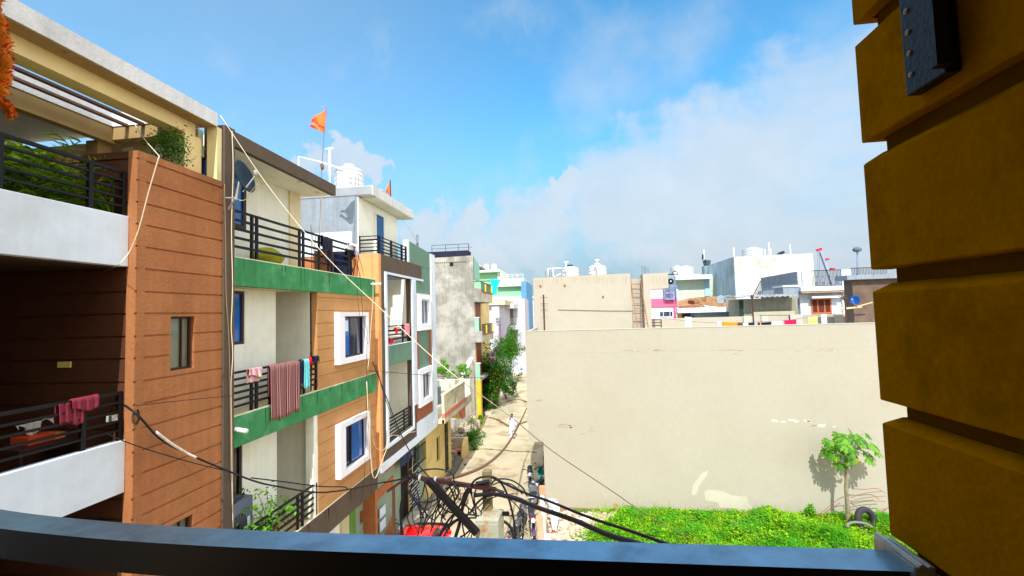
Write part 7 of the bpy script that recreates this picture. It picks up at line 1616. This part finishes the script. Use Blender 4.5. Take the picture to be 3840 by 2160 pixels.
# small red hatchback below the cables
car = thing('red_car', 'small bright red car parked below the cable tangle, only its end showing above the handrail', 'car', (-5.3, 15.4, .02))
REDC = M('bright_red_car', (226, 10, 24), rough=.18, var=.04, bump=0, spec=.6, coat=.8); cg = glass('car_glass', (20, 26, 36)); BLR = M('black_rubber', (24, 14, 22), rough=.6, bump=0)
cx, cy0, cy1 = -5.35, 13.7, 17.05
def csec(y, w, zlow, ztop, sh=.08): return [(cx-w, y, zlow), (cx-w*1.0, y, ztop-sh*1.6), (cx-w*.86, y, ztop-sh*.4), (cx-w*.5, y, ztop), (cx, y, ztop+.02), (cx+w*.5, y, ztop), (cx+w*.86, y, ztop-sh*.4), (cx+w, y, ztop-sh*1.6), (cx+w, y, zlow)]
secs = [csec(cy1, .45, .45, .78), csec(cy1-.1, .66, .35, .92), csec(cy1-.35, .75, .3, 1.0), csec(cy1-.8, .78, .3, 1.06), csec(cy1-2.4, .78, .3, 1.06), csec(cy0+.15, .7, .3, .95), csec(cy0, .5, .4, .8)]
m = MB(); k = 9; m.add([v for s in secs for v in s], [(i*k+j, i*k+j+1, (i+1)*k+j+1, (i+1)*k+j) for i in range(len(secs)-1) for j in range(k-1)]+[tuple(range(k)), tuple(reversed(range((len(secs)-1)*k, len(secs)*k)))]); m.build('body', REDC, car, smooth=True, weld=True)
m = MB(); m.add([(cx-.62, cy1-.85, 1.05), (cx+.62, cy1-.85, 1.05), (cx+.52, cy1-1.3, 1.42), (cx-.52, cy1-1.3, 1.42), (cx-.66, cy0+.4, 1.0), (cx+.66, cy0+.4, 1.0), (cx+.52, cy0+.75, 1.42), (cx-.52, cy0+.75, 1.42)], [(0, 1, 2, 3), (5, 4, 7, 6), (1, 5, 6, 2), (4, 0, 3, 7)]); m.build('windows', cg, car, bevel=.02)
m = MB(); m.grid(lambda u, v: Vector((cx+(u-.5)*1.08, cy0+.7+(cy1-1.25-cy0-.7)*v, 1.42+.05*math.sin(u*math.pi)*math.sin(v*math.pi))), 8, 8); m.build('roof', REDC, car, smooth=True, solid=.03)
m = MB(); m.tube(smoothpts([(cx-.72, cy1-.5, .93), (cx-.6, cy1-.12, .93), (cx-.3, cy1+.02, .9), (cx+.3, cy1+.02, .9), (cx+.6, cy1-.12, .93), (cx+.72, cy1-.5, .93)], 5), .045, 8); m.build('bumper', BLR, car, smooth=True)
for sx in (-1, 1):
    for y in (cy0+.6, cy1-.62): m = MB(); m.lathe((cx+sx*.68-.09, y, .29), [(.2, 0), (.28, .02), (.28, .16), (.2, .18)], 20, axis='x'); w = m.build('wheel', TYRE, car); m = MB(); m.lathe((cx+sx*.68-.095, y, .29), [(.17, 0), (.17, .19)], 14, axis='x'); m.build('hubcap', CHROME, w)
    m = MB(); lump(m, (cx+sx*.5, cy1-.12, .84), (.13, .08, .06), 5, 12, 8, 0); m.build('headlight', LAMP, car, smooth=True, weld=True)
    MB().box(cx+sx*.8, cx+sx*.94, cy1-1.0, cy1-.9, 1.0, 1.12).build('wing_mirror', REDC, car, bevel=.02)
# loose wheel / coil right of the junction box
wl = thing('spoked_wheel', 'dark spoked wheel half hidden behind the junction box', 'wheel', (-3.0, 13.0, 1.0))
p = at(1868, 2020, Y=12.2); m = MB(); m.tube([(p.x+.42*math.cos(a*.2618), 12.2+.12*math.sin(a*.2618), p.z+.42*math.sin(a*.2618)) for a in range(25)], .04, 8, cap=False); m.build('tyre', TYRE, wl, smooth=True); m = MB()
for k in range(10): a = k*math.pi/10; m.tube([(p.x-.38*math.cos(a), 12.2, p.z-.38*math.sin(a)), (p.x+.38*math.cos(a), 12.2, p.z+.38*math.sin(a))], .006, 4)
m.build('spokes', CHROME, wl)
# ---------------------------------------------------------------- the walking person
SKIN = M('warm_brown_skin', (150, 98, 70), rough=.55, var=.08, scale=8, bump=.05)
KUR = M('white_kurta', (226, 232, 248), rough=.9, var=.05, scale=4, bump=.25); HAIR = M('black_hair', (22, 16, 14), rough=.6, bump=.2, scale=20)
pf = at(1922, 1645, Z=.02)
pe = thing('person', 'person in white kurta and trousers walking up the street, one hand raised to the face', 'person', (pf.x, pf.y, .02))
J = {}; E_ = []; RD = {}
def jt(n, p, r, par=None):
    J[n] = len(J); RD[n] = (Vector(p), r)
    if par: E_.append((J[par], J[n]))
# facing -Y ; metres
jt('pelvis', (0, 0, .90), .135); jt('spine', (0, .0, 1.08), .125, 'pelvis'); jt('chest', (0, .0, 1.28), .15, 'spine'); jt('neck', (0, .0, 1.44), .055, 'chest'); jt('skull0', (0, -.01, 1.53), .075, 'neck'); jt('skull', (0, -.01, 1.61), .088, 'skull0'); jt('crown', (0, 0, 1.665), .06, 'skull')
jt('jaw', (0, -.05, 1.51), .045, 'skull0'); jt('nose', (0, -.105, 1.575), .014, 'skull')
for s, sx in (('l', 1), ('r', -1)):
    jt('eye'+s, (sx*.033, -.085, 1.60), .016, 'skull'); jt('ear'+s, (sx*.088, .0, 1.58), .018, 'skull')
    jt('hip'+s, (sx*.085, 0, .86), .1, 'pelvis')
    ky = -.07 if s == 'r' else .05; fy = -.13 if s == 'r' else .16
    jt('knee'+s, (sx*.09, ky-.03, .48), .062, 'hip'+s); jt('calf'+s, (sx*.09, (ky+fy)/2, .33), .058, 'knee'+s); jt('ankle'+s, (sx*.09, fy, .09), .036, 'calf'+s); jt('foot'+s, (sx*.1, fy-.08, .045), .038, 'ankle'+s); jt('toe'+s, (sx*.11, fy-.17, .03), .028, 'foot'+s)
    jt('shoulder'+s, (sx*.175, 0, 1.37), .06, 'chest')
def hand(s, wrist, d, palm_n, curl):
    d = Vector(d).normalized(); n = Vector(palm_n).normalized(); a = d.cross(n).normalized()
    jt('palm'+s, wrist+d*.045, .026, 'wrist'+s)
    for i, (o, ln) in enumerate(((-.03, .07), (-.01, .08), (.01, .085), (.03, .075))):
        b = wrist+d*.085+a*o; jt('k%d%s' % (i, s), b, .011, 'palm'+s); c = b+(d*math.cos(curl)+n*math.sin(curl))*ln*.5; jt('m%d%s' % (i, s), c, .0095, 'k%d%s' % (i, s)); jt('t%d%s' % (i, s), c+(d*math.cos(curl*2)+n*math.sin(curl*2))*ln*.5, .008, 'm%d%s' % (i, s))
    b = wrist+d*.04+a*.03; jt('th0'+s, b, .012, 'palm'+s); jt('th1'+s, b+(d*.6+a*.7+n*.3).normalized()*.035, .01, 'th0'+s); jt('th2'+s, b+(d*.8+a*.3+n*.5).normalized()*.06, .009, 'th1'+s)
jt('elbowl', (.24, .05, 1.10), .042, 'shoulderl'); jt('wristl', (.27, -.06, .86), .027, 'elbowl'); hand('l', Vector((.27, -.06, .86)), (.02, -.15, -1), (-1, 0, 0), .35)
jt('elbowr', (-.25, -.10, 1.14), .042, 'shoulderr'); jt('wristr', (-.12, -.19, 1.37), .027, 'elbowr'); hand('r', Vector((-.12, -.19, 1.37)), (.35, .1, 1), (.5, .85, 0), .5)
me = bpy.data.meshes.new('body'); me.from_pydata([RD[n][0] for n in J], E_, [])
bo = bpy.data.objects.new('body', me); COL.objects.link(bo); bo.parent = pe; me.materials.append(SKIN)
sk = bo.modifiers.new('skin', 'SKIN'); sk.use_smooth_shade = True; bo.modifiers.new('sub', 'SUBSURF').levels = 1; bo.modifiers['sub'].render_levels = 1
sv = me.skin_vertices[0].data
for i, n in enumerate(J): r = RD[n][1]; sv[i].radius = (r, r*.72 if n in ('pelvis', 'spine', 'chest') else r)
sv[0].use_root = True
def garment(name, secs, mat, n=22, ph=0):
    """cloth tube: sections (centre, half width x, half depth y)"""
    m = MB(); vs = []
    for i, (c, w, d) in enumerate(secs):
        for k in range(n): a = 2*math.pi*k/n; f = 1+.05*(i/len(secs))*math.sin(a*5+ph); vs.append((c[0]+w*math.cos(a)*f, c[1]+d*math.sin(a)*f, c[2]))
    m.add(vs, [(i*n+k, i*n+(k+1) % n, (i+1)*n+(k+1) % n, (i+1)*n+k) for i in range(len(secs)-1) for k in range(n)])
    o = m.build(name, mat, None, smooth=True, solid=.006); o.parent = pe; return o
g = garment('kurta', [((0, 0, 1.43), .07, .065), ((0, 0, 1.41), .15, .085), ((0, 0, 1.36), .20, .115), ((0, 0, 1.22), .185, .13), ((0, 0, 1.05), .17, .125), ((0, 0, .9), .185, .14), ((.0, 0, .75), .2, .16), ((0, -.01, .58), .215, .175)], KUR)
def sleeve(name, pts, rs):
    m = MB(); m.tube(smoothpts(pts, 4), [rs[0]+(rs[1]-rs[0])*i/((len(pts)-1)*4) for i in range((len(pts)-1)*4+1)], 14, cap=False); o = m.build(name, KUR, None, smooth=True); o.parent = pe
for nm, pts in (('sleeve', [(.15, 0, 1.38), (.2, .02, 1.27), (.24, .05, 1.10), (.268, -.045, .9)]), ('sleeve', [(-.15, 0, 1.38), (-.21, -.03, 1.27), (-.25, -.10, 1.14), (-.145, -.18, 1.33)])): sleeve(nm, pts, (.085, .055))
for s, sx in (('l', 1), ('r', -1)):
    ky = -.07 if s == 'r' else .05; fy = -.13 if s == 'r' else .16
    m = MB(); m.tube(smoothpts([(sx*.085, 0, .84), (sx*.09, ky-.03, .48), (sx*.09, (ky+fy)/2+.0, .3), (sx*.09, fy, .11)], 4), [.12-.042*i/12 for i in range(13)], 14, cap=False); o = m.build('trouser_leg', KUR, None, smooth=True); o.parent = pe
    m = MB(); lump(m, (sx*.1, fy-.07, .045), (.048, .14, .05), 2, 14, 8, 0); o = m.build('shoe', M('dark_shoe', (36, 20, 22), rough=.5), None, smooth=True, weld=True); o.parent = pe
m = MB(); 
def hf(u, v):
    a = u*2*math.pi; la = .1+v*(math.pi/2-.1); r_ = .103
    front = max(0, -math.sin(a)); z = 1.6+math.sin(la)*.1+(.045*front*(1-v) if v < .6 else 0)
    return Vector((r_*.92*math.cos(la)*math.cos(a), .012+r_*math.cos(la)*math.sin(a), z))
m.grid(hf, 24, 8); o = m.build('hair', HAIR, None, smooth=True, solid=.012, weld=True); o.parent = pe
for o in pe.children:
    if o.name.split('.')[0] in ('kurta', 'sleeve', 'trouser_leg', 'shoe', 'hair'):
        pass
m = MB()
for sx in (-1, 1): m.box(sx*.033-.014, sx*.033+.014, -.103, -.1, 1.594, 1.604)
m.box(-.022, .022, -.1, -.097, 1.532, 1.538); o = m.build('face_features', M('dark_features', (40, 20, 18)), pe)
o.location = (0, 0, 0)
m = MB(); m.box(-.145, -.085, -.235, -.22, 1.37, 1.44); o = m.build('phone', M('dark_phone', (20, 24, 40), rough=.3), None); tag(o, 'small dark phone held by the walking person near the face', 'phone'); o.location = Vector((pf.x, pf.y, .02))+o.location
pe.rotation_euler = (0, 0, R(4))
